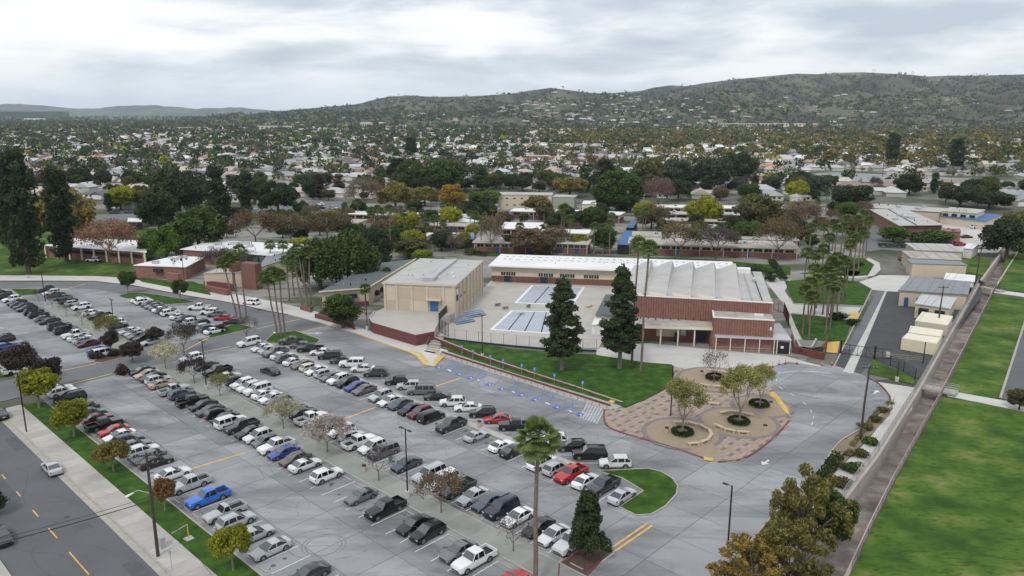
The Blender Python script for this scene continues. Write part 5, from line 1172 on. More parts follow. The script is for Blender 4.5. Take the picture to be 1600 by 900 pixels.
row('aisle side of the double row', 'cars on the aisle side of the double row', 76.8,
 '391 535 U w o;398 545.5 s w o;410 549.5 h s o;422 551.5 p g o;435 557 s w i;446 560 u g i;455.8 565.5 s w i;469 570 s v o;483 574 h c i;493.7 578.5 s w o;507 583 h s i;518 588.5 s g o;531 592.5 u w o;544 596 u k o;557.7 603 s b o;571 607.5 s G o;594.3 618.5 u s o;609 626 s w o;623 631.5 s l o;643 638.5 s k o;659 643.5 u m o;675.7 650 v k i;708.3 662.5 p d o;735 684 c s i;783 695.5 c w i;801 704 s k i;846.6 722 v w i;868.3 731.5 u s i;895.7 738 p r o;914 752 s w i;944 757 p d o;974.5 772 s s i')
row('angled row facing the school', 'cars in the angled row facing the school', 83.8,
 '461 532.6 p o i;468 539.5 s g i;482 545 p k i;497.5 550.5 s w i;514.4 556 v k i;530.7 563 s d i;547 569 U w i;563.3 576.5 s w i;584.7 583 u o i;621 595.5 u k i;638 603 u s i;659 610 U g i;680.7 619.5 s k i;710.5 627 u w i;728.6 637 s w i;752.5 645.5 u k i;773.2 656 s r i;805.7 664.5 p k i;870 686 u w i;892.5 697 u k i;919.2 709 U k i;958.7 724 u w i', mind=3.6, ang=PI + .02)
FG = 'cars in the far lot beyond the cross road'
row('left row of the far lot', FG, 52.4, '4 453 s s i;7 458 u d i;11 463 u k i;15 468 u w o;23 472.5 s k o;28.5 476 s d i;33 478.5 s d o;39 482 s k o;53 487.5 u k i;62.5 491.5 u k i;65 498 s g i;75.6 501.5 s k o;92.7 510 U d i;102 516.5 U n i;115.5 523 p w o;120 528 s w i;129.3 532 s L i;137.5 536 s m o;150 547 s b i;160.7 551.5 v w i', True)
row('second row of the far lot', FG, 62.3, '71 453 u k o;83 457 u w o;90 460 s d o;96 465 s g o;105 470 s d o;112 474 h s i;125 479.5 u w o;145 488 s w i;158 493.5 p k o;168 500 u w o;179 505 u w o;186 508 u o i;196 518 s w o;206 521 s s o;217 524 s g o;226 527 s k o;234 534 s s o', True)
row('oval lawn row of the far lot', FG, 76.0, '217.5 468.5 s w i;226 471 u w i;231 475 s d o;238 477.5 s g o;247 480 s g i;252 483.5 s w i;260 485.5 u o i;268 488 u w i;280 494 s w i;289 497.5 s k o;299 503 u w i;313 506 u k o;320 510 h s i;329 513 u l i;335 516.5 s w i', True)
row('short angled row of the far lot', FG, 83.0, '309.5 480.5 p w i;327 487.5 u w i;338.5 491 u g i;350 496 s r i;361 502.5 s n i', True, mind=3.5, ang=PI + .02)
row('west edge of the far lot', FG, None, '4 530 u k o;8 541 s b i;9 559 p k i;30 577 p w i', True)
car('sedan', 'dark grey', at(422, 584), UA + .08, 'dark grey sedan driving along the empty aisle in mid lot', None)
car('sedan', 'silver', at(81.5, 737), UA - .02, 'silver sedan parked alone by the street kerb', None)
car('sedan', 'black', at(1, 652), UA, 'black sedan on the street at the left edge of the photo', None)
car('sedan', 'dark grey', at(2, 845), UA + PI, 'dark sedan at the lower left corner by the left kerb', None)
car('SUV', 'white', at(393, 476), PI - .3, 'white SUV driving on the school road near the entry hall', None, True)
car('SUV', 'white', at(146, 409), PI, 'white SUV parked in front of the left brick classroom', None, True)
for x, y, c_, t_, lb in ((1493, 351, 'silver', 'pickup', 'silver pickup parked behind the admin building'), (1525, 357, 'white', 'SUV', 'white SUV parked beside the blue carport'), (1510, 372, 'maroon', 'sedan', 'dark red sedan beside the brick annex'), (1499, 384, 'red', 'SUV', 'red SUV behind the striped storage building'), (1535, 389, 'silver', 'SUV', 'silver SUV by the trees near the canal'),
    (179, 334, 'dark grey', 'SUV', 'dark SUV on the road beyond the left field'), (202, 333, 'slate blue', 'sedan', 'slate sedan on the road beyond the left field'), (1413, 407, 'red', 'hatchback', 'small red vehicle by the storage buildings')):
    car(t_, c_, at(x, y), .1, lb, None, True)
# ------------------------------------------------------------------ lamp posts, poles, bins, cones
def lamp(x, y, ty_, label, arms=2, rot=UA, base=True):
    c = at(x, y); h = ztop(*c, ty_); e = empty('lamp_post', (*c, .1), rot, label=label, cat='lamp post', group='black parking lot lamp posts')
    MB().tube([(0, 0, .8 if base else 0), (0, 0, h)], [.11, .09], 6).build('pole', M_BLACK, e)
    if base: MB().tube([(0, 0, 0), (0, 0, .95)], .34, 10).build('concrete_base', M_WALK2, e)
    for k in range(arms):
        s_ = 1 if k == 0 else -1
        g = MB(); g.tube([(0, 0, h - .1), (.55 * s_, 0, h - .05)], .04, 4); g.build('arm', M_BLACK, e)
        MB().box(min(.5 * s_, 1.15 * s_), -.16, h - .12, max(.5 * s_, 1.15 * s_), .16, h - .02).build('lamp_head', M_BLACK, e)
for q in ((637, 778, 671, 'tall double lamp post with white base in the tree median, nearest'), (323, 610, 533, 'lamp post with white base in the tree median by the bare tree'), (72, 478, 425, 'lamp post with white base in the far tree median'), (178, 505, 468, 'lamp post among the cars of the far lot'),
          (1136.7, 861, 760, 'lone lamp post beside the canal side verge', 1), (753.7, 560, 492, 'black lamp post on the lawn by the pool fence', 1), (1047.7, 651.7, 572, 'black lamp post on the pavers left of the plaza trees', 1), (574, 516, 460, 'black lamp post left of the brick terrace', 1),
          (43.7, 435, 395, 'lamp post on the far lawn by the tall dark trees', 1), (1401, 597, 566, 'short lamp post with square base on the triangular lawn', 1), (1258, 800, 733, 'lamp post half hidden by the autumn tree in the corner', 1), (288.7, 447, 400, 'lamp post in front of the front office', 1), (41.7, 676, 585, 'tall dark street lamp on the sidewalk at left', 1)):
    lamp(*q, base=q[0] in (637, 323, 72, 1401, 753.7, 178, 43.7, 574))
def pole(x, y, ty_, label, lean=0, arms=1, lamp_=False, ang=0.0):
    c = at(x, y); h = ztop(*c, ty_); e = empty('utility_pole', (*c, 0), ang, label=label, cat='utility pole')
    MB().tube([(0, 0, 0), (0, 0, h * .5), (lean, 0, h)], [.2, .17, .13], 8).build('pole', M_WOODP, e)
    for k in range(arms):
        zz = h - .35 - k * 1.0; a = MB().box(-1.2 + lean, -.06, zz, 1.2 + lean, .06, zz + .14).build('crossarm', M_WOODP, e)
        for xx in (-1.1, -.6, .6, 1.1): MB().tube([(xx + lean, 0, zz + .14), (xx + lean, 0, zz + .34)], .05, 5).build('insulator', M_GALV, a)
    if lamp_:
        MB().tube([(0, 0, h * .62), (-1.3, .1, h * .66), (-1.9, .1, h * .64)], .05, 5).build('lamp_arm', M_METAL, e); MB().tube([(-1.8, .1, h * .64), (-2.6, .1, h * .61)], [.08, .16], 6).build('lamp_head', M_ROOFW, e)
    return Vector((*c, h))
A1 = pole(247.3, 870.7, 708, 'near wooden utility pole with street lamp arm on the grass verge', 0, 2, True, .25)
A2 = pole(1344.3, 688, 572, 'tall wooden utility pole on the planted verge by the canal', .2, 1, False, -.1)
A3 = pole(1465, 514, 447, 'wooden utility pole behind the cream containers', .1, 1, False, -.1)
A4 = pole(1525, 440, 370, 'wooden utility pole at the far canal bridge', .6, 1, False, -.1)
A5 = pole(1485, 296, 258, 'far utility pole above the houses at right', 0, 1)
A6 = pole(1378, 282, 250, 'far utility pole beside the boulevard', 0, 1)
def wires(name, a, b_, offs, sag, label):
    g = MB()
    for o in offs:
        p, q = a + Vector(o), b_ + Vector(o); pts = [p.lerp(q, t / 10) - Vector((0, 0, sag * 4 * (t / 10) * (1 - t / 10))) for t in range(11)]; g.tube(pts, .03, 4, False)
    g.build(name, M_BLACK, label=label, cat='cable', kind='thing')
wires('power_line', Vector((A1.x, A1.y, 7.2)), Vector((*at(-260, 908, 7.0), 7.0)), ((0, 0, 0), (.2, .3, .0), (0, 0, .5)), .5, 'black power lines crossing the street from the near pole')
wires('guy_wire', A1 + Vector((0, 0, -5)), Vector((*at(330, 900), .2)), ((0, 0, 0),), 0, 'thin guy wire from the near utility pole to the grass')
wires('power_line', A2, A3, ((-1, 0, 0), (1, 0, 0)), .5, 'thin power lines between the two canal side poles')
wires('power_line', A3, A4, ((-1, 0, 0), (1, 0, 0)), .5, 'thin power lines from the container pole to the bridge pole')
wires('power_line', A6, A5, ((0, 0, 0), (0, 0, -1.0)), .8, 'distant power lines above the boulevard houses')
e = empty('utility_cabinet', (*at(254, 857), .15), UA, label='small pale utility cabinet beside the near utility pole', cat='cabinet'); MB().box(-.4, -.3, 0, .4, .3, 1.3).build('box', M_METAL, e); MB().box(-.43, -.33, 1.3, .43, .33, 1.36).build('lid', M_GALV, e)
e = empty('yellow_barrier', (*at(295, 843), .13), VA, label='yellow post barrier over a concrete pad in the verge', cat='barrier'); MB().tube([(0, 0, 0), (0, 0, 1.9)], .06, 6).build('post', M_YELKERB, e); MB().tube([(-1.9, 0, 1.5), (0, 0, 1.9)], .05, 5).build('rail', M_GALV, e); MB().box(-.5, -.5, 0, .5, .5, .05).build('pad', M_WALK, e)
e = empty('sign_post', (*at(269, 893), .15), 0, label='thin metal sign post on the sidewalk below the cabinet', cat='sign'); MB().tube([(0, 0, 0), (0, 0, 2.4)], .035, 5).build('post', M_GALV, e); MB().box(-.15, -.02, 2.0, .15, 0, 2.5).build('plate', M_METAL, e)
for x, y, lb in ((569, 738, 'brown litter bin in the tree median beside a bare tree'), (749, 668, 'tan litter bin beside the red sedan in the double row'), (1041.5, 678, 'litter bin inside the front left plaza circle'), (1096, 588, 'litter bin at the rear of the plaza'), (1195, 674, 'black topped litter bin near the right plaza kerb'), (1204, 637, 'litter bin near the pale hedge at the plaza edge'), (155, 519, 'litter bin in the far tree median')):
    e = empty('litter_bin', (*at(x, y), .17), 0, label=lb, cat='litter bin'); MB().tube([(0, 0, 0), (0, 0, .85)], [.28, .32], 10).build('body', M_TANLOW, e); MB().tube([(0, 0, .85), (0, 0, 1.0)], [.34, .3], 10).build('lid', M_TRIM, e)
cone = MB().tube([(0, 0, .05), (0, 0, .55), (0, 0, 1.0)], [.13, .09, .05], 8).mesh('cone_body', M_CONE); cbase = MB().box(-.22, -.22, 0, .22, .22, .06).mesh('base', M_TRIM); cband = MB().tube([(0, 0, .5), (0, 0, .68)], [.105, .09], 8, False).mesh('reflective_band', M_WHITE)
for k, (x, y) in enumerate(((1207, 574.5), (1217, 570.5), (1227, 569.5), (1245, 569.5), (1284.5, 573), (1299.5, 571.5))):
    e = empty('traffic_cone', (*at(x, y), .17), label=['orange cone at the left end of the closed forecourt', 'second orange cone from the left', 'third orange cone from the left', 'orange cone standing apart in the middle', 'orange cone in front of the dark planter wall', 'orange cone nearest the sliding gate'][k], cat='traffic cone', group='orange traffic cones across the forecourt'); link('cone', cone, e); link('base', cbase, e); link('reflective_band', cband, e)
for x, y in ((383, 1), ): pass
# ------------------------------------------------------------------ trees
def blobcloud(blobs, n, seed, hollow=.5, zsq=1.0):
    R = np.random.default_rng(seed); B = np.array(blobs, float); wts = (B[:, 3] * B[:, 4] * B[:, 5]) ** .67; wts /= wts.sum()
    idx = R.choice(len(B), n, p=wts); d = R.normal(size=(n, 3)); d /= np.linalg.norm(d, axis=1)[:, None]
    rr = hollow + (1 - hollow) * R.random(n) ** .5; rr *= R.uniform(.85, 1.1, n)
    p = B[idx, :3] + d * B[idx, 3:6] * rr[:, None]; return p, d
def limbs(mb, base_r, h0, tips, seed, k=5):
    R = random.Random(seed); top = Vector((R.uniform(-.15, .15), R.uniform(-.15, .15), h0))
    mb.tube([(0, 0, 0), top * .5, top], [base_r * 1.25, base_r, base_r * .85], k)
    for t in tips:
        t = Vector(t); m_ = top.lerp(t, .5) + Vector((R.uniform(-.3, .3), R.uniform(-.3, .3), .2)); mb.tube([top, m_, t], [base_r * .6, base_r * .35, base_r * .12], 4, False)
def crown(kind, seed):
    """returns (crown mesh, trunk mesh, nominal height, nominal width)"""
    R = random.Random(seed); bl = []; n = 3500; size = .34; hollow = .45; tb = MB(); tm = M_BARK
    if kind == 'round':        # dense round street tree 10 m high, 9 m wide
        for _ in range(44):
            a = R.uniform(0, 2 * PI); e = math.asin(R.uniform(-.9, 1)); q = R.uniform(.6, 1); r = 3.3 * math.cos(e) * q; bl.append((r * math.cos(a), r * math.sin(a), 5.4 + 3.6 * math.sin(e) * q, R.uniform(1.0, 1.7), R.uniform(1.0, 1.7), R.uniform(.8, 1.3)))
        Hn, Wn = 10.2, 9.4; n = 8000; limbs(tb, .28, 2.6, [b_[:3] for b_ in bl[:9]], seed)
    elif kind == 'broad':
        for _ in range(60):
            a = R.uniform(0, 2 * PI); e = math.asin(R.uniform(-.75, 1)); q = R.uniform(.6, 1); r = 5.4 * math.cos(e) * q; bl.append((r * math.cos(a), r * math.sin(a), 5.2 + 3.6 * math.sin(e) * q, R.uniform(1.2, 2), R.uniform(1.2, 2), R.uniform(.9, 1.4)))
        Hn, Wn = 10, 14; n = 10000; size = .42; limbs(tb, .4, 2.8, [b_[:3] for b_ in bl[:12]], seed)
    elif kind == 'tall':       # eucalyptus or pine column 20 x 8
        for _ in range(80):
            z = R.uniform(2.2, 19); wmax = 3.3 * (1 - abs(z - 10) / 13) ** .6; a = R.uniform(0, 2 * PI); r = wmax * R.uniform(.15, 1); bl.append((r * math.cos(a), r * math.sin(a), z, R.uniform(.9, 1.7), R.uniform(.9, 1.7), R.uniform(.9, 1.6)))
        Hn, Wn = 20, 9; n = 12000; size = .4; tb.tube([(0, 0, 0), (.2, 0, 9), (0, .2, 18)], [.45, .3, .08], 6)
        for b_ in bl[:14]: tb.tube([(0.1, 0, b_[2] - 1.2), b_[:3]], [.12, .04], 3, False)
    elif kind == 'conifer':    # dense conical pine, bare trunk foot, 18.5 x 8.3
        for _ in range(150):
            t = R.random() ** 1.15; z = 3.6 + 14 * t; wmax = 3.6 * (1 - t) ** .6 * (1 if t > .1 else .55 + t * 4); a = R.uniform(0, 2 * PI); r = wmax * R.uniform(.3, 1); bl.append((r * math.cos(a), r * math.sin(a), z, R.uniform(.5, 1.15), R.uniform(.5, 1.15), R.uniform(.4, .7)))
        bl.append((0, 0, 17.7, .35, .35, 1)); Hn, Wn = 18.7, 8.6; n = 26000; size = .26; hollow = .35; tm = M_BARKG
        tb.tube([(0, 0, 0), (0, 0, 9), (0, 0, 17)], [.36, .25, .06], 8)
        for b_ in bl[::2]: tb.tube([(0, 0, b_[2] - .8), b_[:3]], [.08, .03], 3, False)
    elif kind == 'ball':
        for _ in range(110):
            a = R.uniform(0, 2 * PI); e = math.asin(R.uniform(-.95, 1)); bl.append((4.0 * math.cos(e) * math.cos(a), 4.0 * math.cos(e) * math.sin(a), 5.1 + 4.1 * math.sin(e), 1.25, 1.25, 1.15))
        Hn, Wn = 10.4, 10.4; n = 16000; size = .36; limbs(tb, .5, 2.2, [(0, 0, 5)], seed)
    elif kind == 'magnolia':
        for _ in range(70):
            t = R.random(); z = 1.5 + 6 * t; wmax = 2.3 * (1 - t) ** .5 + .25; a = R.uniform(0, 2 * PI); r = wmax * R.uniform(.3, .95); bl.append((r * math.cos(a), r * math.sin(a), z, R.uniform(.5, .85), R.uniform(.5, .85), R.uniform(.5, .8)))
        Hn, Wn = 8.2, 5.6; n = 9000; size = .26; tb.tube([(0, 0, 0), (0, 0, 6.5)], [.16, .05], 6)
    elif kind == 'lollipop':   # young street tree 6 x 6.5 with short trunk
        for _ in range(52):
            a = R.uniform(0, 2 * PI); e = math.asin(R.uniform(-.8, 1)); q = R.uniform(.55, 1); bl.append((2.2 * q * math.cos(e) * math.cos(a), 2.2 * q * math.cos(e) * math.sin(a), 3.9 + 1.7 * q * math.sin(e), R.uniform(.55, .95), R.uniform(.55, .95), R.uniform(.5, .8)))
        Hn, Wn = 6.3, 6.2; n = 10000; size = .2; hollow = .35; limbs(tb, .13, 1.7, [b_[:3] for b_ in bl[:8]], seed); tm = M_BARKG
    elif kind in ('sparse', 'bare', 'blossom', 'willow', 'bigbare'):
        big = kind == 'bigbare'; rng = R
        Hn = 9 if big else 5.6 if kind != 'willow' else 9; Wn = 11 if big else 5.6 if kind != 'willow' else 8
        h0 = Hn * .28; tips = []
        def grow(p, d, l, r, dep):
            q = p + d * l; mid = p.lerp(q, .5) + Vector((rng.uniform(-.05, .05) * l,) * 3); tb.tube([p, mid, q], [r, r * .8, r * .6], 4 if dep < 2 else 3, False)
            if dep == 4: tips.append(q); return
            if dep >= 2: tips.append(q)
            for _ in range(3 if dep < 3 else 2):
                ax = Vector((rng.uniform(-1, 1), rng.uniform(-1, 1), rng.uniform(-.3, .8))).normalized()
                grow(q, (d * .9 + ax * (.75 if kind != 'willow' else .5)).normalized(), l * rng.uniform(.62, .8), r * .58, dep + 1)
        tb.tube([(0, 0, 0), (0, 0, h0)], [.13 * Hn / 6, .1 * Hn / 6], 6)
        for j in range(5 if not big else 6):
            a = 2 * PI * j / 5 + rng.uniform(-.3, .3); sp = .95 if not big else 1.15
            if kind == 'willow': sp = .55
            grow(Vector((0, 0, h0)), Vector((math.cos(a) * sp, math.sin(a) * sp, 1)).normalized(), Hn * .25, .06 * Hn / 6, 0)
        mx = max(t.z for t in tips); mw = max(math.hypot(t.x, t.y) for t in tips) * 2; Hn, Wn = mx + .3, mw + .3
        T_ = np.array([tuple(t) for t in tips]); Rn = np.random.default_rng(seed)
        n = {'bare': 900, 'sparse': 2600, 'blossom': 5200, 'willow': 6500, 'bigbare': 4800}[kind]; size = {'bare': .13, 'sparse': .17, 'blossom': .17, 'willow': .2, 'bigbare': .24}[kind]
        p = T_[Rn.integers(0, len(T_), n)] + Rn.normal(size=(n, 3)) * (.28 if not big else .5); tm = M_TWIG if kind in ('bare', 'sparse', 'bigbare') else M_BARKG
        return quadsmesh('crown_' + kind, p, size, seed, M_LEAF), tb.mesh('trunk_' + kind, tm), Hn, Wn
    elif kind == 'open':
        for _ in range(66):
            a = R.uniform(0, 2 * PI); e = math.asin(R.uniform(-.6, 1)); q = R.uniform(.5, 1.05); r = 5.4 * math.cos(e) * q; bl.append((r * math.cos(a), r * math.sin(a), 4.9 + 4.2 * math.sin(e) * q, R.uniform(.5, 1.15), R.uniform(.5, 1.15), R.uniform(.45, .85)))
        Hn, Wn = 10.2, 12; n = 9500; size = .27; hollow = .1; limbs(tb, .3, 2.2, [b_[:3] for b_ in bl[:30]], seed)
    elif kind == 'weep':
        for _ in range(60):
            a = R.uniform(0, 2 * PI); r = 5 * math.sqrt(R.random()); bl.append((r * math.cos(a), r * math.sin(a), 8.0 - r * .85 + R.uniform(-2.0, .8), R.uniform(1, 1.6), R.uniform(1, 1.6), R.uniform(1.5, 2.6)))
        Hn, Wn = 10.5, 12.5; n = 12000; size = .36; hollow = .3; limbs(tb, .4, 3, [b_[:3] for b_ in bl[:10]], seed)
    elif kind == 'shrub':
        for _ in range(14):
            a = R.uniform(0, 2 * PI); r = .8 * R.random(); bl.append((r * math.cos(a), r * math.sin(a), .8 + R.uniform(-.3, .4), .5, .5, .45))
        Hn, Wn = 1.7, 2.6; n = 1300; size = .16; tb.tube([(0, 0, 0), (0, 0, .8)], [.06, .03], 4)
    p, d = blobcloud(bl, n, seed, hollow)
    Wn = 2 * float(np.percentile(np.hypot(p[:, 0], p[:, 1]), 96)); Hn = float(np.percentile(p[:, 2], 99.8))
    p[:, 2] = np.maximum(p[:, 2], .25)
    if kind == 'conifer': d[:, 2] += .35
    return quadsmesh('crown_' + kind, p, size, seed, M_LEAF, nrm=d * .9), tb.mesh('trunk_' + kind, tm), Hn, Wn
TP = {}
NV = {'open': 2, 'round': 3, 'broad': 3, 'tall': 3, 'conifer': 2, 'ball': 1, 'magnolia': 2, 'lollipop': 3, 'sparse': 2, 'bare': 3, 'blossom': 2, 'willow': 3, 'bigbare': 3, 'weep': 2, 'shrub': 2}
for k_, nv in NV.items(): TP[k_] = [crown(k_, 11 + 7 * i + len(k_)) for i in range(nv)]
LC = {'dark': (.042, .062, .024), 'ficus': (.062, .105, .02), 'green': (.056, .098, .022), 'bright': (.085, .15, .022), 'lime': (.2, .28, .025), 'olive': (.11, .11, .038), 'rustolive': (.16, .14, .04), 'rustgold': (.24, .17, .04), 'gold': (.21, .175, .05), 'orange': (.29, .18, .03), 'brown': (.15, .11, .06), 'rust': (.18, .095, .04),
      'purple': (.062, .044, .040), 'pink': (.19, .125, .105), 'tan': (.17, .13, .085), 'white': (.52, .5, .36), 'blossom': (.42, .36, .33), 'grey': (.11, .095, .085), 'willowy': (.26, .26, .085), 'conif': (.052, .08, .028), 'bluegreen': (.065, .088, .052), 'rose': (.27, .145, .105), 'yg': (.25, .26, .022)}
def tree(kind, loc, h, wd, colr, label, group=None, cat='tree', name=None, seed=None, nx=1.0):
    R = random.Random(seed if seed is not None else int(abs(loc[0] * 13 + loc[1] * 7))); cm, tm, Hn, Wn = TP[kind][R.randrange(len(TP[kind]))]
    e = empty(name or {'conifer': 'pine_tree', 'tall': 'tall_tree', 'shrub': 'shrub', 'blossom': 'blossom_tree', 'bare': 'bare_tree', 'bigbare': 'bare_tree', 'magnolia': 'magnolia_tree', 'ball': 'ficus_tree'}.get(kind, 'tree'), (*loc, 0), R.uniform(0, 6.28), label=label, cat=cat, group=group)
    e.scale = (wd / Wn, wd / Wn * nx, h / Hn); c = LC[colr]; j = R.uniform(.85, 1.15)
    link('trunk', tm, e); link('crown', cm, e, color=tuple(x * j for x in c)); return e
def tpx(kind, bx, by, ty_, wpx, colr, label, **k):
    c = at(bx, by); h = ztop(*c, ty_); wpx *= .84 if kind == 'tall' else .8 if kind == 'conifer' else .79 if kind == 'lollipop' else .76 if kind == 'magnolia' else .84 if kind == 'open' else .93 if kind in ('round', 'broad', 'ball') else 1; wd = wpx * math.sqrt(c[1] ** 2 + 2500) / F * 1.06; return tree(kind, c, h, wd, colr, label, **k)
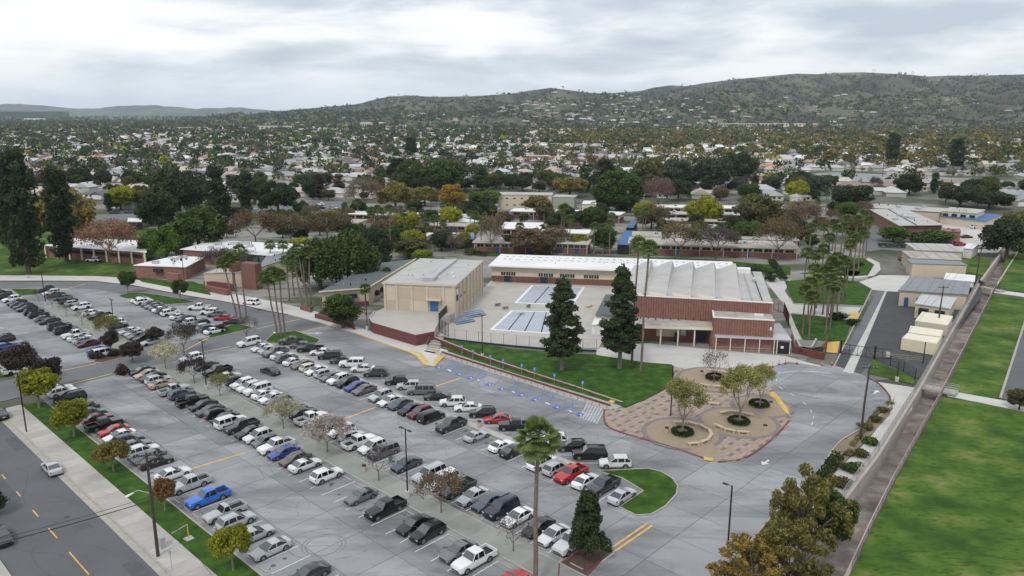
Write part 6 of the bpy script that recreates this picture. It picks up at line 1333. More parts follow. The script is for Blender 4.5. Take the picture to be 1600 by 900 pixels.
NT = [
 ('conifer', 878, 580, 436, 66, 'conif', 'tall dense pine on the front lawn, left one of two'), ('conifer', 968, 577, 418, 70, 'conif', 'taller dense pine on the front lawn near the gym entry'),
 ('blossom', 259, 577, 534, 52, 'white', 'white flowering tree at the far end of the tree median'), ('bigbare', 288, 555, 503, 50, 'grey', 'bare vase shaped tree at the cross road corner'),
 ('lollipop', 207, 567, 536, 40, 'purple', 'dark purple leaved tree by the cross road, larger one'), ('lollipop', 175, 552, 517, 32, 'purple', 'dark brown tree beside the white van in the far lot'), ('lollipop', 243, 537, 512, 34, 'purple', 'low dark tree shading cars of the far lot'),
 ('shrub', 191, 586, 570, 20, 'purple', 'round dark shrub at the corner of the median row'), ('sparse', 304, 600, 558, 44, 'purple', 'sparse dark twiggy tree beside the lamp post base'), ('sparse', 344, 620, 583, 34, 'willowy', 'small pale green tree in the tree median'),
 ('blossom', 443, 671, 622, 60, 'white', 'white blossom tree with green tinge in the tree median'), ('blossom', 512, 708, 651, 74, 'blossom', 'pinkish white blossom tree in the tree median'), ('bare', 592, 752, 697, 64, 'purple', 'bare tree beside the litter bin in the tree median'),
 ('sparse', 689.5, 803, 736, 74, 'brown', 'spreading bare tree with few brown leaves in the median'), ('bare', 802, 863, 808, 60, 'grey', 'bare tree beside the tall near palm'), ('magnolia', 918, 874, 768, 66, 'dark', 'dark conical magnolia on the mulch island'),
 ('bare', 61, 472, 452, 18, 'purple', 'small bare tree at the far end of the far median'), ('bare', 82, 481, 458, 24, 'grey', 'second small bare tree in the far median'), ('bare', 104, 495, 474, 26, 'grey', 'third small bare tree in the far median'), ('bare', 129, 509, 484, 28, 'tan', 'fourth small bare tree in the far median'), ('blossom', 170, 532, 492, 38, 'willowy', 'pale green flowering tree in the far median'),
 ('lollipop', 38, 602, 538, 56, 'purple', 'large dark purple tree at the left edge of the lot'), ('lollipop', 78, 612, 560, 48, 'purple', 'dark purple tree behind the yellow green street tree'), ('lollipop', 61, 638, 577, 66, 'yg', 'yellow green street tree at the cross road corner'),
 ('lollipop', 116, 684, 626, 64, 'yg', 'round bright yellow green tree on the verge'), ('lollipop', 178, 738, 689, 56, 'gold', 'small orange tinged tree on the verge'), ('lollipop', 258, 800, 747, 44, 'rust', 'small rust brown tree beside the near utility pole'), ('lollipop', 365, 893, 822, 62, 'yg', 'yellow green tree at the bottom of the verge'),
 ('lollipop', 200, 459, 424, 30, 'green', 'small round green tree at the tip of the oval lawn'), ('lollipop', 282, 471, 437, 28, 'green', 'small round green tree on the oval lawn'), ('bare', 386, 534, 492, 44, 'grey', 'bare tree in the bed beside the palm island'),
 ('round', 536, 513, 461, 58, 'green', 'dark green tree in front of the raised brick planter'), ('willow', 1066, 681, 597, 80, 'willowy', 'pale willowy tree in the front left plaza circle'), ('bare', 1115, 600, 543, 48, 'grey', 'bare tree at the rear of the plaza'), ('willow', 1155, 665, 572, 86, 'willowy', 'pale twiggy tree in the front right plaza circle'), ('willow', 1187, 640, 568, 48, 'willowy', 'slender pale tree at the right edge of the plaza'),
 ('open', 1262, 872, 730, 128, 'rustolive', 'large olive and rust tree in the lower right corner'), ('open', 1178, 935, 846, 130, 'rustgold', 'low orange brown tree at the bottom edge'), ('open', 1228, 930, 822, 120, 'rustolive', 'dark olive tree at the bottom edge beside the canal walk'), ('round', 1300, 858, 776, 60, 'green', 'green tree leaning over the canal wall'),
 ('round', 1592, 641, 610, 34, 'olive', 'small round tree at the right edge by the field path'), ('round', -8, 805, 765, 36, 'dark', 'dark tree peeking in at the lower left edge'),
 ('tall', 45, 428, 233, 60, 'dark', 'tallest dark tree at the left edge of the field'), ('tall', 105, 410, 262, 48, 'dark', 'tall dark tree right of the tallest one at left'), ('tall', 18, 395, 250, 44, 'dark', 'tall dark tree partly cut by the left edge'), ('broad', 100, 385, 293, 96, 'gold', 'golden brown spreading tree between the tall dark trees'), ('bigbare', 172, 414, 345, 90, 'rose', 'spreading reddish tree in front of the left classroom'),
 ('weep', 262, 404, 350, 70, 'bright', 'bright green weeping tree behind the front office'), ('round', 312, 397, 322, 80, 'green', 'large dark green tree right of the bright weeping tree'), ('round', 250, 362, 300, 60, 'dark', 'grey green tree behind the left classroom'), ('broad', 282, 345, 258, 88, 'dark', 'broad dark tree rising behind the left classrooms'), ('tall', 343, 358, 260, 42, 'dark', 'tall slim dark tree left of centre'), ('tall', 387, 335, 267, 28, 'conif', 'slim dark cypress like tree by the road'), ('broad', 435, 335, 284, 62, 'dark', 'dark round tree beside the slim cypress'), ('round', 405, 318, 278, 40, 'green', 'green tree behind the slim cypress'),
 ('bigbare', 400, 386, 326, 76, 'brown', 'brown bare tree left of the library roof'), ('bigbare', 455, 384, 332, 70, 'brown', 'brown bare tree behind the library roof'), ('bigbare', 512, 378, 330, 78, 'brown', 'brown bare tree beside the weeping trees'), ('bigbare', 345, 425, 388, 60, 'grey', 'low bare tree behind the front office roof'), ('bigbare', 392, 418, 392, 40, 'grey', 'small grey bare tree beside the library'),
 ('weep', 500, 452, 374, 76, 'green', 'green weeping tree behind the palm cluster'), ('weep', 545, 447, 362, 84, 'green', 'large weeping tree beside the slate roof'), ('weep', 580, 415, 358, 60, 'dark', 'dark weeping tree at the far end of slate roof'), ('round', 640, 403, 371, 56, 'olive', 'olive brown round tree behind the auxiliary gym'), ('round', 663, 412, 390, 30, 'lime', 'small lime green tree at the corner of the gym'),
 ('bigbare', 572, 330, 277, 62, 'tan', 'pale bare tree left of the golden trees'), ('broad', 618, 328, 284, 56, 'gold', 'golden olive tree in the row behind campus, left one'), ('broad', 664, 322, 291, 44, 'gold', 'golden tree in the middle of the row'), ('round', 708, 332, 288, 40, 'orange', 'orange topped tree in the row behind campus'), ('round', 755, 327, 298, 50, 'bright', 'bright green tree left of the auditorium'),
 ('broad', 645, 300, 251, 52, 'green', 'large green tree behind the golden row'), ('broad', 696, 302, 251, 66, 'green', 'largest deep green tree behind the golden row'), ('tall', 622, 292, 247, 34, 'dark', 'dark tree left of the deep green trees'), ('ball', 965, 330, 267, 76, 'ficus', 'huge ball shaped ficus behind the classrooms'),
 ('round', 838, 334, 306, 44, 'gold', 'yellow tree in front of the auditorium'), ('broad', 890, 308, 277, 52, 'gold', 'golden tree left of the round ficus'), ('bigbare', 1028, 332, 278, 50, 'pink', 'pinkish bare tree right of the round ficus'), ('broad', 1098, 353, 308, 58, 'yg', 'yellow green spreading tree among the wings'), ('broad', 1184, 362, 303, 72, 'olive', 'olive spreading tree right of the yellow green one'),
 ('bigbare', 1062, 402, 345, 74, 'brown', 'brown bare tree at the long wing, left one'), ('bigbare', 1118, 406, 352, 66, 'grey', 'grey bare tree in the middle of the long wing'), ('bigbare', 1215, 408, 340, 78, 'brown', 'brown bare tree near the palm grove'), ('bigbare', 1250, 365, 313, 62, 'tan', 'tan bare tree above the palm grove'), ('bigbare', 1020, 365, 318, 54, 'brown', 'rusty bare tree beside the palms'),
 ('broad', 836, 397, 356, 74, 'brown', 'spreading brown autumn tree on the inner lawn'), ('bigbare', 768, 396, 334, 48, 'tan', 'thin tan tree beside the gable canopy'), ('round', 690, 392, 362, 36, 'dark', 'dark tree in the campus palm grove'), ('round', 908, 352, 330, 70, 'dark', 'dark clipped tree mass behind the vented roof'),
 ('round', 1395, 378, 354, 44, 'bright', 'bright green small tree in front of the brick admin building'), ('shrub', 1440, 380, 361, 42, 'green', 'clipped hedge by the striped storage building, left part'), ('shrub', 1468, 380, 361, 40, 'green', 'clipped hedge by the striped storage building, right part'), ('round', 1328, 330, 289, 62, 'dark', 'dark round tree right of the palm grove'), ('round', 1320, 345, 316, 34, 'bright', 'bright green tree beside the dark round tree'),
 ('broad', 1572, 402, 344, 76, 'dark', 'dark tree overhanging the canal at the right edge'), ('broad', 1585, 385, 330, 60, 'olive', 'olive tree cut by the right edge above the canal'), ('broad', 1420, 305, 272, 44, 'dark', 'pale trunked tree above the admin roof'), ('broad', 1500, 322, 288, 62, 'dark', 'dark tree mass behind the carport, left part'), ('broad', 1545, 326, 300, 60, 'dark', 'dark tree mass behind the carport, right part'),
 ('broad', 1060, 300, 250, 60, 'bluegreen', 'blue green tree behind the far wings, left of two'), ('broad', 1110, 302, 246, 64, 'bluegreen', 'blue green tree behind the far wings, right of two'), ('broad', 1010, 300, 246, 56, 'olive', 'grey olive tree behind the round ficus'), ('tall', 945, 300, 248, 34, 'dark', 'tall dark tree left of the round ficus top'), ('round', 968, 290, 262, 30, 'bright', 'bright green tree top above the ficus'),
 ('broad', 1150, 290, 238, 60, 'dark', 'dark broad tree in the belt above the wings'), ('tall', 1393, 262, 208, 22, 'dark', 'tall dark conifer among the golden trees'), ('tall', 1492, 268, 216, 26, 'dark', 'tall dark conifer right of the boulevard'), ('tall', 645, 245, 215, 16, 'dark', 'slim dark cypress cluster in the distance'), ('tall', 640, 246, 214, 14, 'dark', 'slim dark cypress beside its twin in the distance'),
 ('tall', 500, 312, 272, 20, 'purple', 'dark brown slim tree beside the houses'), ('tall', 530, 305, 272, 22, 'brown', 'rust brown slim tree behind the bare trees'), ('broad', 1250, 300, 268, 44, 'dark', 'dark tree beside the boulevard car park'), ('broad', 1275, 305, 275, 40, 'bluegreen', 'blue green tree above the palm grove'),
]
for q in NT: tpx(*q[:6], q[6])
RC_ = random.Random(31)
CF = [(425, 362), (445, 372), (478, 362), (498, 368), (535, 372), (560, 376), (582, 388), (545, 388), (600, 366), (520, 398), (468, 378), (630, 368), (645, 392), (670, 376), (715, 396), (735, 372), (820, 350), (845, 372), (870, 366), (895, 372), (925, 356), (1040, 372), (1085, 362), (1130, 374), (1195, 376), (1225, 366), (470, 338), (490, 345), (520, 352), (545, 345), (565, 338), (585, 345), (605, 352), (625, 345), (650, 340), (675, 358), (705, 360), (725, 345), (745, 352), (765, 345), (790, 352), (600, 380), (622, 386), (650, 382), (700, 384), (725, 388), (800, 392), (870, 392), (905, 392), (930, 390), (945, 396), (560, 395), (532, 400), (855, 345), (880, 350), (935, 348), (1010, 345), (1015, 358), (1150, 372), (1165, 382), (1140, 358), (1090, 376), (1245, 382), (1262, 352), (1280, 358), (1300, 352), (1255, 338), (1290, 372), (1325, 372), (1310, 362), (1340, 362), (1270, 388), (440, 352), (420, 345), (370, 352), (355, 372), (238, 352), (330, 352), (465, 395), (1300, 335), (1345, 345), (1350, 372)]
for k, (x, y) in enumerate(CF):
    c = at(x + RC_.uniform(-4, 4), y); h_ = RC_.uniform(5, 10); kd = RC_.choice(['round', 'round', 'bigbare', 'broad', 'round']); cc = RC_.choice(['dark', 'green', 'olive', 'dark', 'brown', 'green', 'yg'] if kd != 'bigbare' else ['brown', 'grey', 'tan'])
    tree(kd, c, h_, h_ * RC_.uniform(.9, 1.3), cc, '%s %s tree %s, %s' % ({'dark': 'dark green', 'green': 'mid green', 'olive': 'olive', 'brown': 'brown', 'yg': 'yellow green', 'grey': 'grey', 'tan': 'tan'}[cc], {'round': 'small round', 'bigbare': 'small leafless', 'broad': 'low spreading'}[kd], ['between classroom wings', 'in a campus courtyard', 'beside a classroom roof'][k % 3], 'above the library' if x < 480 else 'left of the gable canopy' if x < 700 else 'in mid campus' if x < 960 else 'right of the blue canopy' if x < 1200 else 'by the palm grove'), group='small trees between the classroom wings')
def hedge(a, b_, h_, wd, m_, lb, seed=1):
    a, b_ = at(*a), at(*b_); L_ = math.dist(a, b_); n = int(L_ * wd * 30) + 200; R = np.random.default_rng(seed); t = R.random(n); o_ = R.uniform(-wd / 2, wd / 2, n); dx, dy = (b_[0] - a[0]) / L_, (b_[1] - a[1]) / L_
    P3 = np.stack([a[0] + dx * L_ * t - dy * o_, a[1] + dy * L_ * t + dx * o_, h_ * np.sqrt(R.random(n)) * (1 - .25 * np.abs(o_ / wd))], 1); link('hedge', quadsmesh('hedge', P3, .28, seed, m_), label=lb, cat='hedge')
hedge((1348, 415), (1302, 427), 1.2, 1.5, M_HEDGE, 'dark hedge along the curved walk')
hedge((1372, 386), (1418, 388), 1.6, 3, M_HEDGE, 'dark clipped hedge beside the striped storage building')
hedge((1225, 440), (1205, 410), 1.4, 2.5, M_HEDGE, 'dark shrub border behind the gym'); hedge((1310, 716), (1275, 765), 1.3, 1.8, M_HEDGE, 'green hedge along the canal fence, lower part'); hedge((1375, 640), (1330, 700), .6, .8, mat('dry_shrub', (.16, .15, .06), .9, .3, 1, island=.4), 'low dry planting along the verge')
hedge((742, 398), (760, 401), 1.6, 3, M_HEDGE, 'green bushes behind the auxiliary gym roof'); hedge((1180, 424), (1130, 420), 1.2, 2, M_HEDGE, 'green hedge behind the gym roof')
hedge((1245, 812), (1205, 880), .8, 1.2, MATS['dry_shrub'], 'dry yellow planting beside the school drive kerb')
for k, (x, y, h_, wp, c_) in enumerate(((1330, 738, 0, 30, 'green'), (1345, 715, 0, 26, 'olive'), (1315, 762, 0, 32, 'olive'), (1300, 782, 0, 30, 'green'), (1360, 695, 0, 26, 'green'), (1368, 660, 0, 20, 'olive'), (1380, 645, 0, 18, 'olive'), (1290, 760, 0, 26, 'willowy'), (1270, 785, 0, 26, 'willowy'), (1255, 800, 0, 24, 'olive'), (1352, 672, 0, 22, 'olive'), (1326, 712, 0, 18, 'tan'), (1308, 728, 0, 20, 'tan'), (1390, 632, 0, 12, 'willowy'),
        (1512, 458, 0, 18, 'dark'), (1505, 470, 0, 16, 'olive'), (1495, 482, 0, 14, 'olive'), (1525, 447, 0, 20, 'dark'), (1310, 500, 0, 26, 'dark'), (1332, 508, 0, 20, 'dark'), (1205, 440, 0, 20, 'dark'), (1180, 425, 0, 24, 'green'), (1200, 430, 0, 22, 'green'), (345, 518, 0, 22, 'purple'), (150, 560, 0, 24, 'purple'), (178, 556, 0, 22, 'purple'), (205, 548, 0, 20, 'purple'), (735, 398, 0, 22, 'olive'), (590, 500, 0, 14, 'rust'), (1275, 555, 0, 24, 'dark'), (1258, 553, 0, 22, 'dark'))):
    c = at(x, y); wd = wp * math.hypot(c[1], 50) / F
    tree('shrub', c, wd * .5, wd, c_, '%s shrub %s' % ({'green': 'green', 'olive': 'olive', 'willowy': 'pale yellow green', 'tan': 'dry tan', 'dark': 'dark', 'purple': 'dark purple', 'rust': 'rust red'}[c_], ['against the canal fence, second from the front group', 'against the canal fence, third in line', 'against the canal fence in the front group', 'against the canal fence, nearest the corner tree', 'against the canal fence, farthest in line', 'left of the tall verge pole', 'at the top of the planted verge', 'on the dry verge by the kerb', 'low on the dry verge', 'next to the corner tree', 'behind the tall verge pole', 'on bare soil beside the canal walk', 'on bare soil by the storm drain', 'at the kerb tip of the verge', 'beside the far utility pole', 'on the bank behind the corrugated shed', 'on the bank above the containers', 'at the far footbridge', 'under the palm grove by the walk', 'under the palms near the yellow ramp', 'at the back corner of the gym', 'behind the gym roof, left one', 'behind the gym roof, right one', 'on the end lawn of the far lot', 'in the entry bed of the far lot', 'in the middle of the entry bed', 'at the right end of the entry bed', 'behind the auxiliary gym roof', 'under the drama building eaves', 'inside the brick planter at the gate', 'inside the brick planter, left of its twin'][k]), cat='shrub', name='shrub')
# ---- palms
def palm_parts(seed, nf=26, fr=1.7, blades=9):
    R = random.Random(seed); out = []
    for i in range(nf):
        t = i / nf; el = 1.3 - 2.0 * t + R.uniform(-.12, .12); az = i * 2.399 + R.uniform(-.2, .2); L_ = fr * R.uniform(.85, 1.1); mb = MB()
        d = Vector((math.cos(az) * math.cos(el), math.sin(az) * math.cos(el), math.sin(el))); sd_ = Vector((-math.sin(az), math.cos(az), 0)); up = sd_.cross(d) * -1
        p = d * L_ * .55; mb.tube([(0, 0, 0), p], [.03, .02], 3, False)
        for b_ in range(blades):
            a = (b_ / (blades - 1) - .5) * 2.3; dd = (d * math.cos(a) + sd_ * math.sin(a)).normalized(); q = p + dd * L_ * .62 * (1 - .2 * abs(a)); q.z -= .22 * L_; wv = dd.cross(up).normalized() * .085 * fr
            m_ = p.lerp(q, .6) + Vector((0, 0, .07)); mb.quad(p, m_ - wv, q, m_ + wv)
        out.append(mb)
    return out
M_FROND = mat('frond', (.05, .08, .02), .55, .2, .8, objcol=True, island=.3, trans=.2, spec=.35)
M_SKIRT = mat('dead_frond', (.17, .12, .075), .95, .3, 2, island=.3)
def palm_crown(seed, blades=7):
    mb = MB()
    for q in palm_parts(seed, 46, 2.0, blades):
        n = len(mb.v); mb.v += q.v; mb.f += [tuple(i + n for i in f) for f in q.f]; mb.m += [0] * len(q.f)
    me = mb.mesh('palm_crown', M_FROND); sk_ = MB(); R = random.Random(seed)
    for _ in range(34):
        a = R.uniform(0, 6.28); l = R.uniform(.8, 1.7); x, y = math.cos(a), math.sin(a); sk_.quad((x * .2, y * .2, 0), (x * .5 - y * .15, y * .5 + x * .15, -l * .5), (x * .45, y * .45, -l), (x * .5 + y * .15, y * .5 - x * .15, -l * .5))
    return me, sk_.mesh('palm_skirt', M_SKIRT)
PC = [palm_crown(s_) for s_ in (1, 2, 3)]
def palm(x, y, ty_, label, group=None, sc=1.0, lean=(0, 0), r=.24, colr=(.12, .165, .045), near=False, hmin=0):
    c = at(x, y); h = max(hmin, ztop(*c, ty_) - .9 * sc); R = random.Random(int(x * 7 + y)); e = empty('palm_tree', (*c, 0), label=label, cat='palm tree', group=group)
    n = 9; pts = [(lean[0] * (t / n) ** 1.3 + .08 * math.sin(t), lean[1] * (t / n) ** 1.3, h * t / n) for t in range(n + 1)]; tb = MB(); tb.tube(pts, [r * (1.35 if t == 0 else 1.12 - .35 * t / n) for t in range(n + 1)], 9)
    if near:
        k = int(h / .16)
        for i in range(k):
            t = i / k; px_, py_ = lean[0] * t ** 1.3, lean[1] * t ** 1.3; tb.tube([(px_, py_, h * t), (px_, py_, h * t + .06)], [r * (1.2 - .35 * t), r * (1.14 - .35 * t)], 9, False)
    tb.build('trunk', M_PALMBARK, e, smooth=not near)
    rz = R.uniform(0, 6)
    if near:
        for q in palm_parts(5, 46, 2.35, 13): o = q.build('frond', M_FROND, e, color=colr); o.location = pts[-1]
        o = link('dead_skirt', PC[0][1], e, pts[-1])
    else:
        cm, sm = PC[R.randrange(3)]; o = link('crown', cm, e, pts[-1], rz, color=tuple(q * (.85 + (x * 37 % 10) / 30) for q in colr)); o.scale = (sc,) * 3; s2 = link('dead_skirt', sm, e, pts[-1], rz); s2.scale = (sc,) * 3
palm(836, 918, 668, 'very tall fan palm rising from the tree median in front', sc=1.15, r=.23, lean=(.1, 0), near=True)
for k, q in enumerate(((433, 526, 428, -1.6), (439, 526, 420, -1.0), (445, 525, 424, -.4))): palm(*q[:3], ['left of the three palms on the triangular lawn island', 'middle palm of the three on the triangular lawn island', 'right of the three palms on the triangular lawn island'][k], lean=(q[3], 0), r=.2)
for k, q in enumerate(((370, 500, 405, -2.2), (376, 500, 398, -1.4), (385, 501, 386, -.3))): palm(*q[:3], ['left palm of the trio at the lower end lawn', 'middle palm of the trio at the lower end lawn', 'right and tallest palm of the trio at the lower end lawn'][k], lean=(q[3], 0), r=.2)
for k, q in enumerate(((472, 482, 392, -1.6, 'palm with leaning trunk in the brick planter cluster'), (481, 483, 384, -1.9, 'second palm of the brick planter cluster'), (480, 480, 392, -.6, 'third palm of the brick planter cluster'), (486, 481, 388, .2, 'straight palm right of the brick planter cluster'), (452, 470, 402, 0, 'palm behind the cluster by the glass doors'), (459, 462, 410, 0, 'short palm behind the planter cluster'), (424, 418, 378, 0, 'thin palm beside the slate grey roof, left'), (444, 418, 378, 0, 'thin palm beside the slate grey roof, right'))): palm(*q[:3], q[4], lean=(q[3], 0), r=.2)
palm(1001, 582, 380, 'very tall thin palm on the front lawn before the gym', lean=(.6, 0), r=.23); palm(987, 568, 374, 'tall thin palm behind the larger pine', lean=(.5, 0), r=.22)
for k, q in enumerate(((572, 492, 446), (605, 448, 420), (1208, 440, 0))):
    if q[2]: palm(*q, ['small palm left of the auxiliary gym', 'small palm behind the corner of the auxiliary gym', ''][k], r=.16, sc=.85)
GR = [(1253, 524), (1263, 531), (1267, 487), (1271, 500), (1275, 482), (1285, 492), (1293, 492), (1289, 524), (1300, 495), (1306, 500), (1310, 476), (1296, 515), (1261, 507), (1303, 456), (1316, 470), (1280, 466), (1322, 452), (1332, 440), (1340, 424), (1346, 414), (1328, 420), (1312, 410), (1352, 400), (1302, 420), (1290, 440), (1270, 450), (1255, 462), (1318, 396), (1336, 392), (1300, 392), (1346, 380), (1284, 398), (1262, 420)]
RP = random.Random(4)
posn = ['front', 'middle', 'rear']
for k, (x, y) in enumerate(GR):
    c = at(x, y); hh = RP.uniform(10.5, 15); tyy = 450 - F * ((SP * c[1] + CP * (hh - H)) / (CP * c[1] - SP * (hh - H)))
    palm(x, y, tyy, 'fan palm in the %s of the palm grove, %s' % ('front' if y > 480 else 'middle' if y > 420 else 'rear', ['beside the walk', 'with straight trunk', 'among close neighbours', 'at the lawn edge', 'near the kerb'][k % 5]) + ', number %s from left' % ['one', 'two', 'three', 'four', 'five', 'six', 'seven', 'eight', 'nine', 'ten', 'eleven'][k % 11] if False else
         'grove palm %s, %s the palm grove' % (['left of the lawn path', 'right of the lawn path', 'with thick crown', 'with slim trunk', 'beside a taller one', 'behind the yellow ramp', 'next to the drive kerb', 'near the curved walk', 'by the small lawn', 'under taller crowns', 'at the outer edge'][k % 11], 'front of' if k < 11 else 'middle of' if k < 22 else 'rear of'), group='fan palms in the grove beside the drive', r=.2)
MP = [(540, 352, 318), (560, 344, 312), (590, 352, 322), (645, 362, 326), (660, 362, 330), (720, 352, 320), (735, 362, 330), (770, 352, 322), (812, 388, 350), (850, 352, 322), (955, 366, 334), (1150, 398, 366), (1235, 392, 350), (1240, 352, 318), (1275, 345, 312), (1290, 330, 300), (581, 372, 330), (597, 372, 326), (611, 396, 322), (632, 380, 330), (666, 390, 344), (679, 392, 338), (684, 372, 338), (693, 376, 345), (742, 388, 332), (752, 392, 340), (633, 330, 296), (653, 332, 300), (673, 332, 296), (717, 332, 298), (737, 330, 300), (760, 330, 302), (693, 350, 318), (702, 352, 320), (877, 394, 322), (881, 394, 320), (890, 395, 338), (928, 398, 350), (942, 398, 352), (952, 402, 345), (1004, 372, 328), (1008, 374, 326), (995, 368, 330), (991, 408, 376), (1005, 420, 380), (1245, 300, 262), (1520, 270, 252), (1545, 268, 250)]
for k, (x, y, t_) in enumerate(MP[16:] + MP[:16]):
    palm(x, y, t_, 'thin campus palm %s, %s' % (['beside a classroom roof', 'above the classroom roofs', 'rising from a courtyard', 'next to a bare tree', 'close to its twin', 'with a full green crown', 'standing alone', 'before the golden trees'][k % 8], ['left part of campus', 'right of the lime tree', 'near the gable canopy', 'mid campus'][k // 8] if k < 32 else 'between the classroom wings'), group='thin palms scattered over the campus', r=.2, sc=.95)
# ------------------------------------------------------------------ neighbourhood beyond the school
from mathutils import noise as MN
def topx(X, Y, Z=0.):
    d = Z - H; dep = CP * Y - SP * d
    return (800 + F * X / dep, 450 - F * (SP * Y + CP * d) / dep) if dep > 1 else (0, 999)
LIM = [(-400, 345), (60, 345), (200, 338), (540, 318), (560, 314), (770, 301), (900, 303), (1000, 314), (1060, 316), (1200, 318), (1260, 322), (1360, 315), (1470, 320), (1560, 326), (1700, 340), (2100, 370)]
def interp(T, x):
    if x <= T[0][0]: return T[0][1]
    for (a, b), (c, d) in zip(T, T[1:]):
        if x <= c: return b + (d - b) * (x - a) / (c - a)
    return T[-1][1]
R1 = P((-500, 352), (-500, 341), (130, 336), (330, 330), (480, 322), (530, 314), (545, 318), (500, 330), (330, 339), (130, 345))
R2 = P((1190, 276), (1300, 269), (1450, 275), (1600, 285), (1800, 295), (1800, 306), (1600, 296), (1400, 284), (1260, 282))
sheet('left_boulevard', R1, .03, M_ROADGREY); sheet('right_boulevard', R2, .03, mat('boulevard', (.25, .25, .25), .9, .1, .05, world=True))
sheet('boulevard_verge', P((130, 347), (330, 342), (500, 333), (500, 338), (330, 352), (130, 352)), .04, M_GRASS2); sheet('school_car_park', P((440, 322), (520, 316), (560, 320), (520, 332), (445, 336)), .035, M_ROADGREY)
sheet('admin_parking', P((1470, 345), (1600, 345), (1560, 395), (1500, 395), (1476, 365)), .045, M_WALK2)
GA = math.radians(-12); ex, ey = math.cos(GA), math.sin(GA)
def gw(a, b): return (a * ex - b * ey, a * ey + b * ex)
def hroof(mb, x0, y0, x1, y1, z, rise, ov=.5, hip=1.0, mi=1):
    x0 -= ov; x1 += ov; y0 -= ov; y1 += ov; ins = min((y1 - y0) / 2 * hip, (x1 - x0) / 2 - .1); ym = (y0 + y1) / 2; mb.mi = mi; t = .18
    a = [(x0, y0, z), (x1, y0, z), (x1, y1, z), (x0, y1, z)]; r0, r1 = (x0 + ins, ym, z + rise), (x1 - ins, ym, z + rise)
    mb.quad(a[0], a[1], r1, r0); mb.quad(a[2], a[3], r0, r1); mb.quad(a[1], a[2], r1); mb.quad(a[3], a[0], r0)
    lo = [(x, y, z - t) for x, y, z in a]
    for i in range(4): mb.quad(lo[i], lo[(i + 1) % 4], a[(i + 1) % 4], a[i])
    mb.quad(*lo[::-1])
def house_geo(seed):
    R = random.Random(seed); wd, dp = R.uniform(13, 17), R.uniform(9, 11.5); W_ = MB(); Rf = MB(); hip = R.choice([1, 1, .02, .5])
    W_.box(-wd / 2, -dp / 2, 0, wd / 2, dp / 2, 2.8); hroof(Rf, -wd / 2, -dp / 2, wd / 2, dp / 2, 2.8, R.uniform(2.0, 3.0), hip=hip, mi=0)
    s_ = R.choice([-1, 1]); gx0 = s_ * wd / 2 - (6.5 if s_ > 0 else 0); W_.box(gx0, -dp / 2 - 4.2, 0, gx0 + 6.5, -dp / 2, 2.75)
    # front gable running forward
    z, rise, ym = 2.82, 1.75, gx0 + 3.25; y0, y1 = -dp / 2 - 4.8, -dp / 2 + 3.5
    Rf.quad((gx0 - .5, y0, z), (ym, y0, z + rise), (ym, y1, z + rise), (gx0 - .5, y1, z)); Rf.quad((ym, y0, z + rise), (gx0 + 7, y0, z), (gx0 + 7, y1, z), (ym, y1, z + rise)); Rf.quad((gx0 - .5, y0 + .3, z), (gx0 + 7, y0 + .3, z), (ym, y0 + .3, z + rise))
    gar = MB().box(gx0 + .8, -dp / 2 - 4.26, .1, gx0 + 5.7, -dp / 2 - 4.2, 2.2)
    wx = -s_ * wd / 4; win = [MB().box(wx - 2.2, -dp / 2 - .05, 1, wx - .5, -dp / 2 - .0, 2.2), MB().box(wx + .8, -dp / 2 - .05, 1, wx + 2.4, -dp / 2 - .0, 2.2)]
    dr = MB().box(-.5 - s_ * .6, -dp / 2 - .05, .1, .5 - s_ * .6, -dp / 2, 2.15)
    ch = MB().box(wd * .2, 1, 3.5, wd * .2 + .8, 1.7, 5.6)
    return W_, Rf, gar, win, dr, ch
HG = [house_geo(s_) for s_ in range(8)]
HM = [(a.mesh('wall', M_WALL), b.mesh('roof', M_HROOF), c.mesh('garage_door', M_ROOFW), [q.mesh('window', M_GLASSD) for q in d], e_.mesh('door', M_TRIM), f.mesh('chimney', M_BRICKP)) for a, b, c, d, e_, f in HG]
FH = []
for a, b, c, d, e_, f in HG:
    m_ = MB(); 
    for q, mi in ((a, 0), (b, 1), (d[0], 2), (d[1], 2)):
        n = len(m_.v); m_.v += q.v; m_.f += [tuple(i + n for i in g) for g in q.f]; m_.m += [mi] * len(q.f)
    FH.append(m_.mesh('house', [M_WALL, M_HROOF, M_GLASSD]))
RC = {'pale grey': (.46, .46, .47), 'grey': (.29, .29, .30), 'dark grey': (.13, .13, .145), 'beige': (.46, .41, .35), 'brown': (.24, .19, .155), 'pinkish': (.44, .35, .31), 'white': (.7, .7, .7), 'terracotta': (.38, .22, .16)}
RCW = ['pale grey'] * 5 + ['grey'] * 5 + ['beige'] * 4 + ['brown'] * 2 + ['dark grey'] * 3 + ['pinkish'] * 3 + ['white'] * 2 + ['terracotta']
hs = []; RH = random.Random(21)
b_ = 250
lots = []
while b_ < 2300:
    a = -1700
    while a < 1700:
        for k in (0, 1):
            bb3 = b_ + (0 if k == 0 else 36) + RH.uniform(-1.5, 1.5); X, Y = gw(a + RH.uniform(-1, 1), bb3); x, y = topx(X, Y)
            if Y > 330 and -60 < x < 1660 and y < interp(LIM, x) - 5 and not inpoly(X, Y, R1) and not inpoly(X, Y, R2) and not (1190 < x < 1800 and 264 < y < 300 and inpoly(X, Y - 10, R2)):
                if not (x > 900 and 206 < y < 228 and RH.random() < .8) and RH.random() < .93: lots.append((X, Y, GA + (0 if k == 0 else PI) + RH.choice([0, 0, 0, PI / 2]), y, x))
        a += RH.uniform(18.5, 20.5)
    b_ += 74
lots.sort(key=lambda q: -q[3])
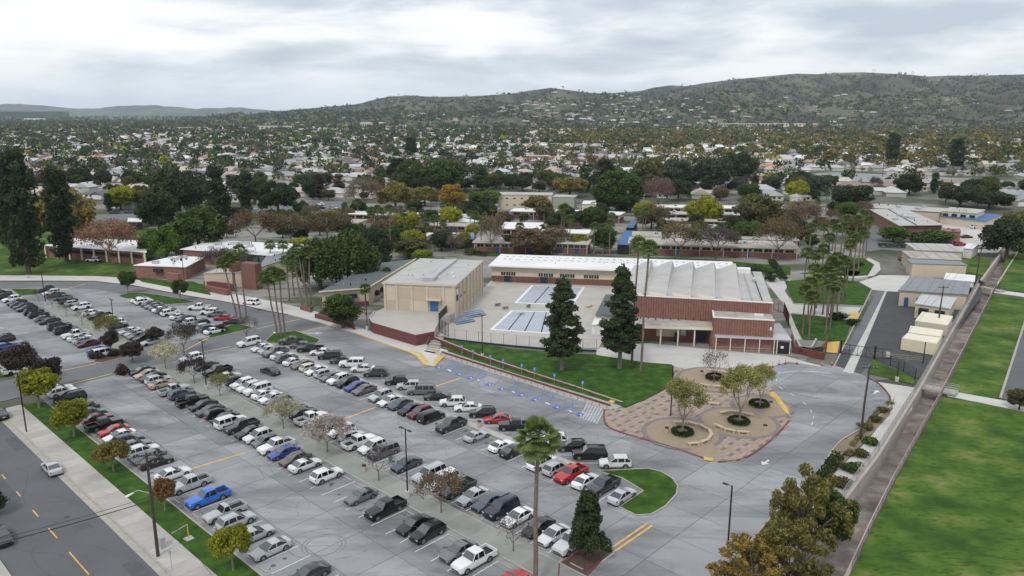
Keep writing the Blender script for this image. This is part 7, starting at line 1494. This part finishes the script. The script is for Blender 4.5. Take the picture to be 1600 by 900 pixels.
ZN = [(110, 'above the tallest dark tree'), (200, 'above the left classroom'), (300, 'above the weeping tree'), (380, 'over the slim tall tree'), (460, 'over the slim cypress'), (560, 'behind the brown bare trees'), (640, 'behind the pale bare tree'), (730, 'behind the deep green trees'), (800, 'behind the bright green tree'), (900, 'behind the auditorium'), (1000, 'behind the round ficus'), (1100, 'behind the pinkish tree'), (1200, 'over the olive tree'), (1300, 'over the palm grove'), (1400, 'over the dark round tree'), (1500, 'over the admin roof'), (9999, 'over the blue carport')]
zone = lambda x, y: next(n for m, n in ZN if x < m)
dist = lambda y: 'nearest row' if y > 306 else 'second row' if y > 294 else 'third row' if y > 283 else 'fourth row' if y > 273 else 'middle rows' if y > 262 else 'far rows'
for i, (X, Y, an, y, x) in enumerate(lots[:298]):
    k = RH.randrange(8); rc = RH.choice(RCW); j = RH.uniform(.9, 1.1); col_ = tuple(q * j for q in RC[rc])
    lb = '%s roofed house, %s, %s' % (rc, dist(y), zone(x, y)); gp = 'single storey houses %s' % zone(x, y)
    if i < 110:
        e = empty('house', (X, Y, -.02), an, label=lb, cat='house', group=gp); a, b2, c, d, e_, f = HM[k]
        link('wall', a, e); r = link('roof', b2, e, color=col_); link('garage_door', c, e); link('door', e_, e); link('chimney', f, r)
        for q in d: link('window', q, e)
    else: link('house', FH[k], None, (X, Y, -.02), an, label=lb, cat='house', group=gp, color=col_)
M_FH = mat('far_house', (.4, .4, .4), .9, .06, .02, attr='Col')
def colmesh(name, mb, cols, m):
    me = mb.mesh(name, m); a_ = me.color_attributes.new('Col', 'FLOAT_COLOR', 'CORNER'); arr = []
    for p, c in zip(me.polygons, cols): arr += [c[0], c[1], c[2], 1] * p.loop_total
    a_.data.foreach_set('color', arr); return me
mb = MB(); cols = []
def addfar(X, Y, an, z, k, rc, wc, sc=1):
    c, s_ = math.cos(an) * sc, math.sin(an) * sc; a, b2 = HG[k][0], HG[k][1]
    for q, cc in ((a, wc), (b2, rc)):
        n = len(mb.v); mb.v += [(X + vx * c - vy * s_, Y + vx * s_ + vy * c, z + vz) for vx, vy, vz in q.v]; mb.f += [tuple(i + n for i in g) for g in q.f]; mb.m += [0] * len(q.f); cols.extend([cc] * len(q.f))
for X, Y, an, y, x in lots[298:]:
    if RH.random() < (.97 if Y < 1300 else .85): addfar(X, Y, an, 0, RH.randrange(8), RC[RH.choice(RCW)], tuple(q * RH.uniform(.7, 1.1) for q in (.55, .52, .47)))
# ---- hills
RDG = [(300, 179), (380, 181), (430, 175), (470, 171), (500, 168), (560, 163), (590, 155), (610, 151.5), (640, 150), (680, 152), (740, 151), (800, 147), (830, 142), (860, 138.5), (890, 142), (930, 147), (960, 146), (1000, 143), (1020, 138), (1045, 134.5), (1070, 136), (1100, 131), (1150, 125), (1195, 121), (1240, 117), (1270, 118), (1300, 116), (1340, 115), (1380, 117), (1420, 119), (1440, 121.5), (1480, 120), (1520, 120.5), (1560, 119), (1600, 118), (1800, 121), (2100, 128)]
D0, D1 = 2300., 4700.
RK = [(3080, .30, 23, .5), (3450, .5, 37, .42), (3900, .68, 41, .32), (4300, .84, 59, .2)]
def hill(X, Y):
    if Y < D0: return -.5
    x = 800 + 1218 * X / Y; yr = interp(RDG, x); top = D1 * (176.2 - yr) / 1218 + H
    if x < 380: top = H * max(0, (x - 250) / 130) if x > 250 else 0
    n = MN.fractal(Vector((X * .003, Y * .0022, 3)), .9, 2.1, 6); gl = abs(MN.noise(Vector((X * .0052, Y * .0014, 8)))) + .4 * abs(MN.noise(Vector((X * .013, Y * .003, 4))))
    t = min(1, max(0, (Y - D0) / (D1 - D0))); h = top * .55 * t * t * (1 + .25 * n)
    for D, f, sd, am in RK:
        hk = f * top * (1 + am * 1.3 * MN.fractal(Vector((x * .006, sd, 0)), .8, 2.0, 5)); dY = (Y - D + 90 * MN.noise(Vector((X * .004, sd, 1)))) / (430 if Y < D else 260)
        q = hk * math.exp(-dY * dY * .8) * (1 - .75 * gl * min(1, abs(dY))); h = max(h, q)
    q = top * math.exp(-((Y - D1) / 620) ** 2) * (1 - .8 * gl * min(1, abs(Y - D1) / 300)); h = max(h, q)
    h += top * .05 * MN.fractal(Vector((X * .008, Y * .008, 1)), .8, 2.2, 4) * (0 if Y > D1 - 60 else 1)
    e0 = min(1, max(0, (Y - D0) / 450)); h *= e0 * e0 * (3 - 2 * e0)
    lim = H + (top - H) * Y / D1 if top > H else top
    if Y > D1: h = top * math.exp(-((Y - D1) / 620) ** 2)
    return max(-1.5, min(h, lim + 1) - 1)
hm = MB(); NA, ND = 420, 170; rows_ = []
for j in range(ND):
    Y = D0 + (D1 + 900 - D0) * (j / (ND - 1))
    for i in range(NA):
        x = 200 + 1750 * i / (NA - 1); X = (x - 800) / 1218 * Y; hm.v.append((X, Y, hill(X, Y)))
for j in range(ND - 1):
    for i in range(NA - 1): q = j * NA + i; hm.f.append((q, q + 1, q + NA + 1, q + NA)); hm.m.append(0)
hm.build('hills', M_HILL, smooth=True, kind='structure')
fm = MB(); T2 = [(-300, 168), (0, 165), (40, 162), (80, 166), (120, 171), (160, 168), (220, 164), (260, 166), (300, 170), (360, 168), (420, 172), (500, 176)]
for i in range(80):
    x = -300 + 800 * i / 79; Y = 11500; X = (x - 800) / 1218 * Y; top = H + Y * (176 - interp(T2, x)) / 1218 + 25 * MN.fractal(Vector((x * .03, 0, 0)), .8, 2, 4); fm.v += [(X * .93, Y * .93, -1), (X, Y, max(0, top)), (X * 1.1, Y * 1.1, 0)]
for i in range(79):
    for k in range(2): q = i * 3 + k; fm.f.append((q, q + 3, q + 4, q + 1)); fm.m.append(0)
fm.build('distant_mountains', M_HILL, smooth=True, kind='structure')
mm_ = MB(); Y = 6500
mm_.prism([((x - 800) / 1218 * yy, yy) for x, yy in ((-200, 6500), (100, 6500), (108, 6500), (108, 7000), (-200, 7000))], 0, H + Y * (176 - 174.2) / 1218); mm_.build('distant_mesa', M_HILL, kind='structure')
for X, Y in [((RH.uniform(780, 1120) - 800) / 1218 * Yd, Yd) for Yd in [RH.uniform(2500, 4000) for _ in range(170)]] + [((RH.uniform(400, 1600) - 800) / 1218 * Yd, Yd) for Yd in [RH.uniform(2350, 3300) for _ in range(120)]]:
    addfar(X, Y, RH.uniform(0, 3), hill(X, Y) + 1, RH.randrange(8), RC[RH.choice(['white', 'beige', 'pale grey', 'terracotta'])], (.62, .6, .55), 1.3)
o = link('distant_houses', colmesh('distant_houses', mb, cols, M_FH), kind='stuff')
# ---- larger distant buildings
def big(lb, x0, x1, yb, yt, dp, col_, n=8, fl=1):
    p, q = at(x0, yb), at(x1, yb); e = Bld('distant_building', lb, 'building', p, q, dp, max(5, ztop(*p, yt))); mw = mat('far_wall_%d' % int(col_[0] * 1000), col_, .85, .05, .1); e.box('wall', mw, 0, 0, 0, e.L, e.D, e.h); e.box('roof', M_ROOFG, -.5, -.5, e.h, e.L + .5, e.D + .5, e.h + .5)
    for f in range(fl):
        for i in range(n): e.box('window', M_GLASSD, e.L * (i + .2) / n, -.1, e.h * (f + .3) / fl, e.L * (i + .75) / n, 0, e.h * (f + .72) / fl)
for q in (('white columned tall building in the left middle distance', 563, 580, 201, 191, 30, (.6, .5, .45), 5, 1), ('long pale warehouse in the left distance', 400, 455, 203, 197, 40, (.55, .5, .44)), ('cream block right of the columned building', 603, 634, 203, 197, 30, (.6, .55, .45)), ('long beige building in front of the right hills', 1126, 1182, 202, 193, 40, (.45, .38, .32), 14, 2), ('white stepped buildings right of the long beige building', 1184, 1258, 201, 193, 35, (.7, .7, .68), 14, 2),
          ('terracotta roofed pink building far right', 1315, 1338, 198, 193, 30, (.6, .3, .22), 4), ('pale green warehouse in the far right', 1462, 1500, 201, 196, 50, (.45, .5, .46)), ('white warehouse at the far right edge', 1503, 1548, 200, 194, 60, (.66, .68, .68)), ('white block between trees in the left distance', 245, 268, 224, 217, 14, (.68, .67, .63), 5), ('pink two storey apartment block in mid distance', 686, 714, 246, 237, 16, (.5, .3, .25), 7, 2), ('pink apartment block right of its twin', 751, 780, 250, 240, 16, (.55, .33, .28), 7, 2), ('long pink apartment block right of the palms', 823, 857, 254, 244, 16, (.52, .27, .22), 8, 2),
          ('long cream block left of the white columned building', 275, 298, 204, 199, 30, (.6, .55, .48)), ('pale warehouse under the low hills', 490, 512, 186, 181, 60, (.7, .64, .55), 4), ('white hangar on the far left plain', 38, 62, 190, 185, 80, (.75, .76, .76), 3)): big(*q)
# ---- masts on the ridge
for k, (x, yt) in enumerate(((1291, 101), (1295.5, 103), (1357, 101), (1360.5, 103), (1418, 104), (1420.5, 106), (1513, 107), (1518, 109))):
    Y = D1 - 60; X = (x - 800) / 1218 * Y; z0 = hill(X, Y) - 3; hh = 36 - 3 * (k % 2); e = empty('lattice_tower', (X, Y, z0), .3, label='%s slender lattice tower on the ridge, %s one of its pair' % (['leftmost', 'second', 'third', 'rightmost'][k // 2], 'left' if k % 2 == 0 else 'right'), cat='tower', group='lattice towers on the ridge')
    g = MB()
    for sx, sy in ((-1, -1), (1, -1), (1, 1), (-1, 1)): g.tube([(sx * 4, sy * 4, 0), (sx * .8, sy * .8, hh * .8), (sx * .6, sy * .6, hh)], .35, 3)
    for t in range(6):
        a = 4 - 3.2 * t / 6; b5 = 4 - 3.2 * (t + 1) / 6; z1, z2 = hh * .8 * t / 6, hh * .8 * (t + 1) / 6; g.tube([(-a, -a, z1), (b5, -b5, z2)], .2, 3); g.tube([(a, -a, z1), (-b5, -b5, z2)], .2, 3)
    g.build('lattice', M_GALV, e); h_ = MB()
    for zz in (.82, .92): h_.tube([(-6, 0, hh * zz), (6, 0, hh * zz)], .3, 3)
    h_.build('crossarm', M_GALV, e)
# ---- trees of the neighbourhood: the nearest as individuals, the rest as a mass
RT = random.Random(77)
def tcol(x, y):
    r = RT.random(); gold = (x > 820 and 203 < y < 268)
    if gold: n = 'gold' if r < .2 else 'olive' if r < .58 else 'brown' if r < .74 else 'green' if r < .88 else 'dark'
    else: n = 'dark' if r < .34 else 'green' if r < .58 else 'bluegreen' if r < .70 else 'olive' if r < .85 else 'brown' if r < .90 else 'grey' if r < .95 else 'yg' if r < .98 else 'bright'
    return n
near_ = []; far_ = []
def samp(Ya, Yb, dens, lst, hmin, hmax):
    area = .72 * (Yb ** 2 - Ya ** 2); n = int(area / dens)
    for _ in range(n):
        Y = math.sqrt(RT.uniform(Ya ** 2, Yb ** 2)); X = RT.uniform(-.72, .72) * Y; x, y = topx(X, Y)
        if y > interp(LIM, x) - 1 or inpoly(X, Y, R1) or inpoly(X, Y, R2): continue
        if MN.noise(Vector((X * .006, Y * .006, 5))) < -.28 and RT.random() < .7: continue
        s_ = RT.uniform(hmin, hmax); lst.append((X, Y, s_, s_ * RT.uniform(.8, 1.25), tcol(x, y), x, y))
samp(330, 950, 330, near_, 4, 12.5); near_.sort(key=lambda q: -q[6])
adj = {'dark': 'dark green', 'green': 'green', 'bluegreen': 'blue green', 'olive': 'olive', 'brown': 'brown', 'grey': 'grey bare', 'yg': 'yellow green', 'bright': 'bright green', 'gold': 'golden'}
for X, Y, h_, wd, c_, x, y in near_[:180]:
    k = 'bigbare' if c_ == 'grey' else RT.choice(['round', 'round', 'broad', 'broad', 'tall']) if h_ > 8 else 'round'
    tree(k, (X, Y), h_ * (1.15 if k == 'tall' else 1), wd * (.55 if k == 'tall' else 1.1), c_, '%s %s tree among houses, %s, %s' % (adj[c_], {'round': 'round', 'broad': 'spreading', 'tall': 'tall narrow', 'bigbare': 'leafless'}[k], dist(y), zone(x, y)), group='trees among the houses %s' % zone(x, y))
far_ += near_[180:]
samp(950, 2100, 380, far_, 5, 12); n_far1 = len(far_); samp(2100, 4600, 1200, far_, 9, 17)
samp(4600, 9000, 14000, far_, 14, 24); far_ = [q for q in far_ if q[1] < 4600 or q[5] < 360]
belt = []
for _ in range(420):     # golden street trees in dense rows at right
    x = RT.uniform(840, 1640); y = RT.choice([211, 216, 222, 229, 237, 246, 256]) + RT.uniform(-2, 2) + (x - 1200) * .006
    if x < 1000 and y > 232: continue
    if x < 1250 and y > 240 and RT.random() < .6: continue
    X, Y = at(x, y); far_.append((X, Y, RT.uniform(9, 13), RT.uniform(12, 17), tcol(x, 230) if RT.random() < .5 else 'gold' if RT.random() < .5 else 'olive', x, y))
for _ in range(500):     # dark tree line under the hills and on the left plain
    x = RT.uniform(-20, 1620); y = RT.uniform(186, 200); X, Y = at(x, y); far_.append((X, Y, RT.uniform(12, 22), RT.uniform(12, 20), 'dark' if RT.random() < .6 else 'bluegreen', x, y))
for _ in range(9000):    # hillside scrub and trees
    Y = RT.uniform(2350, D1 - 650); x = RT.uniform(420, 1650); X = (x - 800) / 1218 * Y
    if MN.noise(Vector((X * .004, Y * .004, 2))) < -.1 + (Y - 3000) * .00022 + RT.uniform(-.15, .15): continue
    far_.append((X, Y, RT.uniform(4, 8), RT.uniform(8, 19), 'dark' if RT.random() < .6 else 'bluegreen', x, 150))
P_, C_, S_ = [], [], []; Rn = np.random.default_rng(9)
for X, Y, h_, wd, c_, x, y in far_:
    n = 90 if Y < 700 else 50 if Y < 1000 else 28 if Y < 1500 else 16 if Y < 2300 else 9 if y != 150 else 6
    d = Rn.normal(size=(n, 3)); d /= np.linalg.norm(d, axis=1)[:, None]; rr = Rn.uniform(.5, 1, n)[:, None]; asp = np.array([wd / 2, wd / 2, h_ * .38]); z = hill(X, Y) if Y > D0 else 0
    lump = 1 + .25 * np.sin(d[:, :1] * 5 + X) * np.cos(d[:, 1:2] * 5 + Y)
    P_.append(d * rr * asp * lump + np.array([X, Y, z + h_ * .58])); c = np.array(LC[c_]) * RT.uniform(.75, 1.25); C_.append(np.tile(c, (n, 1))); S_.append(np.full(n, wd * (.16 if n > 60 else .22 if n > 30 else .3 if n > 18 else .42)))
link('distant_trees', quadsmesh('distant_trees', np.concatenate(P_), np.concatenate(S_), 4, M_FARLEAF, cols=np.concatenate(C_).astype(np.float32), aspect=1.1), kind='stuff')
print('far trees', len(far_), 'quads', sum(len(p) for p in P_), 'lots', len(lots), 'near trees', len(near_))
for k in range(26):    # cars on the boulevards and in the school car park
    x = RT.uniform(1230, 1560) if k < 12 else RT.uniform(445, 530) if k < 20 else RT.uniform(600, 740); y = (276 + (x - 1230) * .035 + RT.choice([-1.5, 2])) if k < 12 else RT.uniform(318, 330) if k < 20 else RT.uniform(313, 319)
    cn = RT.choice(['white', 'silver', 'black', 'dark grey', 'white', 'grey']); pl_ = 'on the right boulevard' if k < 12 else 'in the small car park behind the bare trees' if k < 20 else 'behind the golden trees'
    car(RT.choice(['sedan', 'SUV']), cn, at(x, y), GA + RT.choice([0, PI]), 'tiny %s car %s' % (cn, pl_), '%s cars %s' % (cn, pl_), True)
# ------------------------------------------------------------------ haze
hb = MB().box(-16500, -260, -3.6, 16500, 15000, 330)
M_HAZE = bpy.data.materials.new('haze'); M_HAZE.use_nodes = True; t = M_HAZE.node_tree; t.nodes.clear()
pv = N(t, 'ShaderNodeVolumePrincipled'); pv.inputs['Color'].default_value = (.70, .85, 1, 1); pv.inputs['Density'].default_value = 4.2e-5; pv.inputs['Anisotropy'].default_value = .2
out = N(t, 'ShaderNodeOutputMaterial'); t.links.new(pv.outputs[0], out.inputs['Volume'])
hb.build('haze', M_HAZE, kind='stuff')

# ---- labels that still coincide are told apart by their order across the photograph
by = {}
for o in list(COL.objects):
    if o.parent is None and o.get('label') and o.get('kind') not in ('structure', 'stuff'): by.setdefault(o['label'], []).append(o)
for lb, l in by.items():
    if len(l) < 2: continue
    l.sort(key=lambda o: topx(o.location.x, o.location.y)[0]); n = len(l)
    words_ = ['left one', 'right one'] if n == 2 else ['left one', 'middle one', 'right one'] if n == 3 else ['leftmost'] + ['%s from left' % ['second', 'third', 'fourth', 'fifth', 'sixth', 'seventh', 'eighth', 'ninth', 'tenth'][min(i, 8)] for i in range(n - 2)] + ['rightmost']
    for o, q in zip(l, words_):
        t = lb + ', ' + q
        if len(t.replace(',', '').split()) <= 16: o['label'] = t
